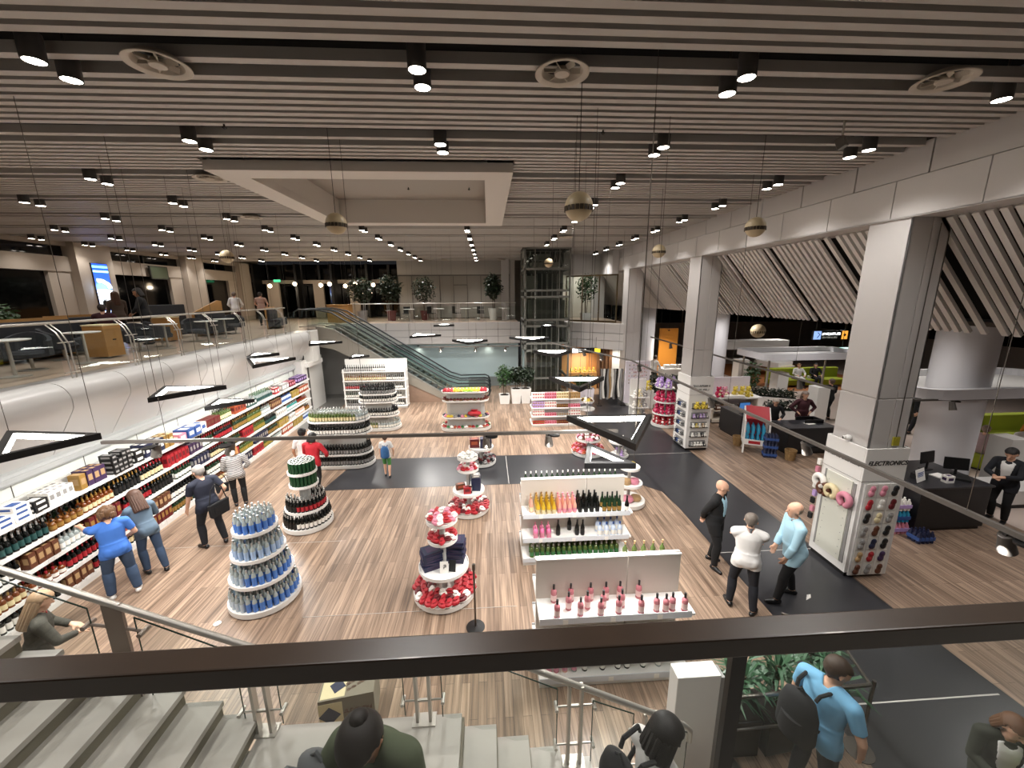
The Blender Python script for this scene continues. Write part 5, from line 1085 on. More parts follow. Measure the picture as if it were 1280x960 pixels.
for k in range(5): put('carton', box_mesh(.26, .2, .2, ('brown', 'tan', 'grey', 'brown', 'pink')[k], 'white'), 9.45 + .32 * k, 15.45, .54, 0, ('brown', 'tan', 'grey', 'second brown', 'rosy')[k] + ' carton on the lower shelf of the white toy counter', 'box', None)
# ================================================================ RIGHT SIDE TILLS AND COOLERS
def basket(x, y, lab):
    m = MB(); m.lathe([(.001, 0), (.13, .0), (.17, .34), (.155, .34), (.12, .02), (.001, .02)], n=18, cap=False)
    for k in range(6): m.lathe([(.137 + .0066 * k, .03 + .055 * k), (.145 + .0066 * k, .045 + .055 * k), (.140 + .0066 * k, .06 + .055 * k)], n=18, cap=False)
    tag(obj('wicker_basket', m, mat('wicker', '#8f7148', .8, noise=.3, scale=30), None, (x, y, 0), 0, True), lab, 'basket')
basket(9.62, 11.5, 'wicker basket at the left corner of the black counter'); basket(8.72, 12.85, 'wicker basket behind the white drinks cooler')
t = thing('drinks_cooler', 'white and red drinks cooler with blue bottles in front of the black counter', 'cooler', (8.95, 12.3, 0), math.radians(-28))
m = MB(); 
for s in (-.38, .33): m.add([(s, -.32, 0), (s + .05, -.32, 0), (s + .05, -.24, 0), (s, -.24, 0), (s, -.2, 1.05), (s + .05, -.2, 1.05), (s + .05, -.12, 1.05), (s, -.12, 1.05)], [(0, 3, 2, 1), (4, 5, 6, 7), (0, 1, 5, 4), (1, 2, 6, 5), (2, 3, 7, 6), (3, 0, 4, 7)]); m.box(s, .3, 0, s + .05, .38, 1.45); m.box(s, -.28, .28, s + .05, .34, .34); m.bar((s + .025, -.16, 1.05), (s + .025, .34, 1.45), .05, .07)
m.box(-.38, -.29, .30, .38, .33, .35); m.box(-.38, -.30, .30, .38, -.26, .48); obj('frame', m, WHITE, t)
m = MB(); m.hexa([(-.34, -.1, 1.12), (.34, -.1, 1.12), (.34, .33, 1.44), (-.34, .33, 1.44), (-.34, -.12, 1.16), (.34, -.12, 1.16), (.34, .31, 1.50), (-.34, .31, 1.50)]); m.box(-.3, .36, .35, .3, .40, 1.42); obj('red_canopy', m, P['red'], t)
m = MB(); m.box(-.22, -.306, .34, .12, -.30, .44); obj('red_label', m, P['red'], t)
cyn = gm('water_bottle_blue', '#3aa0c8', .15, .2)
m = MB(); m.lathe([(.001, 0), (.045, .004), (.045, .2), (.018, .26), (.018, .3), (.001, .3)], n=10, cap=False); WB = m.mesh('bottle', cyn, True)
a = math.radians(-28)
for k in range(4):
    for j in range(3):
        for l in range(2):
            lx, ly = -.24 + .15 * k, -.16 + .16 * j; put('bottle', WB, 8.95 + lx * math.cos(a) - ly * math.sin(a), 12.3 + lx * math.sin(a) + ly * math.cos(a), .351 + l * .302, 0, 'light blue water bottle in the white and red cooler', 'bottle', 'blue water bottles in the cooler')
def pack(x, y, z, c, lab, w=.38, d=.28, h=.26, rz=0):
    m = MB(); m.mi(0)
    nx, ny = 4, 3
    for i in range(nx):
        for j in range(ny): m.lathe([(.001, 0), (w / nx * .48, .003), (w / nx * .48, h * .7), (w / nx * .2, h * .9), (w / nx * .2, h), (.001, h)], (-w / 2 + w / nx * (i + .5), -d / 2 + d / ny * (j + .5), 0), 8, cap=False)
    m.mi(1).box(-w / 2, -d / 2, h * .25, w / 2, d / 2, h * .55)
    tag(obj('bottle_pack', m, [cyn if c == 'blue' else P[c], P['blue'] if c in ('blue', 'navy') else P['lilac']], None, (x, y, z), rz, True), lab, 'bottle pack')
for k in range(3): pack(9.12, 11.78, .265 * k, 'navy', 'dark blue shrink-wrapped water pack beside the white cooler, %s' % ('lowest', 'middle', 'topmost')[k], rz=-.4)
# black counters
def counter(x0, y0, x1, y1, h, lab):
    t = thing('sales_counter', lab, 'counter', (x0, y0, 0)); w, d = x1 - x0, y1 - y0
    m = MB(); m.box(.03, .03, .08, w - .03, d - .03, h - .04); obj('body', m, mat('counter_black', '#1b1b1d', .45), t, bevel=.01); m = MB(); m.box(0, 0, h - .04, w, d, h); obj('top', m, mat('counter_top', '#26262a', .3), t, bevel=.006); m = MB(); m.box(.07, .07, 0, w - .07, d - .07, .08); obj('plinth', m, BLACK, t)
counter(9.75, 11.85, 11.45, 12.75, .92, 'low black sales counter before the man in maroon'); counter(9.0, 13.2, 9.5, 14.6, .95, 'black side counter behind the white and red cooler'); counter(9.35, 7.42, 11.05, 8.85, 1.08, 'large black sales counter at the right with a screen')
m = MB(); m.box(-.15, -.1, 0, .15, .1, .006); tag(obj('paper_sheet', m, P['white'], None, (10.8, 12.3, .92), .2), 'white paper on the low black counter before the man in maroon', 'paper'); 
m = MB(); m.box(-.35, -.22, 0, .3, -.19, .12); m.box(-.35, .19, 0, .3, .22, .12); m.box(.27, -.22, 0, .3, .22, .12); tag(obj('counter_tray', m, BLACK, None, (11.0, 12.52, .92)), 'black raised tray edge on the low black counter', 'tray')
def monitor(x, y, z, rz, lab, scr='navy', lit=True):
    t = thing('computer_monitor', lab, 'monitor', (x, y, z), rz); m = MB(); m.box(-.12, -.08, 0, .12, .08, .015); m.box(-.02, .0, .01, .02, .03, .2); obj('stand', m, BLACK, t); m = MB(); m.obox((0, -.01, .30), (.44, .03, .28), 0, .12); obj('screen_case', m, BLACK, t)
    if lit: m = MB(); m.obox((0, -.028, .302), (.40, .003, .24), 0, .12); obj('screen', m, mat('screen_blue', '#20406a', .3, emit='#3f6ea8', strength=.7), t)
monitor(9.25, 13.5, .95, .1, 'monitor with a blue screen on the black side counter')
monitor(10.45, 8.35, 1.08, PI + .2, 'black monitor seen from behind on the large right counter', lit=False); monitor(10.7, 7.95, 1.08, PI - .4, 'second black monitor from behind on the large right counter', lit=False)
t = thing('office_chair', 'black high-backed chair behind the large right counter', 'chair', (11.0, 9.25, 0), .3); m = MB(); m.lathe([(.001, .62), (.2, .62), (.22, .95), (.17, 1.22), (.001, 1.27)], (0, .12, 0), 16, cap=False, sy=.3); obj('backrest', m, BLACKF, t, smooth=True); m = MB(); m.box(-.24, -.25, .44, .24, .2, .52); obj('seat', m, BLACKF, t, bevel=.03); m = MB(); m.cyl(0, 0, .06, .44, .03); [m.tube([(0, 0, .08), (.28 * math.cos(q), .28 * math.sin(q), .04)], .02, 6) for q in [2 * PI * k / 5 for k in range(5)]]; obj('base', m, BLACK, t)
t = thing('folded_easel_sign', 'white notice with blue lines standing on the large right counter', 'sign', (9.62, 7.75, 1.08), .35); m = MB(); m.obox((0, 0, .15), (.36, .008, .28), 0, -.25); obj('card', m, P['white'], t); m = MB(); [m.obox((-.02, -.012 + .03 * (.15 - zz) * -8 * .25, zz), (.26 - .05 * (k % 2), .003, .012), 0, -.25) for k, zz in enumerate((.22, .19, .16, .13))]; obj('print', m, P['blue'], t)
for k, (dx, dy, c, w_, h_, l) in enumerate(((.85, .25, 'white', .18, .16, 'white box with purple print on the large right counter'), (1.0, .55, 'white', .3, .02, 'white papers on the large right counter'), (.45, .5, 'black', .3, .12, 'black card terminal on the large right counter'), (.5, 1.1, 'black', .5, .3, 'black till drawer block on the large right counter'), (1.35, .4, 'black', .4, .05, 'black leather pad on the large right counter'))):
    put('carton' if k == 0 else 'counter_item', box_mesh(w_, w_ * .7, h_, c, 'purple' if k == 0 else None), 9.35 + dx, 7.42 + dy, 1.08, .2 * k, l, 'box' if k == 0 else 'office item', None)
t = thing('drinks_tower', 'narrow red drinks tower with white top beside the near column', 'cooler', (9.15, 8.35, 0)); m = MB(); m.box(-.19, -.2, 0, .19, .2, 1.35); obj('body', m, P['red'], t, bevel=.01); m = MB(); m.box(-.22, -.24, 1.35, .22, .22, 1.46); m.box(-.16, -.206, .9, .16, -.2, .98); obj('white_trim', m, WHITE, t); m = MB(); m.cyl(.05, .05, 1.46, 1.72, .05); obj('top_bottle', m, P['black'], t); m = MB(); m.box(-.15, -.205, 1.05, .15, -.2, 1.15); obj('label_strip', m, P['pink'], t)
for k, (x, y, z, c, l) in enumerate(((9.05, 7.55, 0, 'pink', 'pink water pack on the floor, left of the large right counter'), (9.05, 7.58, .265, 'blue', 'pale blue water pack on the pink one beside the large right counter'), (9.05, 7.6, .53, 'white', 'white topped water pack, highest by the large right counter'), (9.05, 7.98, 0, 'navy', 'navy water pack on the floor behind the pink one'), (9.05, 7.98, .265, 'lilac', 'lilac water pack behind the pale blue one'), (9.05, 7.98, .53, 'dred', 'dark red water pack stacked at the back by the large counter'))): pack(x - .0, y, z, c, l, .36, .3, .26)
pack(9.22 - .0, 7.16, 0, 'navy', 'single navy water pack standing in front, left of the large right counter', .38, .26, .26)
put('price_panel', box_mesh(.5, .03, .12, 'white', 'grey'), 9.12, 7.36, .86, .25, 'white price strip tilted above the water packs by the large counter', 'sign', None) if 0 else None
# bench at the right edge
t = thing('white_bench', 'white block bench on a dark plinth at the right edge', 'bench', (13.3, 8.6, 0)); m = MB(); m.box(-.75, -.4, .1, 1.2, .4, .48); obj('seat', m, WHITE, t, bevel=.02); m = MB(); m.box(-.72, -.36, 0, 1.15, .36, .1); obj('plinth', m, BLACK, t)
# ================================================================ LOUNGE BEYOND THE COLUMNS
CW = mat('column_white', '#d6d5d8', .35)
def round_col(x, y, r, h, lab_n): 
    m = MB(); m.lathe([(r + .03, 0), (r + .03, .1), (r, .12), (r, h)], (x, y, 0), 36); struct('trim_10', m, CW, smooth=True)
round_col(12.55, 9.75, .60, 4.66, 1); round_col(11.3, 19.3, .55, 4.66, 2); round_col(9.6, 23.9, .5, 4.66, 3)
m = MB(); m.box(13.6, 24, 0, 14.6, 25, 4.66); struct('trim_10', m, CW)
def canopy(x0, y0, x1, y1, z, lab, r=.6, h=.26):
    t = thing('canopy_ring', lab, 'canopy', (x0, y0, z)); 
    def rr_(i): 
        pts = []; a0, b0, a1, b1, q = i, i, x1 - x0 - i, y1 - y0 - i, max(.05, r - i)
        for cx, cy, s in ((a1 - q, b0 + q, -PI / 2), (a1 - q, b1 - q, 0), (a0 + q, b1 - q, PI / 2), (a0 + q, b0 + q, PI)):
            for k in range(7): aa = s + PI / 2 * k / 6; pts.append((cx + q * math.cos(aa), cy + q * math.sin(aa)))
        return pts
    o, i = rr_(0), rr_(.16); m = MB(); n = len(o)
    for k in range(n):
        j = (k + 1) % n; m.hexa([(*o[k], 0), (*o[j], 0), (*i[j], 0), (*i[k], 0), (*o[k], h), (*o[j], h), (*i[j], h), (*i[k], h)])
    obj('rim', m, CW, t, smooth=True); m = MB(); m.prism(i, .02, .06); obj('tray', m, WHITEP, t)
    return t
canopy(10.75, 8.9, 16.6, 11.6, 2.62, 'white rounded canopy around the round column at the right'); 
t = canopy(12.9, 17.7, 18.2, 20.2, 2.15, 'long white canopy in front of the dark windows in the lounge', .4, .3)
m = MB(); m.box(12.4, 20.6, 2.3, 16.2, 21.4, 2.75); tag(obj('planter_box', m, WHITEP), 'long pale planter box behind the lounge canopy', 'planter')
for x, y in ((13.3, 18), (17.8, 18), (13.3, 19.9), (17.8, 19.9)): m = MB(); m.cyl(x - 12.9, y - 17.7, -2.15, .02, .05, n=10); obj('support', m, STEEL, t)
for x, y, w_, h, l in ((14.7, 22.2, .6, 1.5, 'pale pillar nearest the white piano'), (14.3, 18.5, .55, 1.45, 'pale pillar left of the green sofa'), (13.0, 14.6, .5, 1.65, 'pale pillar right of the man in maroon'), (14.4, 14.0, .8, 1.75, 'wide pale pillar before the dark seated backs'), (13.7, 9.2, .5, 1.5, 'pale pillar leaning against the round column at the right')):
    t = thing('white_plinth', l, 'pillar', (x, y, 0)); m = MB(); m.box(-w_ / 2, -w_ / 2, .05, w_ / 2, w_ / 2, h); obj('body', m, WHITEP, t, bevel=.015); m = MB(); m.box(-w_ / 2 + .03, -w_ / 2 + .03, 0, w_ / 2 - .03, w_ / 2 - .03, .05); obj('foot', m, BLACK, t)
t = thing('grand_piano', 'white grand piano on the timber floor in the lounge', 'piano', (18.5, 24.4, 0), .4)
m = MB(); m.prism([(-.75, -.6), (.75, -.6), (.75, .0), (.62, .5), (.3, .75), (.05, 1.0), (-.2, 1.15), (-.55, 1.1), (-.75, .8)], .62, .98); obj('case', m, WHITE, t, bevel=.01); m = MB(); m.box(-.68, -.78, .66, .68, -.58, .74); obj('keyboard', m, WHITE, t); m = MB(); m.box(-.6, -.76, .74, .6, -.62, .755); obj('keys', m, P['cream'], t)
for x, y in ((-.6, -.5), (.6, -.5), (-.2, .9)): m = MB(); m.cyl(x, y, 0, .62, .05, .08); obj('leg', m, WHITE, t)
SOF = mat('lime_upholstery', '#8f9a22', .8)
def sofa(x, y, L, lab, rz=0):
    t = thing('lounge_sofa', lab, 'sofa', (x, y, 0), rz); m = MB(); m.box(-L / 2, -.45, .12, L / 2, .3, .44); obj('seat', m, SOF, t, bevel=.03); m = MB(); m.box(-L / 2, .22, .12, L / 2, .5, 1.0); obj('backrest', m, SOF, t, bevel=.03)
    for sx in (-L / 2 + .1, L / 2 - .1):
        for sy in (-.35, .4): m = MB(); m.box(sx - .03, sy - .03, 0, sx + .03, sy + .03, .12); obj('leg', m, BLACK, t)
sofa(18.2, 21.5, 4.2, 'long lime green sofa below the lounge canopy'); sofa(17.4, 12.2, 3.6, 'lime green sofa at the right edge behind the seated woman'); 
for k in range(5): put('table_item', box_mesh(.25, .2, .14, ('white', 'tan', 'grey', 'white', 'brown')[k], 'grey'), 16.9 + .5 * k, 21.4, .45, k, ('white', 'tan', 'grey', 'second white', 'brown')[k] + ' bag lying on the long lime sofa', 'bag', None)
# dark bar at the back with white things
t = thing('cafe_bar', 'dark cafe bar behind the near column in the lounge', 'counter', (16.4, 14.9, 0)); m = MB(); m.box(-1.2, -.4, 0, 1.2, .4, 1.05); obj('body', m, mat('counter_black', '#1b1b1d', .45), t); m = MB(); m.box(-1.25, -.45, 1.05, 1.25, .45, 1.1); obj('top', m, P['grey'], t)
for k in range(6): put('cafe_item', box_mesh(.22, .22, .2 + .05 * (k % 3), ('white', 'grey', 'black', 'white', 'tan', 'black')[k], 'grey'), 15.4 + .4 * k, 14.9, 1.1, 0, ('white', 'grey', 'black', 'second white', 'tan', 'second black')[k] + ' appliance on the dark cafe bar in the lounge', 'appliance', None)
# hanging signs
t = thing('hanging_sign', 'long black overhead sign with blue and orange ends in the lounge', 'sign', (17.9, 20, 3.05)); m = MB(); m.box(-.95, -.05, -.22, .95, .05, .25); obj('case', m, BLACK, t)
m = MB(); m.box(-.93, -.058, -.2, -.53, -.05, .23); obj('blue_panel', m, mat('sign_blue', '#7f9fd0', .4, emit='#8fb0e8', strength=.9), t); m = MB(); m.box(.62, -.058, -.2, .93, -.05, .23); obj('orange_panel', m, mat('sign_orange', '#e09a30', .4, emit='#f0a440', strength=.9), t)
SW = mat('sign_white', '#ffffff', .5, emit='#ffffff', strength=1.2)
strokes('lettering', (3, 8), .115, (.045, -.056, .08), (PI / 2, 0, 0), SW, t, 6, .2); strokes('lettering', (2, 10), .085, (-.02, -.056, -.1), (PI / 2, 0, 0), mat('sign_grey', '#9a9a92', .5, emit='#9a9a92', strength=.5), t, 7, .3)
m = MB(); m.obox((.77, -.062, .02), (.12, .004, .12), 0, 0, .78); obj('arrow_mark', m, BLACK, t); m = MB(); m.tube([(-.73, -.062, -.12), (-.6, -.062, .05), (-.73, -.062, .16)], .018, 6); obj('figure_mark', m, P['navy'], t)
for x in (-.8, .8): m = MB(); m.tube([(x, 0, .25), (x, 0, 1.6)], .012, 5); obj('rod', m, DSTEEL, t)
t = thing('exit_sign', 'glowing white-green lit panel below the long overhead sign', 'sign', (18.6, 19.9, 2.15)); m = MB(); m.box(-.32, -.04, 0, .32, .04, .26); obj('panel', m, mat('sign_green', '#bfe8dc', .4, emit='#c8fff0', strength=1.4), t); m = MB(); m.tube([(0, 0, .26), (0, 0, 2.5)], .012, 5); obj('rod', m, DSTEEL, t)
t = thing('hanging_sign', 'black overhead sign with white and yellow ends by the lift', 'sign', (5.0, 20.1, 2.42)); m = MB(); m.box(-.75, -.04, -.1, .75, .04, .16); obj('case', m, BLACK, t); m = MB(); m.box(-.73, -.046, -.08, -.42, -.04, .14); obj('white_panel', m, SW, t); m = MB(); m.box(.42, -.046, -.08, .73, -.04, .14); obj('yellow_panel', m, mat('sign_yellow', '#d8c030', .4, emit='#e8d040', strength=.8), t); m = MB(); m.box(-.38, -.046, .05, -.02, -.04, .10); m.box(-.38, -.046, -.03, -.06, -.04, .0); obj('lettering', m, SW, t); m = MB(); m.tube([(-.5, 0, .16), (-.5, 0, .7)], .01, 5); m.tube([(.5, 0, .16), (.5, 0, .7)], .01, 5); obj('rod', m, DSTEEL, t)
# white-clothed table and coffee machine in the timber alcove
t = thing('buffet_table', 'white clothed buffet table in front of the amber timber wall', 'table', (11.0, 22.6, 0)); m = MB(); m.box(-.9, -.4, 0, .9, .4, 1.0); obj('cloth', m, WHITE, t, bevel=.04)
for k in range(4): put('tableware', box_mesh(.3, .3, .2, ('white', 'white', 'grey', 'black')[k], 'white'), 10.4 + .4 * k, 22.5, 1.0, k, ('first white', 'second white', 'grey', 'black')[k] + ' serving dish on the buffet table', 'dish', None)
t = thing('yellow_display', 'low lit display of yellow goods in the pale timber alcove', 'display', (5.3, 22.1, 0)); m = MB(); m.box(-.8, -.25, 0, .8, .25, .95); obj('body', m, mat('alcove_tan', '#c9975c', .5), t)
for k in range(6): toy('soft_toy', 'yellow toy on the low display in the pale timber alcove', 4.65 + .26 * k, 22.05, .95, 'yellow', 1.1, 0, 'round', 'cream', 'yellow toys in the alcove')
t = thing('dark_kiosk', 'black kiosk beside the scarves at the back', 'kiosk', (6.55, 20.2, 0)); m = MB(); m.box(-.35, -.3, 0, .35, .3, 1.1); obj('body', m, BLACK, t); m = MB(); m.box(-.4, -.35, 1.1, .4, .35, 1.16); obj('top', m, WHITE, t)
# ================================================================ PLANTS
def leaf_cloud(m, c, r, n, rr, size=.12, sz=1.0, flat=.2):
    for _ in range(n):
        u = rr.uniform(-1, 1); a = rr.uniform(0, 2 * PI); q = r * (rr.random() ** .45); s = math.sqrt(1 - u * u)
        p = Vector((c[0] + q * s * math.cos(a), c[1] + q * s * math.sin(a), c[2] + q * u * sz)); d = Vector((rr.uniform(-1, 1), rr.uniform(-1, 1), rr.uniform(-.9, .4))).normalized(); e = d.cross(Vector((rr.uniform(-1, 1), rr.uniform(-1, 1), 1))).normalized() * size * .28; L = size * rr.uniform(.7, 1.3)
        m.add([p, p + d * L * .45 + e, p + d * L, p + d * L * .45 - e], [(0, 1, 2, 3)])
def pot(c, r0, r1, h, square=True):
    m = MB()
    if square: m.add([(s * r0, t_ * r0, 0) for s, t_ in ((-1, -1), (1, -1), (1, 1), (-1, 1))] + [(s * r1, t_ * r1, h) for s, t_ in ((-1, -1), (1, -1), (1, 1), (-1, 1))], [(0, 3, 2, 1), (0, 1, 5, 4), (1, 2, 6, 5), (2, 3, 7, 6), (3, 0, 4, 7)]); m.box(-r1, -r1, h - .03, r1, r1, h - .028)
    else: m.lathe([(.001, 0), (r0, 0), (r1, h), (r1 - .03, h), (r1 - .04, h - .04), (.001, h - .04)], n=20, cap=False)
    return m
def plant(x, y, z, lab, h, r, n, seed, potc=None, pr=(.2, .27, .55), square=True, size=.16, stems=3, leaf=None, group=None):
    rr = random.Random(seed); t = thing('potted_tree', lab, 'plant', (x, y, z), rr.uniform(-.2, .2), group)
    obj('pot', pot(0, *pr, square=square), potc or WHITE, t); m = MB(); m.cyl(0, 0, pr[2] - .05, pr[2] - .02, pr[0] * .95, n=14); obj('soil', m, SOIL, t)
    m = MB()
    for k in range(stems):
        a = 2 * PI * k / max(1, stems); m.tube([(.04 * math.cos(a), .04 * math.sin(a), pr[2] - .05), (.1 * math.cos(a), .1 * math.sin(a), pr[2] + (h - pr[2]) * .5), (r * .4 * math.cos(a), r * .4 * math.sin(a), h - r * .3)], .018, 6, .008)
    obj('stem', m, BARK, t); m = MB(); leaf_cloud(m, (0, 0, h - r * .55), r, n, rr, size, (h - pr[2]) / (2.1 * r)); obj('foliage', m, leaf or LEAF, t)
    return t
for k, x in enumerate((.75, 1.33, 1.80)): plant(x, 19.25, 0, ('green shrub in a low square white pot left of the lift', 'green shrub in a tall white pot by the lift, middle one', 'green shrub in a tall white pot against the lift')[k], 1.65, .42, 500, 10 + k, None, ((.22, .26, .45), (.2, .26, .75), (.2, .26, .75))[k], leaf=LEAFD if k else LEAF)
for k, x in enumerate((4.4, 4.9)): plant(x, 18.9, 0, ('shrub in a lilac white pot right of the lift', 'shrub in a lilac white pot beside the scarves')[k], 1.35, .34, 300, 20 + k, mat('lilac_white', '#ddd6de', .5), (.18, .24, .75))
plant(.35, 25.0, 3.75, 'tall dark tree in a pale tapered pot on back mezzanine, nearest the lift', 2.35, .55, 900, 30, WHITEP, (.2, .32, .72), False, .2, leaf=LEAFD); plant(-3.9, 25.6, 3.75, 'airy broad tree in a dark red pot on the back mezzanine', 2.3, .75, 700, 31, mat('pot_maroon', '#5a2a26', .5), (.2, .28, .6), False, .16, leaf=LEAFD); plant(-5.9, 25.4, 3.75, 'bushy tree in a maroon pot on the back mezzanine', 2.35, .7, 900, 32, mat('pot_maroon', '#5a2a26', .5), (.22, .3, .62), False, .2, leaf=LEAFD); plant(-7.6, 25.2, 3.75, 'bushy tree in a grey pot near the escalator head', 2.3, .75, 900, 33, P['grey'], (.24, .32, .62), False, .2, leaf=LEAFD)
plant(5.6, 22.9, 3.80, 'leafy tree in a white cube pot inside the glazed corner above', 2.2, .62, 700, 34, WHITE, (.26, .26, .42), True, .16)
plant(11.6, 16.6, 0, 'tall narrow plant in front of the white round column by toys', 1.9, .3, 300, 35, WHITE, (.18, .22, .5))
def hedge(x, y, L, lab, seed, rz=0, h=.95, box=.55):
    t = thing('hedge_planter', lab, 'planter', (x, y, 0), rz); m = MB(); m.box(-L / 2, -.2, 0, L / 2, .2, box); obj('trough', m, WHITE, t); m = MB(); m.box(-L / 2 + .02, -.18, box, L / 2 - .02, .18, box + .01); obj('soil', m, SOIL, t); m = MB(); rr = random.Random(seed)
    for k in range(int(L / .25)): leaf_cloud(m, (-L / 2 + .15 + .25 * k, 0, box + .2), .24, 90, rr, .14)
    obj('foliage', m, LEAFD, t)
hedge(8.9, 18.6, 2.6, 'hedge in a white trough behind the pink toy stand', 1, .0); hedge(12.9, 17.4, 2.4, 'dark hedge in a white trough behind the toy counter', 2, -.5); hedge(12.2, 15.1, 1.7, 'dark hedge in a white trough behind the man in maroon', 3, -.2); hedge(9.6, 20.8, 2.4, 'farther hedge in a white trough before the buffet table', 4, 0)
# planters in the foreground
def dracaena(x, y, lab, seed, rz=0):
    rr = random.Random(seed); t = thing('floor_planter', lab, 'planter', (x, y, 0), rz); m = MB(); m.box(-.2, -.2, 0, .2, .2, .5); obj('pot', m, BLACK, t, bevel=.008); m = MB(); m.box(-.18, -.18, .5, .18, .18, .505); obj('soil', m, SOIL, t)
    st = MB(); lf = MB()
    for k in range(4):
        a = rr.uniform(0, 6); b = Vector((.08 * math.cos(a), .08 * math.sin(a), .5)); top = b + Vector((rr.uniform(-.12, .12), rr.uniform(-.12, .12), rr.uniform(.25, .55))); st.tube([b, top], .014, 6)
        for j in range(26):
            q = rr.uniform(0, 2 * PI); el = rr.uniform(.1, 1.2); d = Vector((math.cos(q) * math.cos(el), math.sin(q) * math.cos(el), math.sin(el))); L = rr.uniform(.3, .5); s = Vector((-math.sin(q), math.cos(q), 0)) * .02; e0 = top - Vector((0, 0, rr.uniform(0, .2))); p1 = e0 + d * L * .5 + Vector((0, 0, .03)); p2 = e0 + d * L - Vector((0, 0, .12 * L / .3))
            lf.add([e0 - s * .5, e0 + s * .5, p1 + s, p1 - s, p2 + s * .1, p2 - s * .1], [(0, 1, 2, 3), (3, 2, 4, 5)])
    obj('stem', st, BARK, t); obj('foliage', lf, mat('dracaena_leaf', '#33563a', .4, noise=.4, scale=10), t)
dracaena(2.82, 3.62, 'leafy plant in a black square planter, leftmost of the foreground trio', 1); dracaena(3.28, 3.62, 'leafy plant in a black square planter, middle of the foreground trio', 2, .1); dracaena(3.95, 3.75, 'leafy plant in a black square planter, rightmost of the foreground trio', 3, -.1)
t = thing('crowd_rail', 'dark steel crowd rail around the foreground planters', 'railing', (3.4, 3.3, 0)); m = MB(); m.tube([(-.85, .02, 1.0), (.75, .06, 1.0), (.95, .75, 1.0), (.5, 1.1, 1.0)], .022, 8); m.tube([(-.85, .02, .55), (.72, .06, .55)], .014, 8); obj('rail', m, DSTEEL, t, smooth=True)
for x, y in ((-.8, .02), (.84, .1)): m = MB(); m.cyl(x, y, .012, 1.0, .02); m.lathe([(.15, 0), (.15, .012), (.02, .02)], (x, y, 0), 20); obj('post', m, DSTEEL, t, smooth=True)
t = thing('stanchion', 'slim steel post on a round dark foot in front of nearest sweet stand', 'stanchion', (-.30, 5.5, 0)); m = MB(); m.cyl(0, 0, .015, 1.15, .017, n=12); m.cyl(0, 0, 1.06, 1.16, .026, n=12); obj('pole', m, DSTEEL, t, smooth=True); m = MB(); m.lathe([(.15, 0), (.15, .012), (.03, .03)], n=24); obj('foot', m, BLACK, t)
t = thing('security_gate', 'tall white security panel at the foot of the stairs', 'gate', (2.15, 3.35, 0)); m = MB(); m.box(-.25, -.06, 0, .22, .12, 1.34); obj('body', m, WHITE, t, bevel=.008); m = MB(); m.box(.225, -.05, .05, .27, .1, 1.3); obj('side_strip', m, P['grey'], t); m = MB(); m.box(.272, -.0, .35, .276, .05, .75); obj('slot', m, BLACK, t)
# carton pile behind the stairs
t = thing('cardboard_box', 'big printed cardboard box behind the stairs landing', 'box', (-1.85, 4.25, 0), .15); m = MB(); m.box(-.32, -.22, 0, .32, .22, .5); obj('carton', m, mat('cardboard_grey', '#7e7566', .8), t); m = MB(); m.box(-.324, -.224, .1, -.05, -.22, .45); m.box(-.3, -.2, .5, -.02, .1, .503); obj('pale_print', m, P['cream'], t); m = MB(); m.obox((-.2, -.226, .27), (.18, .004, .18), 0, 0, .78); m.obox((-.12, -.05, .504), (.14, .14, .003), .6); obj('blue_print', m, P['navy'], t); strokes('lettering', (5, 3), .05, (.14, -.224, .3), (PI / 2, 0, 0), P['brown'], t, 8); strokes('lettering', (6, 4), .04, (.12, .02, .503), (0, 0, .5), P['brown'], t, 9); strokes('lettering', (4, 6), .035, (.14, -.06, .503), (0, 0, .5), P['brown'], t, 10)
m = MB(); m.box(-.1, -.06, 0, .1, .06, .02); tag(obj('cardboard_sheet', m, mat('cardboard', '#a08a6c', .8), None, (-1.75, 5.0, 0), .4), 'small brown cardboard flap on the floor near the stairs', 'cardboard')
m = MB(); m.box(-.3, -.2, .62, .35, .25, .68); m.box(-.25, -.15, 0, .3, .2, .62); tag(obj('white_table', m, WHITE, None, (-4.95, 3.9, 0)), 'white block table at the lower left edge by the blonde woman', 'table')
m = MB(); m.add([(-.12, 0, 0), (.0, .03, .03), (.1, .0, .005), (.02, -.03, .0)], [(0, 1, 2), (0, 2, 3)]); m.box(-.05, -.01, 0, .06, .02, .006); tag(obj('paper_scrap', m, P['white'], None, (5.55, 5.75, .004), .6), 'crumpled white paper scrap on the dark floor by the bald man in blue', 'paper')
# ================================================================ UPPER FLOOR FURNITURE
Z2 = 3.75
def tub_chair(x, y, rz, lab): 
    t = thing('tub_chair', lab, 'chair', (x, y, Z2), rz, 'charcoal tub chairs upstairs'); m = MB()
    n = 14
    for k in range(n):
        a, b = PI * (-.15 + 1.3 * k / n), PI * (-.15 + 1.3 * (k + 1) / n); ha = .62 + .18 * math.sin(max(0, min(PI, a))); hb = .62 + .18 * math.sin(max(0, min(PI, b)))
        p = lambda q, r: (r * math.cos(q), r * math.sin(q)); m.hexa([(*p(a, .28), .3), (*p(a, .36), .3), (*p(b, .36), .3), (*p(b, .28), .3), (*p(a, .30), ha), (*p(a, .37), ha), (*p(b, .37), hb), (*p(b, .30), hb)])
    obj('backrest', m, CHARC, t, smooth=True); m = MB(); m.lathe([(.001, .28), (.28, .28), (.3, .36), (.26, .42), (.001, .43)], n=18, cap=False); obj('seat', m, CHARC, t, smooth=True); m = MB(); m.cyl(0, 0, .02, .28, .03); m.lathe([(.22, 0), (.22, .015), (.03, .03)], n=18); obj('base', m, STEEL, t)
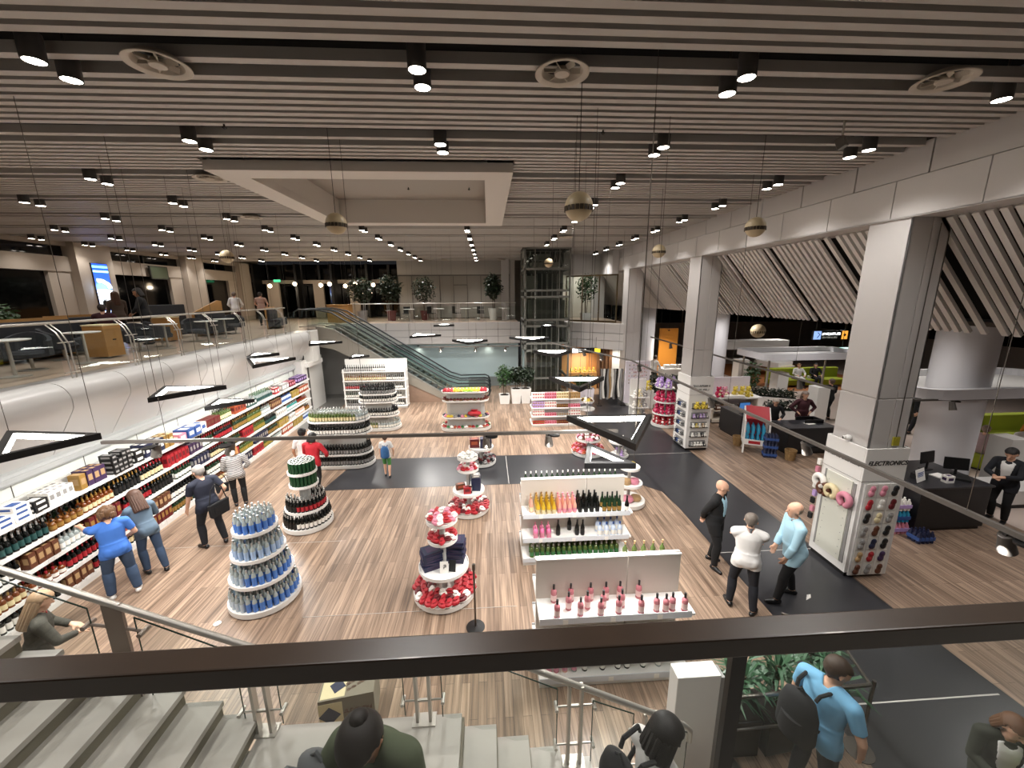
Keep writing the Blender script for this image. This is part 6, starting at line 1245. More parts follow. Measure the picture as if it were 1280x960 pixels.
for k, (x, y, r) in enumerate(((-9.9, 7.6, 2.6), (-9.8, 9.1, .6), (-10.6, 10.6, 2.2), (-10.0, 12.1, 1.0), (-10.3, 13.3, 2.5), (-10.2, 14.7, .8), (-10.4, 16.1, 2.6), (-10.6, 17.6, .7), (-11.6, 12.2, 1.5), (-11.8, 15.6, 1.4))): tub_chair(x, y, r, 'charcoal tub chair behind the left balustrade, %s' % ('nearest the camera', 'second along', 'third along', 'fourth along', 'fifth along', 'sixth along', 'seventh along', 'last along the glass', 'in the back row, nearer', 'in the back row, farther')[k])
def cafe_table(x, y, lab, z=Z2, r=.33): 
    t = thing('cafe_table', lab, 'table', (x, y, z), 0, 'white cafe tables upstairs'); m = MB(); m.lathe([(.001, .71), (r - .02, .71), (r, .725), (r, .735), (.001, .74)], n=24, cap=False); obj('top', m, WHITE, t, smooth=True); m = MB(); m.cyl(0, 0, .02, .71, .03); obj('column', m, STEEL, t); m = MB(); m.lathe([(.22, 0), (.22, .015), (.03, .035)], n=20); obj('foot', m, STEEL, t)
for k, (x, y) in enumerate(((-9.3, 8.3), (-9.5, 10.0), (-9.7, 12.7), (-9.4, 14.1), (-9.7, 15.5), (-10.9, 13.0))): cafe_table(x, y, 'white round cafe table by the left balustrade, %s' % ('nearest', 'second', 'third', 'fourth', 'fifth', 'in the back row')[k])
for k, (x, y) in enumerate(((-4.6, 24.2), (-2.9, 24.4), (-1.3, 24.3), (1.0, 24.4), (-.6, 25.2))): cafe_table(x, y, 'white round table on the back mezzanine, %s' % ('first from the escalator', 'second from the escalator', 'third from the escalator', 'next to the lift', 'behind the tall tree')[k], 3.76)
def booth(x, y, L, lab, rz=0, slope=False):
    t = thing('oak_booth', lab, 'bench', (x, y, Z2), rz); m = MB()
    if slope: m.sweep([(-L / 2, .1), (L / 2, .1), (L / 2, 1.42), (L / 2 - .25, 1.4), (-L / 2 + .2, .98), (-L / 2, .9)], -.03, .03, 'x') if False else m.add([(-.03, -L / 2, 0), (-.03, L / 2, 0), (-.03, L / 2, 1.35), (-.03, L / 2 - .25, 1.38), (-.03, -L / 2 + .2, .98), (-.03, -L / 2, .9), (.03, -L / 2, 0), (.03, L / 2, 0), (.03, L / 2, 1.35), (.03, L / 2 - .25, 1.38), (.03, -L / 2 + .2, .98), (.03, -L / 2, .9)], [(0, 1, 2, 3, 4, 5), (11, 10, 9, 8, 7, 6)] + [(i, 6 + i, 6 + (i + 1) % 6, (i + 1) % 6) for i in range(6)])
    else: m.box(-.03, -L / 2, 0, .03, L / 2, 1.02)
    obj('oak_back', m, OAKP, t); m = MB(); m.box(.03, -L / 2 + .05, .1, .55, L / 2 - .05, .44); obj('seat', m, CHARC, t, bevel=.03); m = MB(); m.box(.03, -L / 2 + .05, .44, .14, L / 2 - .05, .95); obj('cushion', m, CHARC, t, bevel=.03)
booth(-11.6, 9.6, 4.6, 'long oak backed booth at the left edge upstairs'); booth(-12.4, 12.9, 1.6, 'short oak backed booth under the lit screen upstairs'); booth(-11.4, 17.3, 1.8, 'oak booth with a rising curved top upstairs', 0, True); booth(-10.8, 20.9, 2.2, 'low oak bench near the escalator head', .3)
for k, (x, y, w_, l) in enumerate(((-9.9, 10.95, .5, 'oak cube cabinet behind the left balustrade, nearest one'), (-11.3, 14.9, .55, 'oak cube cabinet behind the left balustrade, under the dark figures'), (-9.6, 6.3, .7, 'oak bin unit at the far left edge upstairs'))):
    t = thing('oak_cabinet', l, 'cabinet', (x, y, Z2)); m = MB(); m.box(-w_ / 2, -w_ / 2, .04, w_ / 2, w_ / 2, .82); obj('body', m, OAKP, t, bevel=.006); m = MB(); m.box(-w_ / 2 - .01, -w_ / 2 - .01, .82, w_ / 2 + .01, w_ / 2 + .01, .85); obj('top', m, P['cream'], t); m = MB(); m.box(w_ / 2, -.04, .45, w_ / 2 + .02, .04, .48); obj('handle', m, BLACK, t)
t = thing('high_back_sofa', 'tall charcoal sofa screen with its back to the balustrade upstairs', 'sofa', (-12.3, 15.9, Z2)); m = MB(); m.box(.2, -.95, .08, .36, .95, 1.25); obj('backrest', m, CHARC, t, bevel=.03); m = MB(); m.box(-.5, -.95, .08, .2, .95, .46); obj('seat', m, CHARC, t, bevel=.04)
t = thing('oak_counter', 'square oak counter at the head of the escalator', 'counter', (-8.6, 24.3, Z2)); m = MB(); m.box(-.6, -.4, 0, .6, .4, 1.0); obj('body', m, OAKP, t); m = MB(); m.box(-.63, -.43, 1.0, .63, .43, 1.04); obj('top', m, OAKP, t)
for k, (x, y) in enumerate(((-4.9, 24.9), (-3.4, 25.0), (-1.9, 25.1), (-.4, 24.4))):
    t = thing('cafe_chair', 'dark cafe chair on the back mezzanine, %s from the escalator' % ('first', 'second', 'third', 'last')[k], 'chair', (x, y, 3.76), k); m = MB(); m.box(-.2, -.2, .42, .2, .2, .46); obj('seat', m, BLACK, t); m = MB(); m.box(-.2, .17, .46, .2, .2, .85); obj('backrest', m, BLACK, t)
    for sx in (-.18, .18):
        for sy in (-.18, .18): m = MB(); m.cyl(sx, sy, 0, .42, .013, n=8); obj('leg', m, STEEL, t)
# lit advertising screen on the pier and a small dark TV
t = thing('advert_screen', 'tall glowing blue advertising screen on the pier upstairs', 'screen', (WX + .30, 18.3, 4.62)); m = MB(); m.box(-.03, -.36, 0, .03, .36, 2.05); obj('case', m, BLACK, t)
def ad(nm, y0, z0, y1, z1, c, s=1.6, off=0): m = MB(); m.box(.03 + off, y0, z0, .034 + off, y1, z1); obj(nm, m, mat('screen_' + c.strip('#'), c, .4, emit=c, strength=s), t)
ad('screen', -.34, .02, .34, 2.03, '#1f4fd0'); ad('pale_band', -.34, 1.86, .34, 1.95, '#7fd0f0', 1.6, .004); ad('pale_band', -.34, 1.68, .34, 1.76, '#a8e4f4', 1.6, .004); ad('white_area', -.34, .25, .34, .98, '#f2f6fa', 1.5, .004); ad('pale_band', -.34, .04, .34, .12, '#cfe4f6', 1.5, .004)
m = MB(); m.tube([(.04, -.26, 1.36), (.04, -.02, 1.34), (.04, .2, 1.22), (.04, .26, 1.05)], .075, 8); obj('white_swoosh', m, mat('screen_f2f6fa', '#f2f6fa', .4, emit='#f2f6fa', strength=1.5), t)
m = MB(); m.sphere((.042, -.1, .42), .12, 8, 6, 1.1, .1, 1); [m.tube([(.044, -.1, .45), (.044, -.1 + .18 * math.cos(q), .45 + .22 * math.sin(q))], .03, 6, .006) for q in (.4, 1.2, 1.9, 2.7, 3.6, 5.6)]; obj('dark_figure', m, BLACK, t)
lamp('screen_glow', 'AREA', (.12, 0, 1.0), 12, t, (.5, .7, 1), .6, rot=(0, PI / 2, 0))
t = thing('television', 'small dark television hung high between the upper windows', 'television', (WX + .15, 21.6, 6.15)); m = MB(); m.box(-.04, -.55, 0, .04, .55, .62); obj('case', m, BLACK, t); m = MB(); m.box(.04, -.5, .04, .044, .5, .58); obj('screen', m, mat('tv_dim', '#33382c', .3, emit='#55603c', strength=.12), t); m = MB(); m.box(-.2, -.1, .3, -.04, .1, .4); obj('bracket', m, BLACK, t)
# pendant bulbs by the back glazing, street lamps outside are the bulbs' reflections
for k, (x, y, z) in enumerate(((-14.0, 27.5, 5.95), (-12.2, 27.0, 6.05), (-10.4, 26.5, 5.95), (-9.6, 25.8, 6.0), (-9.0, 26.8, 5.9), (-8.2, 26.2, 6.0), (-7.2, 26.6, 5.95))):
    t = thing('globe_pendant', 'glowing white globe lamp near the back windows, %s from the left' % ('first', 'second', 'third', 'fourth', 'fifth', 'sixth', 'last')[k], 'pendant light', (x, y, z)); m = MB(); m.sphere((0, 0, 0), .12, 14, 10); obj('globe', m, mat('globe_lit', '#ffffff', .4, emit='#ffe2b8', strength=6), t, smooth=True); m = MB(); m.tube([(0, 0, .12), (0, 0, 7.96 - z)], .006, 5); obj('cord', m, BLACK, t)
    lamp('globe_lamp', 'POINT', (0, 0, -.16), 30, t, (1, .82, .6), .1)
plant(WX + .9, 13.5, Z2, 'leafy plant at the left edge in front of the dark upper window', 1.35, .7, 500, 41, BLACK, (.3, .36, .5), True, .2, leaf=LEAF)
t = thing('exit_sign', 'small green exit sign upstairs near the back windows', 'sign', (-14.4, 29.3, 6.25)); m = MB(); m.box(-.22, -.03, 0, .22, .03, .16); obj('panel', m, mat('exit_green', '#2f8a5a', .4, emit='#4fd090', strength=1.2), t)
# lounge lighting
for x, y in ((10.6, 5.5), (10.6, 9.5), (10.8, 13), (11, 17.5), (14, 11.5), (14.5, 16), (16.5, 21), (19, 14), (20, 22), (10.5, 22), (16, 8)):
    t = thing('lounge_downlight', 'recessed disc light in the lounge ceiling at %s' % {(10.6, 5.5): 'the near right corner', (10.6, 9.5): 'the large black counter', (10.8, 13): 'the man in maroon', (11, 17.5): 'the toy counter', (14, 11.5): 'the round column', (14.5, 16): 'the pale pillars', (16.5, 21): 'the green sofa', (19, 14): 'the cafe bar', (20, 22): 'the piano', (10.5, 22): 'the buffet table', (16, 8): 'the far right edge'}[(x, y)], 'ceiling light', (x, y, 4.60)); m = MB(); m.lathe([(.11, -.01), (.13, -.012), (.13, .02)], n=20, cap=False); obj('ring', m, WHITE, t); m = MB(); m.lathe([(.001, -.005), (.11, -.005)], n=20, cap=False); obj('lens', m, LAMPW, t)
    lamp('lounge_lamp', 'SPOT', (0, 0, -.05), 70 if (x, y) in ((14, 11.5), (10.6, 9.5)) else 190 if x < 15 else 240, t, (1, .96, .94), .1, 150, .9)
for x, y, z, p in ((5.2, 21.6, 2.45, 200), (10.8, 23.4, 3.1, 320), (7.3, 21.6, 2.45, 110), (0, 23.1, 2.44, 9), (-4, 23.1, 2.44, 9)):
    t = thing('alcove_downlight', 'small ceiling light %s' % {5.2: 'in the pale timber alcove', 10.8: 'over the amber timber wall', 7.3: 'over the white lit shopfront', 0: 'before the blue panelled wall', -4: 'behind the escalators'}[x], 'ceiling light', (x, y, z)); m = MB(); m.cyl(0, 0, -.01, .03, .07, n=16); obj('housing', m, BLACK, t); m = MB(); m.tube([(0, 0, .03), (0, 0, (2.56 if y > 23 and x < 6 else 4.63 if x > 10 else 3.41) - z)], .006, 5); obj('rod', m, BLACK, t); lamp('alcove_lamp', 'SPOT', (0, 0, -.05), p, t, (1, .9, .75), .08, 150, .9)
# ================================================================ PEOPLE
CL = lambda n, c, **k: mat('cloth_' + n, c, k.pop('rough', .85), **k)
def fcap(p0, r0, p1, r1, n=14, flat=None):
    """closed tapered capsule between two points"""
    m = MB(); a, b = Vector(p0), Vector(p1); d = b - a
    if d.length < 1e-5: b = a + Vector((0, 0, 1e-3)); d = b - a
    L = d.length; d.normalize(); pts = []; rad = []
    for k in range(4): q = PI / 2 * k / 4; pts.append(a - d * r0 * math.cos(q)); rad.append(max(.0008, r0 * math.sin(q)))
    pts.append(a); rad.append(r0); pts.append(b); rad.append(r1)
    for k in range(3, -1, -1): q = PI / 2 * k / 4; pts.append(b + d * r1 * math.cos(q)); rad.append(max(.0008, r1 * math.sin(q)))
    u = d.orthogonal().normalized(); w_ = d.cross(u); vs = []
    for p, r in zip(pts, rad): vs += [p + (u * math.cos(2 * PI * i / n) + w_ * math.sin(2 * PI * i / n)) * r for i in range(n)]
    k = len(pts); m.add(vs, [(j * n + i, j * n + (i + 1) % n, (j + 1) * n + (i + 1) % n, (j + 1) * n + i) for j in range(k - 1) for i in range(n)] + [tuple(range(n))[::-1], tuple(range((k - 1) * n, k * n))])
    return m
def ik(a, b, l1, l2, hint):
    a, b, hint = Vector(a), Vector(b), Vector(hint); d = b - a; L = d.length
    if L > (l1 + l2) * .995: b = a + d.normalized() * (l1 + l2) * .995; d = b - a; L = d.length
    x = (l1 * l1 - l2 * l2 + L * L) / (2 * L); h = math.sqrt(max(0, l1 * l1 - x * x)); u = d / L; q = hint - u * hint.dot(u); q = q.normalized() if q.length > 1e-5 else u.orthogonal().normalized()
    return a + u * x + q * h, b
def person(label, loc, rz, h=1.75, wd=1.0, belly=0.0, lean=0, tw=0, head=(0, 0), feet=None, wl=(-.26, .05, .80), wr=(.26, .05, .80), el=(-.5, -1, 0), er=(.5, -1, 0), pelvis=None,
           top=None, sleeve='long', hem=.86, jacket=None, legs=None, legcut=.10, shoes=None, hair='short', hairc='#2a1d14', skin=None, voxel=.012, collar=None, finger=.5, loose=.016, legloose=.012, group=None):
    s = h / 1.75; hip = Vector((0, 0, .93)) if pelvis is None else Vector(pelvis)
    feet = feet or ((-.11, 0, 0, 0), (.11, 0, 0, 0)); caps = []
    U = Matrix.Translation(hip) @ Matrix.Rotation(math.radians(tw), 4, 'Z') @ Matrix.Rotation(-math.radians(lean), 4, 'X') @ Matrix.Translation(-Vector((0, 0, .93)))
    T = lambda p: U @ Vector(p)
    def add(p0, r0, p1, r1, lab): caps.append((Vector(p0), r0, Vector(p1), r1, lab))
    # trunk
    for sx in (-1, 1):
        add(T((sx * .085 * wd, -.01, .95)), .105 * wd, T((sx * .07 * wd, 0, 1.10)), .100 * wd, 'pelvis')
        add(T((sx * .07 * wd, 0, 1.08)), .100 * wd, T((sx * .09 * wd, .0, 1.30)), .112 * wd, 'torso'); add(T((sx * .09 * wd, 0, 1.28)), .112 * wd, T((sx * .13 * wd, -.015, 1.41)), .068 * wd, 'torso')
        add(T((sx * .05, -.01, 1.45)), .055, T((sx * .175 * wd, -.01, 1.41)), .062, 'torso')
        add(T((sx * .08, -.05, .93)), .10 * wd, T((sx * .08, -.05, .96)), .10 * wd, 'pelvis')
        add(T((0, -.01, 1.42)), .058, T((0, .01, 1.55)), .052, 'neck')
    Hm = U @ Matrix.Translation((0, .0, 1.55)) @ Matrix.Rotation(math.radians(head[1]), 4, 'Z') @ Matrix.Rotation(-math.radians(head[0]), 4, 'X'); HT = lambda p: Hm @ Vector(p)
    add(HT((0, -.01, .11)), .096, HT((0, .01, .10)), .093, 'head'); add(HT((0, .035, .05)), .07, HT((0, .052, -.0)), .048, 'head'); add(HT((0, -.03, .12)), .088, HT((0, -.03, .09)), .082, 'head')
    add(HT((0, .098, .085)), .011, HT((0, .118, .055)), .017, 'head')
    for sx in (-1, 1): add(HT((sx * .092, -.005, .085)), .012, HT((sx * .097, -.012, .055)), .012, 'head')
    loft = [(.84, .12, .085, -.01), (.90, .160, .108, -.012), (.97, .166, .115, -.015), (1.06, .150, .106, 0), (1.15, .146, .102, .003), (1.26, .162, .112, .003), (1.35, .172, .108, -.004), (1.41, .160, .085, -.01), (1.45, .115, .066, -.01), (1.49, .06, .056, 0)]
    LM = MB(); nn = 24; vs = []
    for zz, a_, b_, yo in loft: vs += [T((wd * a_ * math.cos(2 * PI * i / nn), yo + (b_ * (.6 + .4 * wd) + .05 * belly * math.exp(-((zz - 1.1) / .12) ** 2) * (math.sin(2 * PI * i / nn) > 0)) * math.sin(2 * PI * i / nn), zz)) for i in range(nn)]
    kk = len(loft); LM.add(vs, [(j * nn + i, j * nn + (i + 1) % nn, (j + 1) * nn + (i + 1) % nn, (j + 1) * nn + i) for j in range(kk - 1) for i in range(nn)] + [tuple(range(nn))[::-1], tuple(range((kk - 1) * nn, kk * nn))])
    ntr = len(caps)
    # arms
    wrists = []
    for sx, wt_, eh in ((-1, wl, el), (1, wr, er)):
        S = T((sx * .192 * wd, -.01, 1.405)); E, W = ik(S, wt_, .29, .255, eh)
        add(S, .056 * wd, E, .042, 'uarm'); add(E, .042, W, .028, 'farm'); d = (W - E).normalized(); wrists.append((W, d, sx))
        side = d.cross(Vector((0, 0, 1))) if abs(d.z) < .8 else Vector((0, 1, 0)) - d * d.y; side = side.normalized(); nrm = d.cross(side).normalized()
        if nrm.x * sx > 0 and abs(d.z) > .6: nrm = -nrm
        for k in (-1, 1): add(W + side * .014 * k, .024, W + d * .075 + side * .024 * k, .020, 'hand')
        for k, L in enumerate((.062, .074, .070, .054)):
            b0 = W + d * .085 + side * (.033 - .022 * k); b1 = b0 + (d + nrm * finger * .5).normalized() * L * .55; b2 = b1 + (d * .8 + nrm * finger * 1.2).normalized() * L * .5
            add(b0, .0098, b1, .009, 'hand'); add(b1, .009, b2, .0078, 'hand')
        b0 = W + d * .03 + side * .03; add(b0, .013, b0 + (d * .6 + side * .7 + nrm * .3).normalized() * .05, .0105, 'hand'); b1 = b0 + (d * .6 + side * .7 + nrm * .3).normalized() * .05; add(b1, .0105, b1 + (d + nrm * .4).normalized() * .03, .009, 'hand')
    # legs
    for sx, ft in zip((-1, 1), feet):
        J = hip + Vector((sx * .092 * wd, 0, -.01)); ang = math.radians(ft[3]); f = Vector((math.sin(-ang), math.cos(-ang), 0)); A = Vector((ft[0], ft[1], ft[2] + .085)); hint = Vector((sx * .12, 1, 0)) + f * .5 if len(ft) < 5 else Vector(ft[4])
        K, A = ik(J, A, .435, .42, hint); add(J, .088 * wd, K, .058, 'thigh'); add(K, .057, K * .65 + A * .35 - f * .015, .056, 'shin'); add(K * .65 + A * .35 - f * .015, .056, A, .038, 'shin')
        if len(ft) > 5: fd = Vector(ft[5])
        else: fd = f
        add(A - fd * .045 - Vector((0, 0, .045)), .038, A + fd * .06 - Vector((0, 0, .045)), .040, 'foot'); add(A + fd * .05 - Vector((0, 0, .048)), .040, A + fd * .155 - Vector((0, 0, .055)), .029, 'foot'); add(A, .038, A - Vector((0, 0, .04)), .042, 'foot')
    mb = MB(); mb.add(LM.v, LM.f)
    for p0, r0, p1, r1, lab in caps:
        q = .72 if lab in ('torso', 'pelvis') and r0 > .07 else 1
        c = fcap(p0, r0 * q, p1, r1 * q); mb.add(c.v, c.f)
    me = mb.mesh('tmp', SKIN); o = bpy.data.objects.new('tmp', me); COL.objects.link(o)
    r = o.modifiers.new('r', 'REMESH'); r.mode = 'VOXEL'; r.voxel_size = voxel; sm = o.modifiers.new('s', 'SMOOTH'); sm.factor = .5; sm.iterations = 3
    dg = bpy.context.evaluated_depsgraph_get(); bm_ = bpy.data.meshes.new_from_object(o.evaluated_get(dg)); bpy.data.objects.remove(o)
    nv = len(bm_.vertices); V = np.empty(nv * 3); bm_.vertices.foreach_get('co', V); V = V.reshape(-1, 3); N = np.empty(nv * 3); bm_.vertices.foreach_get('normal', N); N = N.reshape(-1, 3)
    best = np.full(nv, 1e9); lab = np.zeros(nv, int); par = np.zeros(nv)
    names = ['pelvis', 'torso', 'neck', 'head', 'uarm', 'farm', 'hand', 'thigh', 'shin', 'foot']
    for p0, r0, p1, r1, l in caps:
        a, b = np.array(p0), np.array(p1); d = b - a; t = np.clip(((V - a) @ d) / max(1e-9, d @ d), 0, 1); q = np.linalg.norm(V - (a + t[:, None] * d), axis=1) - (r0 + (r1 - r0) * t); k = q < best; best[k] = q[k]; lab[k] = names.index(l); par[k] = t[k]
    Ui = np.array(U.inverted()); LU = V @ Ui[:3, :3].T + Ui[:3, 3]; Hi = np.array(Hm.inverted()); LH = V @ Hi[:3, :3].T + Hi[:3, 3]
    is_ = lambda *n: np.isin(lab, [names.index(x) for x in n])
    F = [tuple(p.vertices) for p in bm_.polygons]; skm = skin or SKIN
    root = thing('person', label, 'person', (loc[0], loc[1], loc[2]), math.radians(rz), group); root.scale = (s, s, s)
    bm_.materials.clear(); bm_.materials.append(skm); bm_.polygons.foreach_set('use_smooth', [True] * len(bm_.polygons)); link('body', bm_, root)
    Fa = np.array([f for f in F if len(f) == 4]) if all(len(f) == 4 for f in F) else None
    def shell(name, m, sel, off, m2=None):
        cnt = sel.astype(int); vs = []; fs = []; mp = {}; edges = {}
        offv = off if hasattr(off, '__len__') else np.full(nv, off)
        for f in F:
            if sum(cnt[i] for i in f) < len(f): continue
            q = []
            for i in f:
                if i not in mp: mp[i] = len(vs); vs.append(tuple(V[i] + N[i] * offv[i]))
                q.append(mp[i])
            fs.append(tuple(q))
            for i in range(len(f)): e = (f[i], f[(i + 1) % len(f)]); edges[e] = 1
        if not fs: return None
        inner = {}
        for (a, b) in list(edges):
            if (b, a) not in edges:
                for v in (a, b):
                    if v not in inner: inner[v] = len(vs); vs.append(tuple(V[v] - N[v] * .002))
                fs.append((mp[b], mp[a], inner[a], inner[b]))
        me2 = bpy.data.meshes.new(name); me2.from_pydata(vs, [], fs); me2.materials.append(m); me2.polygons.foreach_set('use_smooth', [True] * len(fs)); me2.update()
        q_ = link(name, me2, root); sm_ = q_.modifiers.new('drape', 'SMOOTH'); sm_.factor = .5; sm_.iterations = 8 if 'hair' not in name and name != 'shoe' else 2
        return q_
    z = LU[:, 2]
    if legs:
        sel = (is_('pelvis') & (z < 1.06)) | is_('thigh') | (is_('shin') & (V[:, 2] > legcut)) | (is_('torso') & (z < 1.06)); shell('trousers', legs, sel, np.where(is_('shin'), legloose * 1.5, legloose))
    if top:
        arm = is_('uarm') & (par < .72) if sleeve == 'short' else (is_('uarm') | (is_('farm') & (par < .93))) if sleeve == 'long' else (is_('uarm') & (par < .15)); sel = is_('torso') | (is_('pelvis') & (z > hem)) | (is_('thigh') & (z > hem)) | arm | (is_('neck') & (z < 1.46)); lo = np.where(is_('pelvis', 'thigh') | (z < 1.1), loose + .010, loose); shell('shirt' if not jacket else 'jacket', top, sel, lo)
    if collar: sel = is_('neck') & (z > 1.42) & (z < 1.52); shell('collar', collar, sel, .016)
    if jacket: # open front showing the shirt
        sel = is_('torso') & (LU[:, 1] > .05) & (np.abs(LU[:, 0]) < .055 + .05 * np.clip((z - 1.0) / .4, 0, 1)) & (z > 1.0); shell('shirt_front', jacket, sel, loose + .006)
    if shoes:
        for sx, nm in ((-1, 'shoe'), (1, 'shoe')):
            cx = (feet[0][0] + feet[1][0]) / 2; J = (V - np.array((feet[0] if sx < 0 else feet[1])[:3])); other = (V - np.array((feet[1] if sx < 0 else feet[0])[:3])); sel = is_('foot') & (np.linalg.norm(J, axis=1) <= np.linalg.norm(other, axis=1)); shell(nm, shoes, sel, .006)
    hm = mat('hair_' + hairc.strip('#'), hairc, .6, noise=.3, scale=40)
    x_, y_, z_ = LH[:, 0], LH[:, 1], LH[:, 2]; hd = is_('head', 'neck')
    if hair in ('short', 'crop', 'long', 'bob', 'bun', 'curly'):
        sel = hd & (((z_ > .135) & (y_ < .085)) | ((y_ < .005) & (z_ > .03)) | ((y_ < -.03) & (z_ > -.02))) & ~((np.abs(x_) > .085) & (z_ < .10) & (y_ > -.03))
        shell('hair', hm, sel, .008 if hair == 'crop' else .016 if hair == 'short' else .024)
    elif hair == 'fringe': sel = hd & (y_ < .0) & (z_ > .02) & (z_ < .12) & ~((np.abs(x_) > .088) & (y_ > -.02)); shell('hair', hm, sel, .005)
    if hair in ('long', 'bob', 'bun', 'curly'):
        m = MB()
        if hair == 'bun': c = fcap(HT((0, -.10, .17)), .045, HT((0, -.10, .19)), .045); m.add(c.v, c.f)
        elif hair == 'curly':
            rr = random.Random(4)
            for k in range(26): q = rr.uniform(0, 2 * PI); e = rr.uniform(-.6, 1.2); p = Vector((.105 * math.cos(q) * math.cos(e), -.025 + .095 * math.sin(q) * math.cos(e), .11 + .10 * math.sin(e))); (p.y < .05) and (lambda c: m.add(c.v, c.f))(fcap(HT(p), .035, HT(p + Vector((0, -.01, -.05))), .03, 8))
        else:
            L = -.22 if hair == 'long' else -.04
            for k in range(9): q = PI + PI * k / 8; p = Vector((.082 * math.cos(q), -.03 + .075 * math.sin(q), .10)); p2 = Vector((.10 * math.cos(q), -.05 + .07 * math.sin(q), L)); (lambda c: m.add(c.v, c.f))(fcap(HT(p), .034, HT(p2), .026, 8))
        obj('hair_mass', m, hm, root, smooth=True)
    m = MB()
    for sx in (-1, 1): m.sphere(tuple(HT((sx * .034, .086, .095))), .011, 8, 6)
    obj('eyes', m, P['black'], root, smooth=True)
    m = MB(); m.tube([HT((-.022, .092, .018)), HT((0, .098, .016)), HT((.022, .092, .018))], .006, 6); obj('mouth', m, mat('lip', '#8a4a44', .5), root, smooth=True)
    return root, [root.matrix_basis, wrists]
NAVY = CL('navy', '#1b1f2e'); DKN = CL('dark_navy', '#14161d'); WHT = CL('white', '#d9d7d4'); LBL = CL('light_blue', '#a9cfe0'); BLU = CL('blue', '#3d6fc0'); JEAN = CL('jeans', '#34465f', noise=.2, scale=14); BLK = CL('black', '#0e0e10'); RED = CL('red', '#b3202c'); MAR = CL('maroon', '#3a141c'); GRN = CL('green_shorts', '#4f8a4a'); OLV = CL('olive', '#4d5440'); STR = stripes_mat('cloth_stripes', '#d8d5d2', '#2a2a2e', 26); LIL = CL('lilac', '#a78f92'); GRY = CL('grey', '#8b8a88'); TAN = CL('dark_tan', '#4a3b31'); CHK = stripes_mat('cloth_check', '#b99a8a', '#7d5d52', 18); SKY = CL('sky', '#72abd0')
SH = mat('shoe_black', '#0c0c0d', .4); SW_ = mat('shoe_white', '#d8d6d2', .6); SKP = mat('skin_pale', '#d3a58a', .55); SKD = mat('skin_tan', '#b08062', .55)
# three men talking on the dark aisle
person('bald man in dark suit with hands behind his back on the aisle', (4.32, 6.74, 0), -138, 1.80, 1.13, .3, 3, 0, (12, 25), ((-.13, -.06, 0, 20), (.13, .10, 0, -25)), (-.07, -.20, .92), (.07, -.20, .96), (-1, -.4, 0), (1, -.4, 0), None, BLK, 'long', .72, LBL, BLK, .07, SH, 'none', skin=SKP, voxel=.010)
person('man in white polo shirt seen from behind, arms crossed', (4.20, 5.60, 0), -28, 1.76, 1.08, .3, 2, 0, (5, -20), ((-.17, .02, 0, 20), (.17, -.10, 0, -25)), (.12, .26, 1.14), (-.10, .27, 1.20), (-1, -.2, -.3), (1, -.2, -.3), None, WHT, 'short', .80, None, DKN, .07, SH, 'crop', '#6b625a', SKP, .010, CL('collar_dark', '#55565a'))
person('bald stout man in light blue shirt facing left', (5.14, 5.74, 0), 72, 1.84, 1.14, .8, 7, 0, (0, 0), ((-.16, .22, 0, 10), (.16, -.12, 0, -10)), (-.20, .20, .84), (.12, .24, .86), (-.8, -.8, 0), (.8, -.8, 0), None, LBL, 'long', .74, None, BLK, .07, SH, 'fringe', '#9a8878', SKP, .010, LBL)
# along the left shelving
person('woman in blue T-shirt and jeans reaching to the shelf', (-6.66, 6.68, 0), 52, 1.72, 1.08, .3, 4, 0, (0, 20), ((-.17, .05, 0, 10), (.17, -.06, 0, -20)), (-.30, .62, 1.34), (.24, .24, 1.0), (-.3, -.2, -1), (.6, -1, 0), None, BLU, 'short', .82, None, JEAN, .06, SW_, 'curly', '#5d4128', SKP, .010, legloose=.02)
person('long haired woman in jeans half hidden behind the woman in blue', (-6.62, 7.30, 0), 60, 1.70, .95, 0, 16, 0, (15, 0), ((-.1, .05, 0, 0), (.12, -.16, 0, -20)), (-.2, .5, 1.1), (.2, .45, 1.05), (-.6, -.6, -.6), (.6, -.6, -.6), None, CL('denim_shirt', '#5a6d7e'), 'long', .80, None, JEAN, .06, SH, 'long', '#4a3022', SKP, .011)
person('grey haired man in navy T-shirt with a black shoulder bag', (-6.02, 8.12, 0), 62, 1.82, 1.08, .3, 8, 0, (14, 10), ((-.15, .06, 0, 10), (.16, -.10, 0, -30)), (-.28, .22, .84), (.24, .02, .95), (-.6, -.8, 0), (.7, -1, 0), None, NAVY, 'short', .80, None, DKN, .07, SH, 'short', '#8d8883', SKP, .010)
person('short haired woman in striped top and black trousers', (-6.48, 9.85, 0), 35, 1.62, 1.08, .2, 3, 0, (8, 20), ((-.1, .02, 0, 0), (.12, -.05, 0, -15)), (-.16, .26, .98), (.24, .22, .98), (-.8, -.8, 0), (.8, -.8, 0), None, STR, 'long', .80, None, BLK, .07, SH, 'bob', '#b07a4a', SKP, .012)
person('dark haired woman in white top beyond the green cans', (-5.16, 10.75, 0), 20, 1.70, .95, 0, 4, 0, (12, -20), ((-.1, .02, 0, 0), (.1, -.06, 0, 0)), (-.24, .15, .9), (.24, .24, 1.0), (-.8, -.8, 0), (.8, -.8, 0), None, WHT, 'short', .80, None, DKN, .07, SW_, 'bun', '#15110f', SKD, .012)
person('dark haired person in red sweater beyond the green cans', (-4.82, 10.45, 0), -10, 1.66, 1.15, .2, 8, 0, (15, 0), ((-.1, .02, 0, 0), (.1, -.06, 0, 0)), (-.18, .3, 1.0), (.26, .28, 1.0), (-1, -.6, 0), (1, -.6, 0), None, RED, 'long', .80, None, BLK, .07, SH, 'bob', '#15110f', SKD, .012)
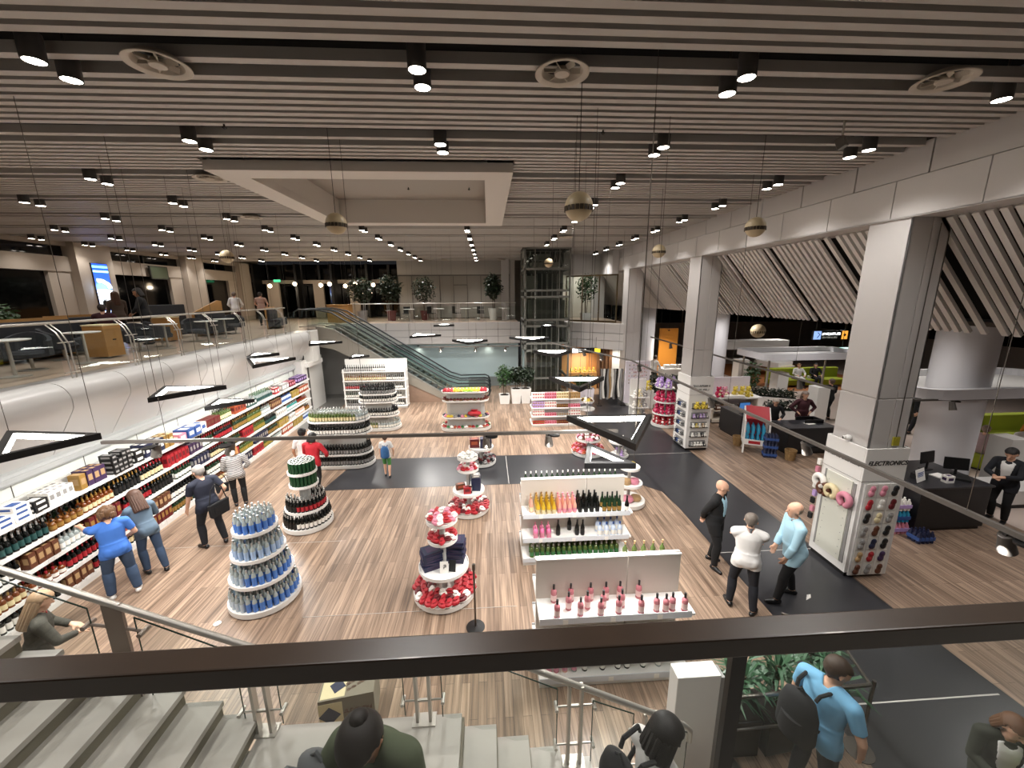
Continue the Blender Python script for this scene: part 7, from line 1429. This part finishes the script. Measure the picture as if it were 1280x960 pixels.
person('boy with blue backpack and green shorts walking away', (-3.07, 11.25, 0), 5, 1.30, .95, 0, 2, 0, (5, 0), ((-.09, .10, 0, 0), (.10, -.10, .0, 0)), (-.24, .12, .86), (.26, .10, .90), (-.8, -.8, 0), (.8, -.8, 0), None, WHT, 'short', .80, None, GRN, .50, SH, 'short', '#4a3626', SKP, .013)
# right side staff
person('man in maroon shirt with hands on hips behind the counter', (11.3, 13.25, 0), 172, 1.78, 1.12, .3, 0, 0, (8, 0), ((-.2, 0, 0, 15), (.2, 0, 0, -15)), (-.22, .06, 1.04), (.22, .06, 1.04), (-1, -.3, .1), (1, -.3, .1), None, MAR, 'long', .80, None, BLK, .07, SH, 'bob', '#6b5a50', SKP, .012)
person('grey haired woman in dark clothes beside the white and red cooler', (10.15, 13.15, 0), 150, 1.62, 1.0, .1, 8, 0, (20, 0), None, (-.2, .25, 1.0), (.2, .25, 1.0), (-.8, -.8, 0), (.8, -.8, 0), None, BLK, 'long', .80, None, BLK, .07, SH, 'bob', '#a59c92', SKP, .014)
person('young man in dark suit and white shirt looking at his phone', (11.75, 7.75, 0), 108, 1.82, 1.05, 0, 4, 0, (28, 0), ((-.12, .0, 0, 10), (.12, -.08, 0, -15)), (-.05, .36, 1.14), (.08, .34, 1.12), (-1, -.6, -.3), (1, -.6, -.3), None, DKN, 'long', .76, WHT, BLK, .07, SH, 'short', '#17110e', SKP, .011)
ph = MB(); ph.box(-.036, -.005, -.07, .036, .005, .07); t = obj('phone', ph, BLACK, None, (11.32, 7.65, 1.30), 1.9); tag(t, 'dark phone held by the young man in dark suit', 'phone')
def seated(label, loc, rz, top, legs, hair, hairc, h=1.68, skin=SKP, wl=(-.2, .3, .72), wr=(.2, .3, .72), lean=-4, seat=.46, **k):
    return person(label, loc, rz, h, 1.08, .4, lean, 0, (10, 0), ((-.14, .46, 0, 5, (0, 1, 1)), (.14, .42, 0, -5, (0, 1, 1))), wl, wr, (-.8, -.6, -.2), (.8, -.6, -.2), (0, 0, seat + .09), top, 'long', .86, None, legs, .08, SH, hair, hairc, skin, .014, **k)
seated('seated person in lilac sweater and grey trousers by the round column', (14.9, 10.55, 0), -72, LIL, GRY, 'short', '#8d7c6c')
seated('seated woman in pale top with orange hair at the right edge', (16.2, 10.5, 0), 160, WHT, GRY, 'bob', '#c08020')
t = thing('pouffe', 'lime padded block seat under the person in lilac sweater', 'seat', (14.85, 10.5, 0), -1.2); m = MB(); m.box(-.35, -.35, .06, .35, .3, .44); obj('cushion', m, SOF, t, bevel=.03); m = MB(); m.box(-.3, -.3, 0, .3, .25, .06); obj('base', m, BLACK, t)
t = thing('pouffe', 'lime padded block seat under the woman with orange hair', 'seat', (16.2, 10.55, 0), 0); m = MB(); m.box(-.35, -.3, .06, .35, .35, .44); obj('cushion', m, SOF, t, bevel=.03); m = MB(); m.box(-.3, -.25, 0, .3, .3, .06); obj('base', m, BLACK, t)
person('dark clothed person walking in the lounge between the two right columns', (16.0, 13.4, 0), 70, 1.75, 1.05, 0, 8, 0, (10, 0), ((-.1, .25, 0, 0), (.1, -.22, .02, 0)), (-.25, .2, .85), (.25, -.1, .85), (-.8, -.8, 0), (.8, -.8, 0), None, BLK, 'long', .8, None, DKN, .07, SH, 'short', '#2a1d14', SKP, .014)
person('person in black seen from behind between the pale pillars', (14.2, 15.4, 0), 0, 1.75, 1.1, 0, 0, 0, (0, 0), None, (-.2, .25, 1.0), (.2, .25, 1.0), (-1, -.4, 0), (1, -.4, 0), None, BLK, 'long', .8, None, BLK, .07, SH, 'short', '#5a4638', SKP, .014)
person('second person in black from behind, just left of the near column', (15.3, 15.2, 0), -15, 1.72, 1.1, 0, 4, 0, (0, 0), None, (-.2, .25, 1.0), (.2, .25, 1.0), (-1, -.4, 0), (1, -.4, 0), None, BLK, 'long', .8, None, BLK, .07, SH, 'bob', '#1a1310', SKP, .014)
person('cook in white jacket before the walnut boards at the back', (9.6, 22.4, 0), -60, 1.75, 1.0, .1, 6, 0, (12, 0), None, (-.15, .35, 1.05), (.15, .35, 1.05), (-.8, -.8, 0), (.8, -.8, 0), None, WHT, 'long', .8, None, BLK, .07, SH, 'short', '#2a1d14', SKP, .014)
for k in range(2): seated(('first', 'second')[k] + ' small seated figure on the long lime sofa in the lounge', (17.6 + 1.0 * k, 21.35, 0), 170, (WHT, BLK)[k], DKN, 'short', ('#7a5a3a', '#1a1310')[k])
# upstairs
person('man in black jacket standing upstairs by the dark windows', (-11.2, 14.0, Z2), 120, 1.80, 1.18, .2, 6, 0, (12, 0), None, (-.2, .28, 1.0), (.2, .28, 1.0), (-1, -.5, 0), (1, -.5, 0), None, BLK, 'long', .78, None, BLK, .07, SH, 'bob', '#1c1512', SKD, .014)
person('woman in patterned dark top left of the man in black upstairs', (-12.2, 14.2, Z2), 60, 1.70, 1.0, 0, 0, 0, (0, -20), None, (-.24, .1, .85), (.24, .2, .9), (-.8, -.8, 0), (.8, -.8, 0), None, TAN, 'long', .8, None, DKN, .07, SH, 'long', '#4a2c1c', SKP, .014)
seated('seated person in dark red under the lit screen upstairs', (-11.6, 13.0, Z2), 30, MAR, BLK, 'short', '#2a1a14')
person('person in white top standing upstairs by the rising oak booth', (-12.6, 21.2, Z2), 20, 1.74, 1.0, .1, 4, 0, (10, 0), None, (-.2, .25, 1.0), (.2, .25, 1.0), (-.8, -.8, 0), (.8, -.8, 0), None, WHT, 'long', .8, None, MAR, .07, SH, 'crop', '#6b5a50', SKP, .014)
person('person in checked shirt upstairs near the back windows', (-12.1, 22.6, Z2), 10, 1.74, 1.08, .1, 2, 0, (6, 0), None, (-.2, .25, 1.0), (.2, .25, 1.0), (-.8, -.8, 0), (.8, -.8, 0), None, CHK, 'short', .8, None, BLK, .07, SH, 'short', '#2a1d14', SKP, .014)
# foreground, below the balcony
person('blonde woman in dark patterned coat at lower left by the shelving', (-5.75, 4.55, 0), -40, 1.68, 1.12, .2, 10, 0, (14, 0), None, (-.12, .34, 1.05), (.2, .36, 1.08), (-.9, -.6, 0), (.9, -.6, 0), None, CL('dark_floral', '#3b3830', noise=.6, scale=18), 'long', .6, None, BLK, .07, SH, 'long', '#8f7458', SKP, .011, CL('red_scarf', '#a83a3c'))
person('dark haired woman in olive jacket on the stair landing', (-.60, 1.74, LZ), 165, 1.66, 1.0, .1, 14, 0, (30, 0), ((-.1, .06, 0, 0), (.1, -.04, 0, 0)), (-.12, .34, 1.02), (.22, .3, .98), (-1, -.5, 0), (1, -.5, 0), None, OLV, 'long', .74, None, DKN, .07, SH, 'bun', '#1b1210', SKD, .010, loose=.026)
person('black haired woman with black backpack on the lower stairs', (1.05, 1.98, .90), -70, 1.64, 1.0, .0, 4, 0, (18, 0), ((-.1, .05, 0, 0), (.1, -.05, 0, 0)), (-.25, .16, .88), (.25, .2, .9), (-.8, -.8, 0), (.8, -.8, 0), None, WHT, 'none', .80, None, BLK, .07, SW_, 'bob', '#120d0c', SKP, .010)
person('man in sky blue T-shirt with black backpack by the foreground planters', (3.24, 3.0, 0), -72, 1.76, 1.12, .2, 8, 0, (18, -35), ((-.14, .02, 0, 0), (.14, -.08, 0, -10)), (-.26, .2, .9), (.3, .16, .9), (-.8, -.8, 0), (.9, -.7, 0), None, SKY, 'short', .80, None, DKN, .07, SH, 'short', '#3a2a1e', SKP, .010)
person('brown haired boy in dark jacket holding a green toy at lower right', (4.75, 2.66, 0), 150, 1.46, 1.0, 0, 4, 0, (20, 20), None, (-.34, .12, 1.0), (.10, .3, 1.08), (-1, -.2, .2), (.8, -.8, -.2), None, CL('dark_green_jacket', '#23261c'), 'long', .70, WHT, BLK, .07, SH, 'bob', '#5a3a22', SKP, .011)
m = MB(); m.mi(0).sphere((0, 0, .1), .09, 12, 8, 1.2); m.sphere((0, 0, .25), .07, 12, 8)
tag(obj('soft_toy', m, P['lime'], None, (4.72, 2.28, .92), 0, True), 'lime green soft toy held by the boy at lower right', 'toy')
# ---- bags carried
def backpack(x, y, z, rz, lab, m_, sc=1.0):
    t = thing('backpack', lab, 'backpack', (x, y, z), math.radians(rz)); b = MB(); b.lathe([(.001, 0), (.13, .0), (.16, .06), (.155, .30), (.12, .42), (.05, .47), (.001, .475)], n=20, cap=False, sx=1.05, sy=.62); obj('body', b, m_, t, smooth=True)
    b = MB(); b.lathe([(.001, .04), (.10, .04), (.115, .1), (.10, .24), (.001, .25)], (0, -.06, 0), 16, cap=False, sx=1.0, sy=.6); obj('front_pocket', b, m_, t, smooth=True)
    for s in (-1, 1): b = MB(); b.tube([(s * .09, .08, .08), (s * .14, .20, .15), (s * .13, .30, .32), (s * .11, .24, .47), (s * .09, .10, .47), (s * .08, .07, .42)], .016, 6); obj('strap', b, m_, t, smooth=True)
    b = MB(); b.tube([(-.04, .0, .47), (0, 0, .51), (.04, 0, .47)], .01, 6); obj('grab_loop', b, m_, t); t.scale = (sc,) * 3; return t
def off(x, y, rz, dy, dx=0): a = math.radians(rz); return x - dy * math.sin(a) + dx * math.cos(a), y + dy * math.cos(a) + dx * math.sin(a)
bx, by = off(-3.07, 11.25, 5, -.17); backpack(bx, by, .66, 5, 'blue backpack on the boy in green shorts', CL('pack_blue', '#2f5a8a'), .74)
bx, by = off(1.05, 1.98, -70, -.27, -.04); backpack(bx, by, .9 + .99, -70, 'black backpack worn by the black haired woman on the stairs', BLACKF, 1.0)
bx, by = off(3.24, 3.0, -72, -.26, -.06); backpack(bx, by, .93, -72, 'black backpack worn by the man in sky blue T-shirt', BLACKF, 1.12)
def handbag(x, y, z, rz, lab, m_, w_=.34, h=.24, strap=.5):
    t = thing('shoulder_bag', lab, 'bag', (x, y, z), math.radians(rz)); b = MB(); b.hexa([(-w_ * .42, -.05, 0), (w_ * .42, -.05, 0), (w_ * .42, .05, 0), (-w_ * .42, .05, 0), (-w_ / 2, -.03, h), (w_ / 2, -.03, h), (w_ / 2, .03, h), (-w_ / 2, .03, h)]); obj('body', b, m_, t, bevel=.02); b = MB(); b.tube([(-w_ * .42, 0, h - .01), (-w_ * .25, 0, h + strap * .7), (0, 0, h + strap), (w_ * .25, 0, h + strap * .7), (w_ * .42, 0, h - .01)], .011, 6); obj('strap', b, m_, t, smooth=True); b = MB(); b.box(-w_ * .3, -.056, h * .3, w_ * .3, -.05, h * .75); obj('pocket', b, m_, t); return t
bx, by = off(-6.02, 8.12, 62, -.24, .08); handbag(bx, by, .74, 62 + 10, 'black shoulder bag on the right side of the grey haired man', BLACKF, .46, .30, .42)
bx, by = off(-6.48, 9.85, 35, .12, -.32); handbag(bx, by, .42, 35, 'black handbag held by the woman in stripes', BLACKF, .3, .24, .26)
backpack(-.93, 1.66, LZ + .80, 150, 'grey backpack slung at the left side of the woman in olive', CL('case_grey', '#5a5c5e', rough=.7), 1.0)
ph = MB(); ph.box(-.036, -.005, -.07, .036, .005, .07); tag(obj('phone', ph, BLACK, None, (-.62, 1.30, LZ + 1.05), .2), 'dark phone in the hands of the woman in olive on the landing', 'phone')
# ================================================================ merge what is past the largest 300 of a kind
bpy.context.view_layer.update()
def cull(name, keep, label, cat):
    os_ = [o for o in COL.objects if o.name.split('.')[0] == name and o.parent is None]
    if len(os_) <= keep: return
    cp = cam.matrix_world.translation; fwd = -Vector((_b[0], _b[1], _b[2])); os_.sort(key=lambda o: (o.matrix_world.translation - cp).dot(fwd))
    V_, F_, MI, mats, mid = [], [], [], [], {}
    base = 0
    for o in os_[keep:]:
        grp = [o] + list(o.children)
        for q in grp:
            if q.type != 'MESH': continue
            me = q.data; n = len(me.vertices); a = np.empty(n * 3); me.vertices.foreach_get('co', a); a = a.reshape(-1, 3); W = np.array(q.matrix_world); V_.append(a @ W[:3, :3].T + W[:3, 3])
            for p in me.polygons:
                m_ = me.materials[p.material_index]
                if m_.name not in mid: mid[m_.name] = len(mats); mats.append(m_)
                F_.append(tuple(i + base for i in p.vertices)); MI.append(mid[m_.name])
            base += n
        for q in grp: bpy.data.objects.remove(q)
    me = bpy.data.meshes.new(name); me.from_pydata(np.concatenate(V_).tolist(), [], F_)
    for m_ in mats: me.materials.append(m_)
    me.polygons.foreach_set('material_index', MI); me.polygons.foreach_set('use_smooth', [True] * len(F_))
    try: me.set_sharp_from_angle(angle=math.radians(40))
    except Exception: pass
    me.update(); link(name, me, None, None, 0, label, cat, None, 'stuff')
cull('sweet_bag', 300, 'small farther sweet bags filling the back tiers of the sweet stands', 'sweets')
cull('wine_bottle', 290, 'small farther wine bottles on the far islands, wall shelving and tall gondola', 'wine bottle')
cull('spirits_bottle', 290, 'small farther spirits bottles on the far islands and wall shelving', 'spirits bottle')
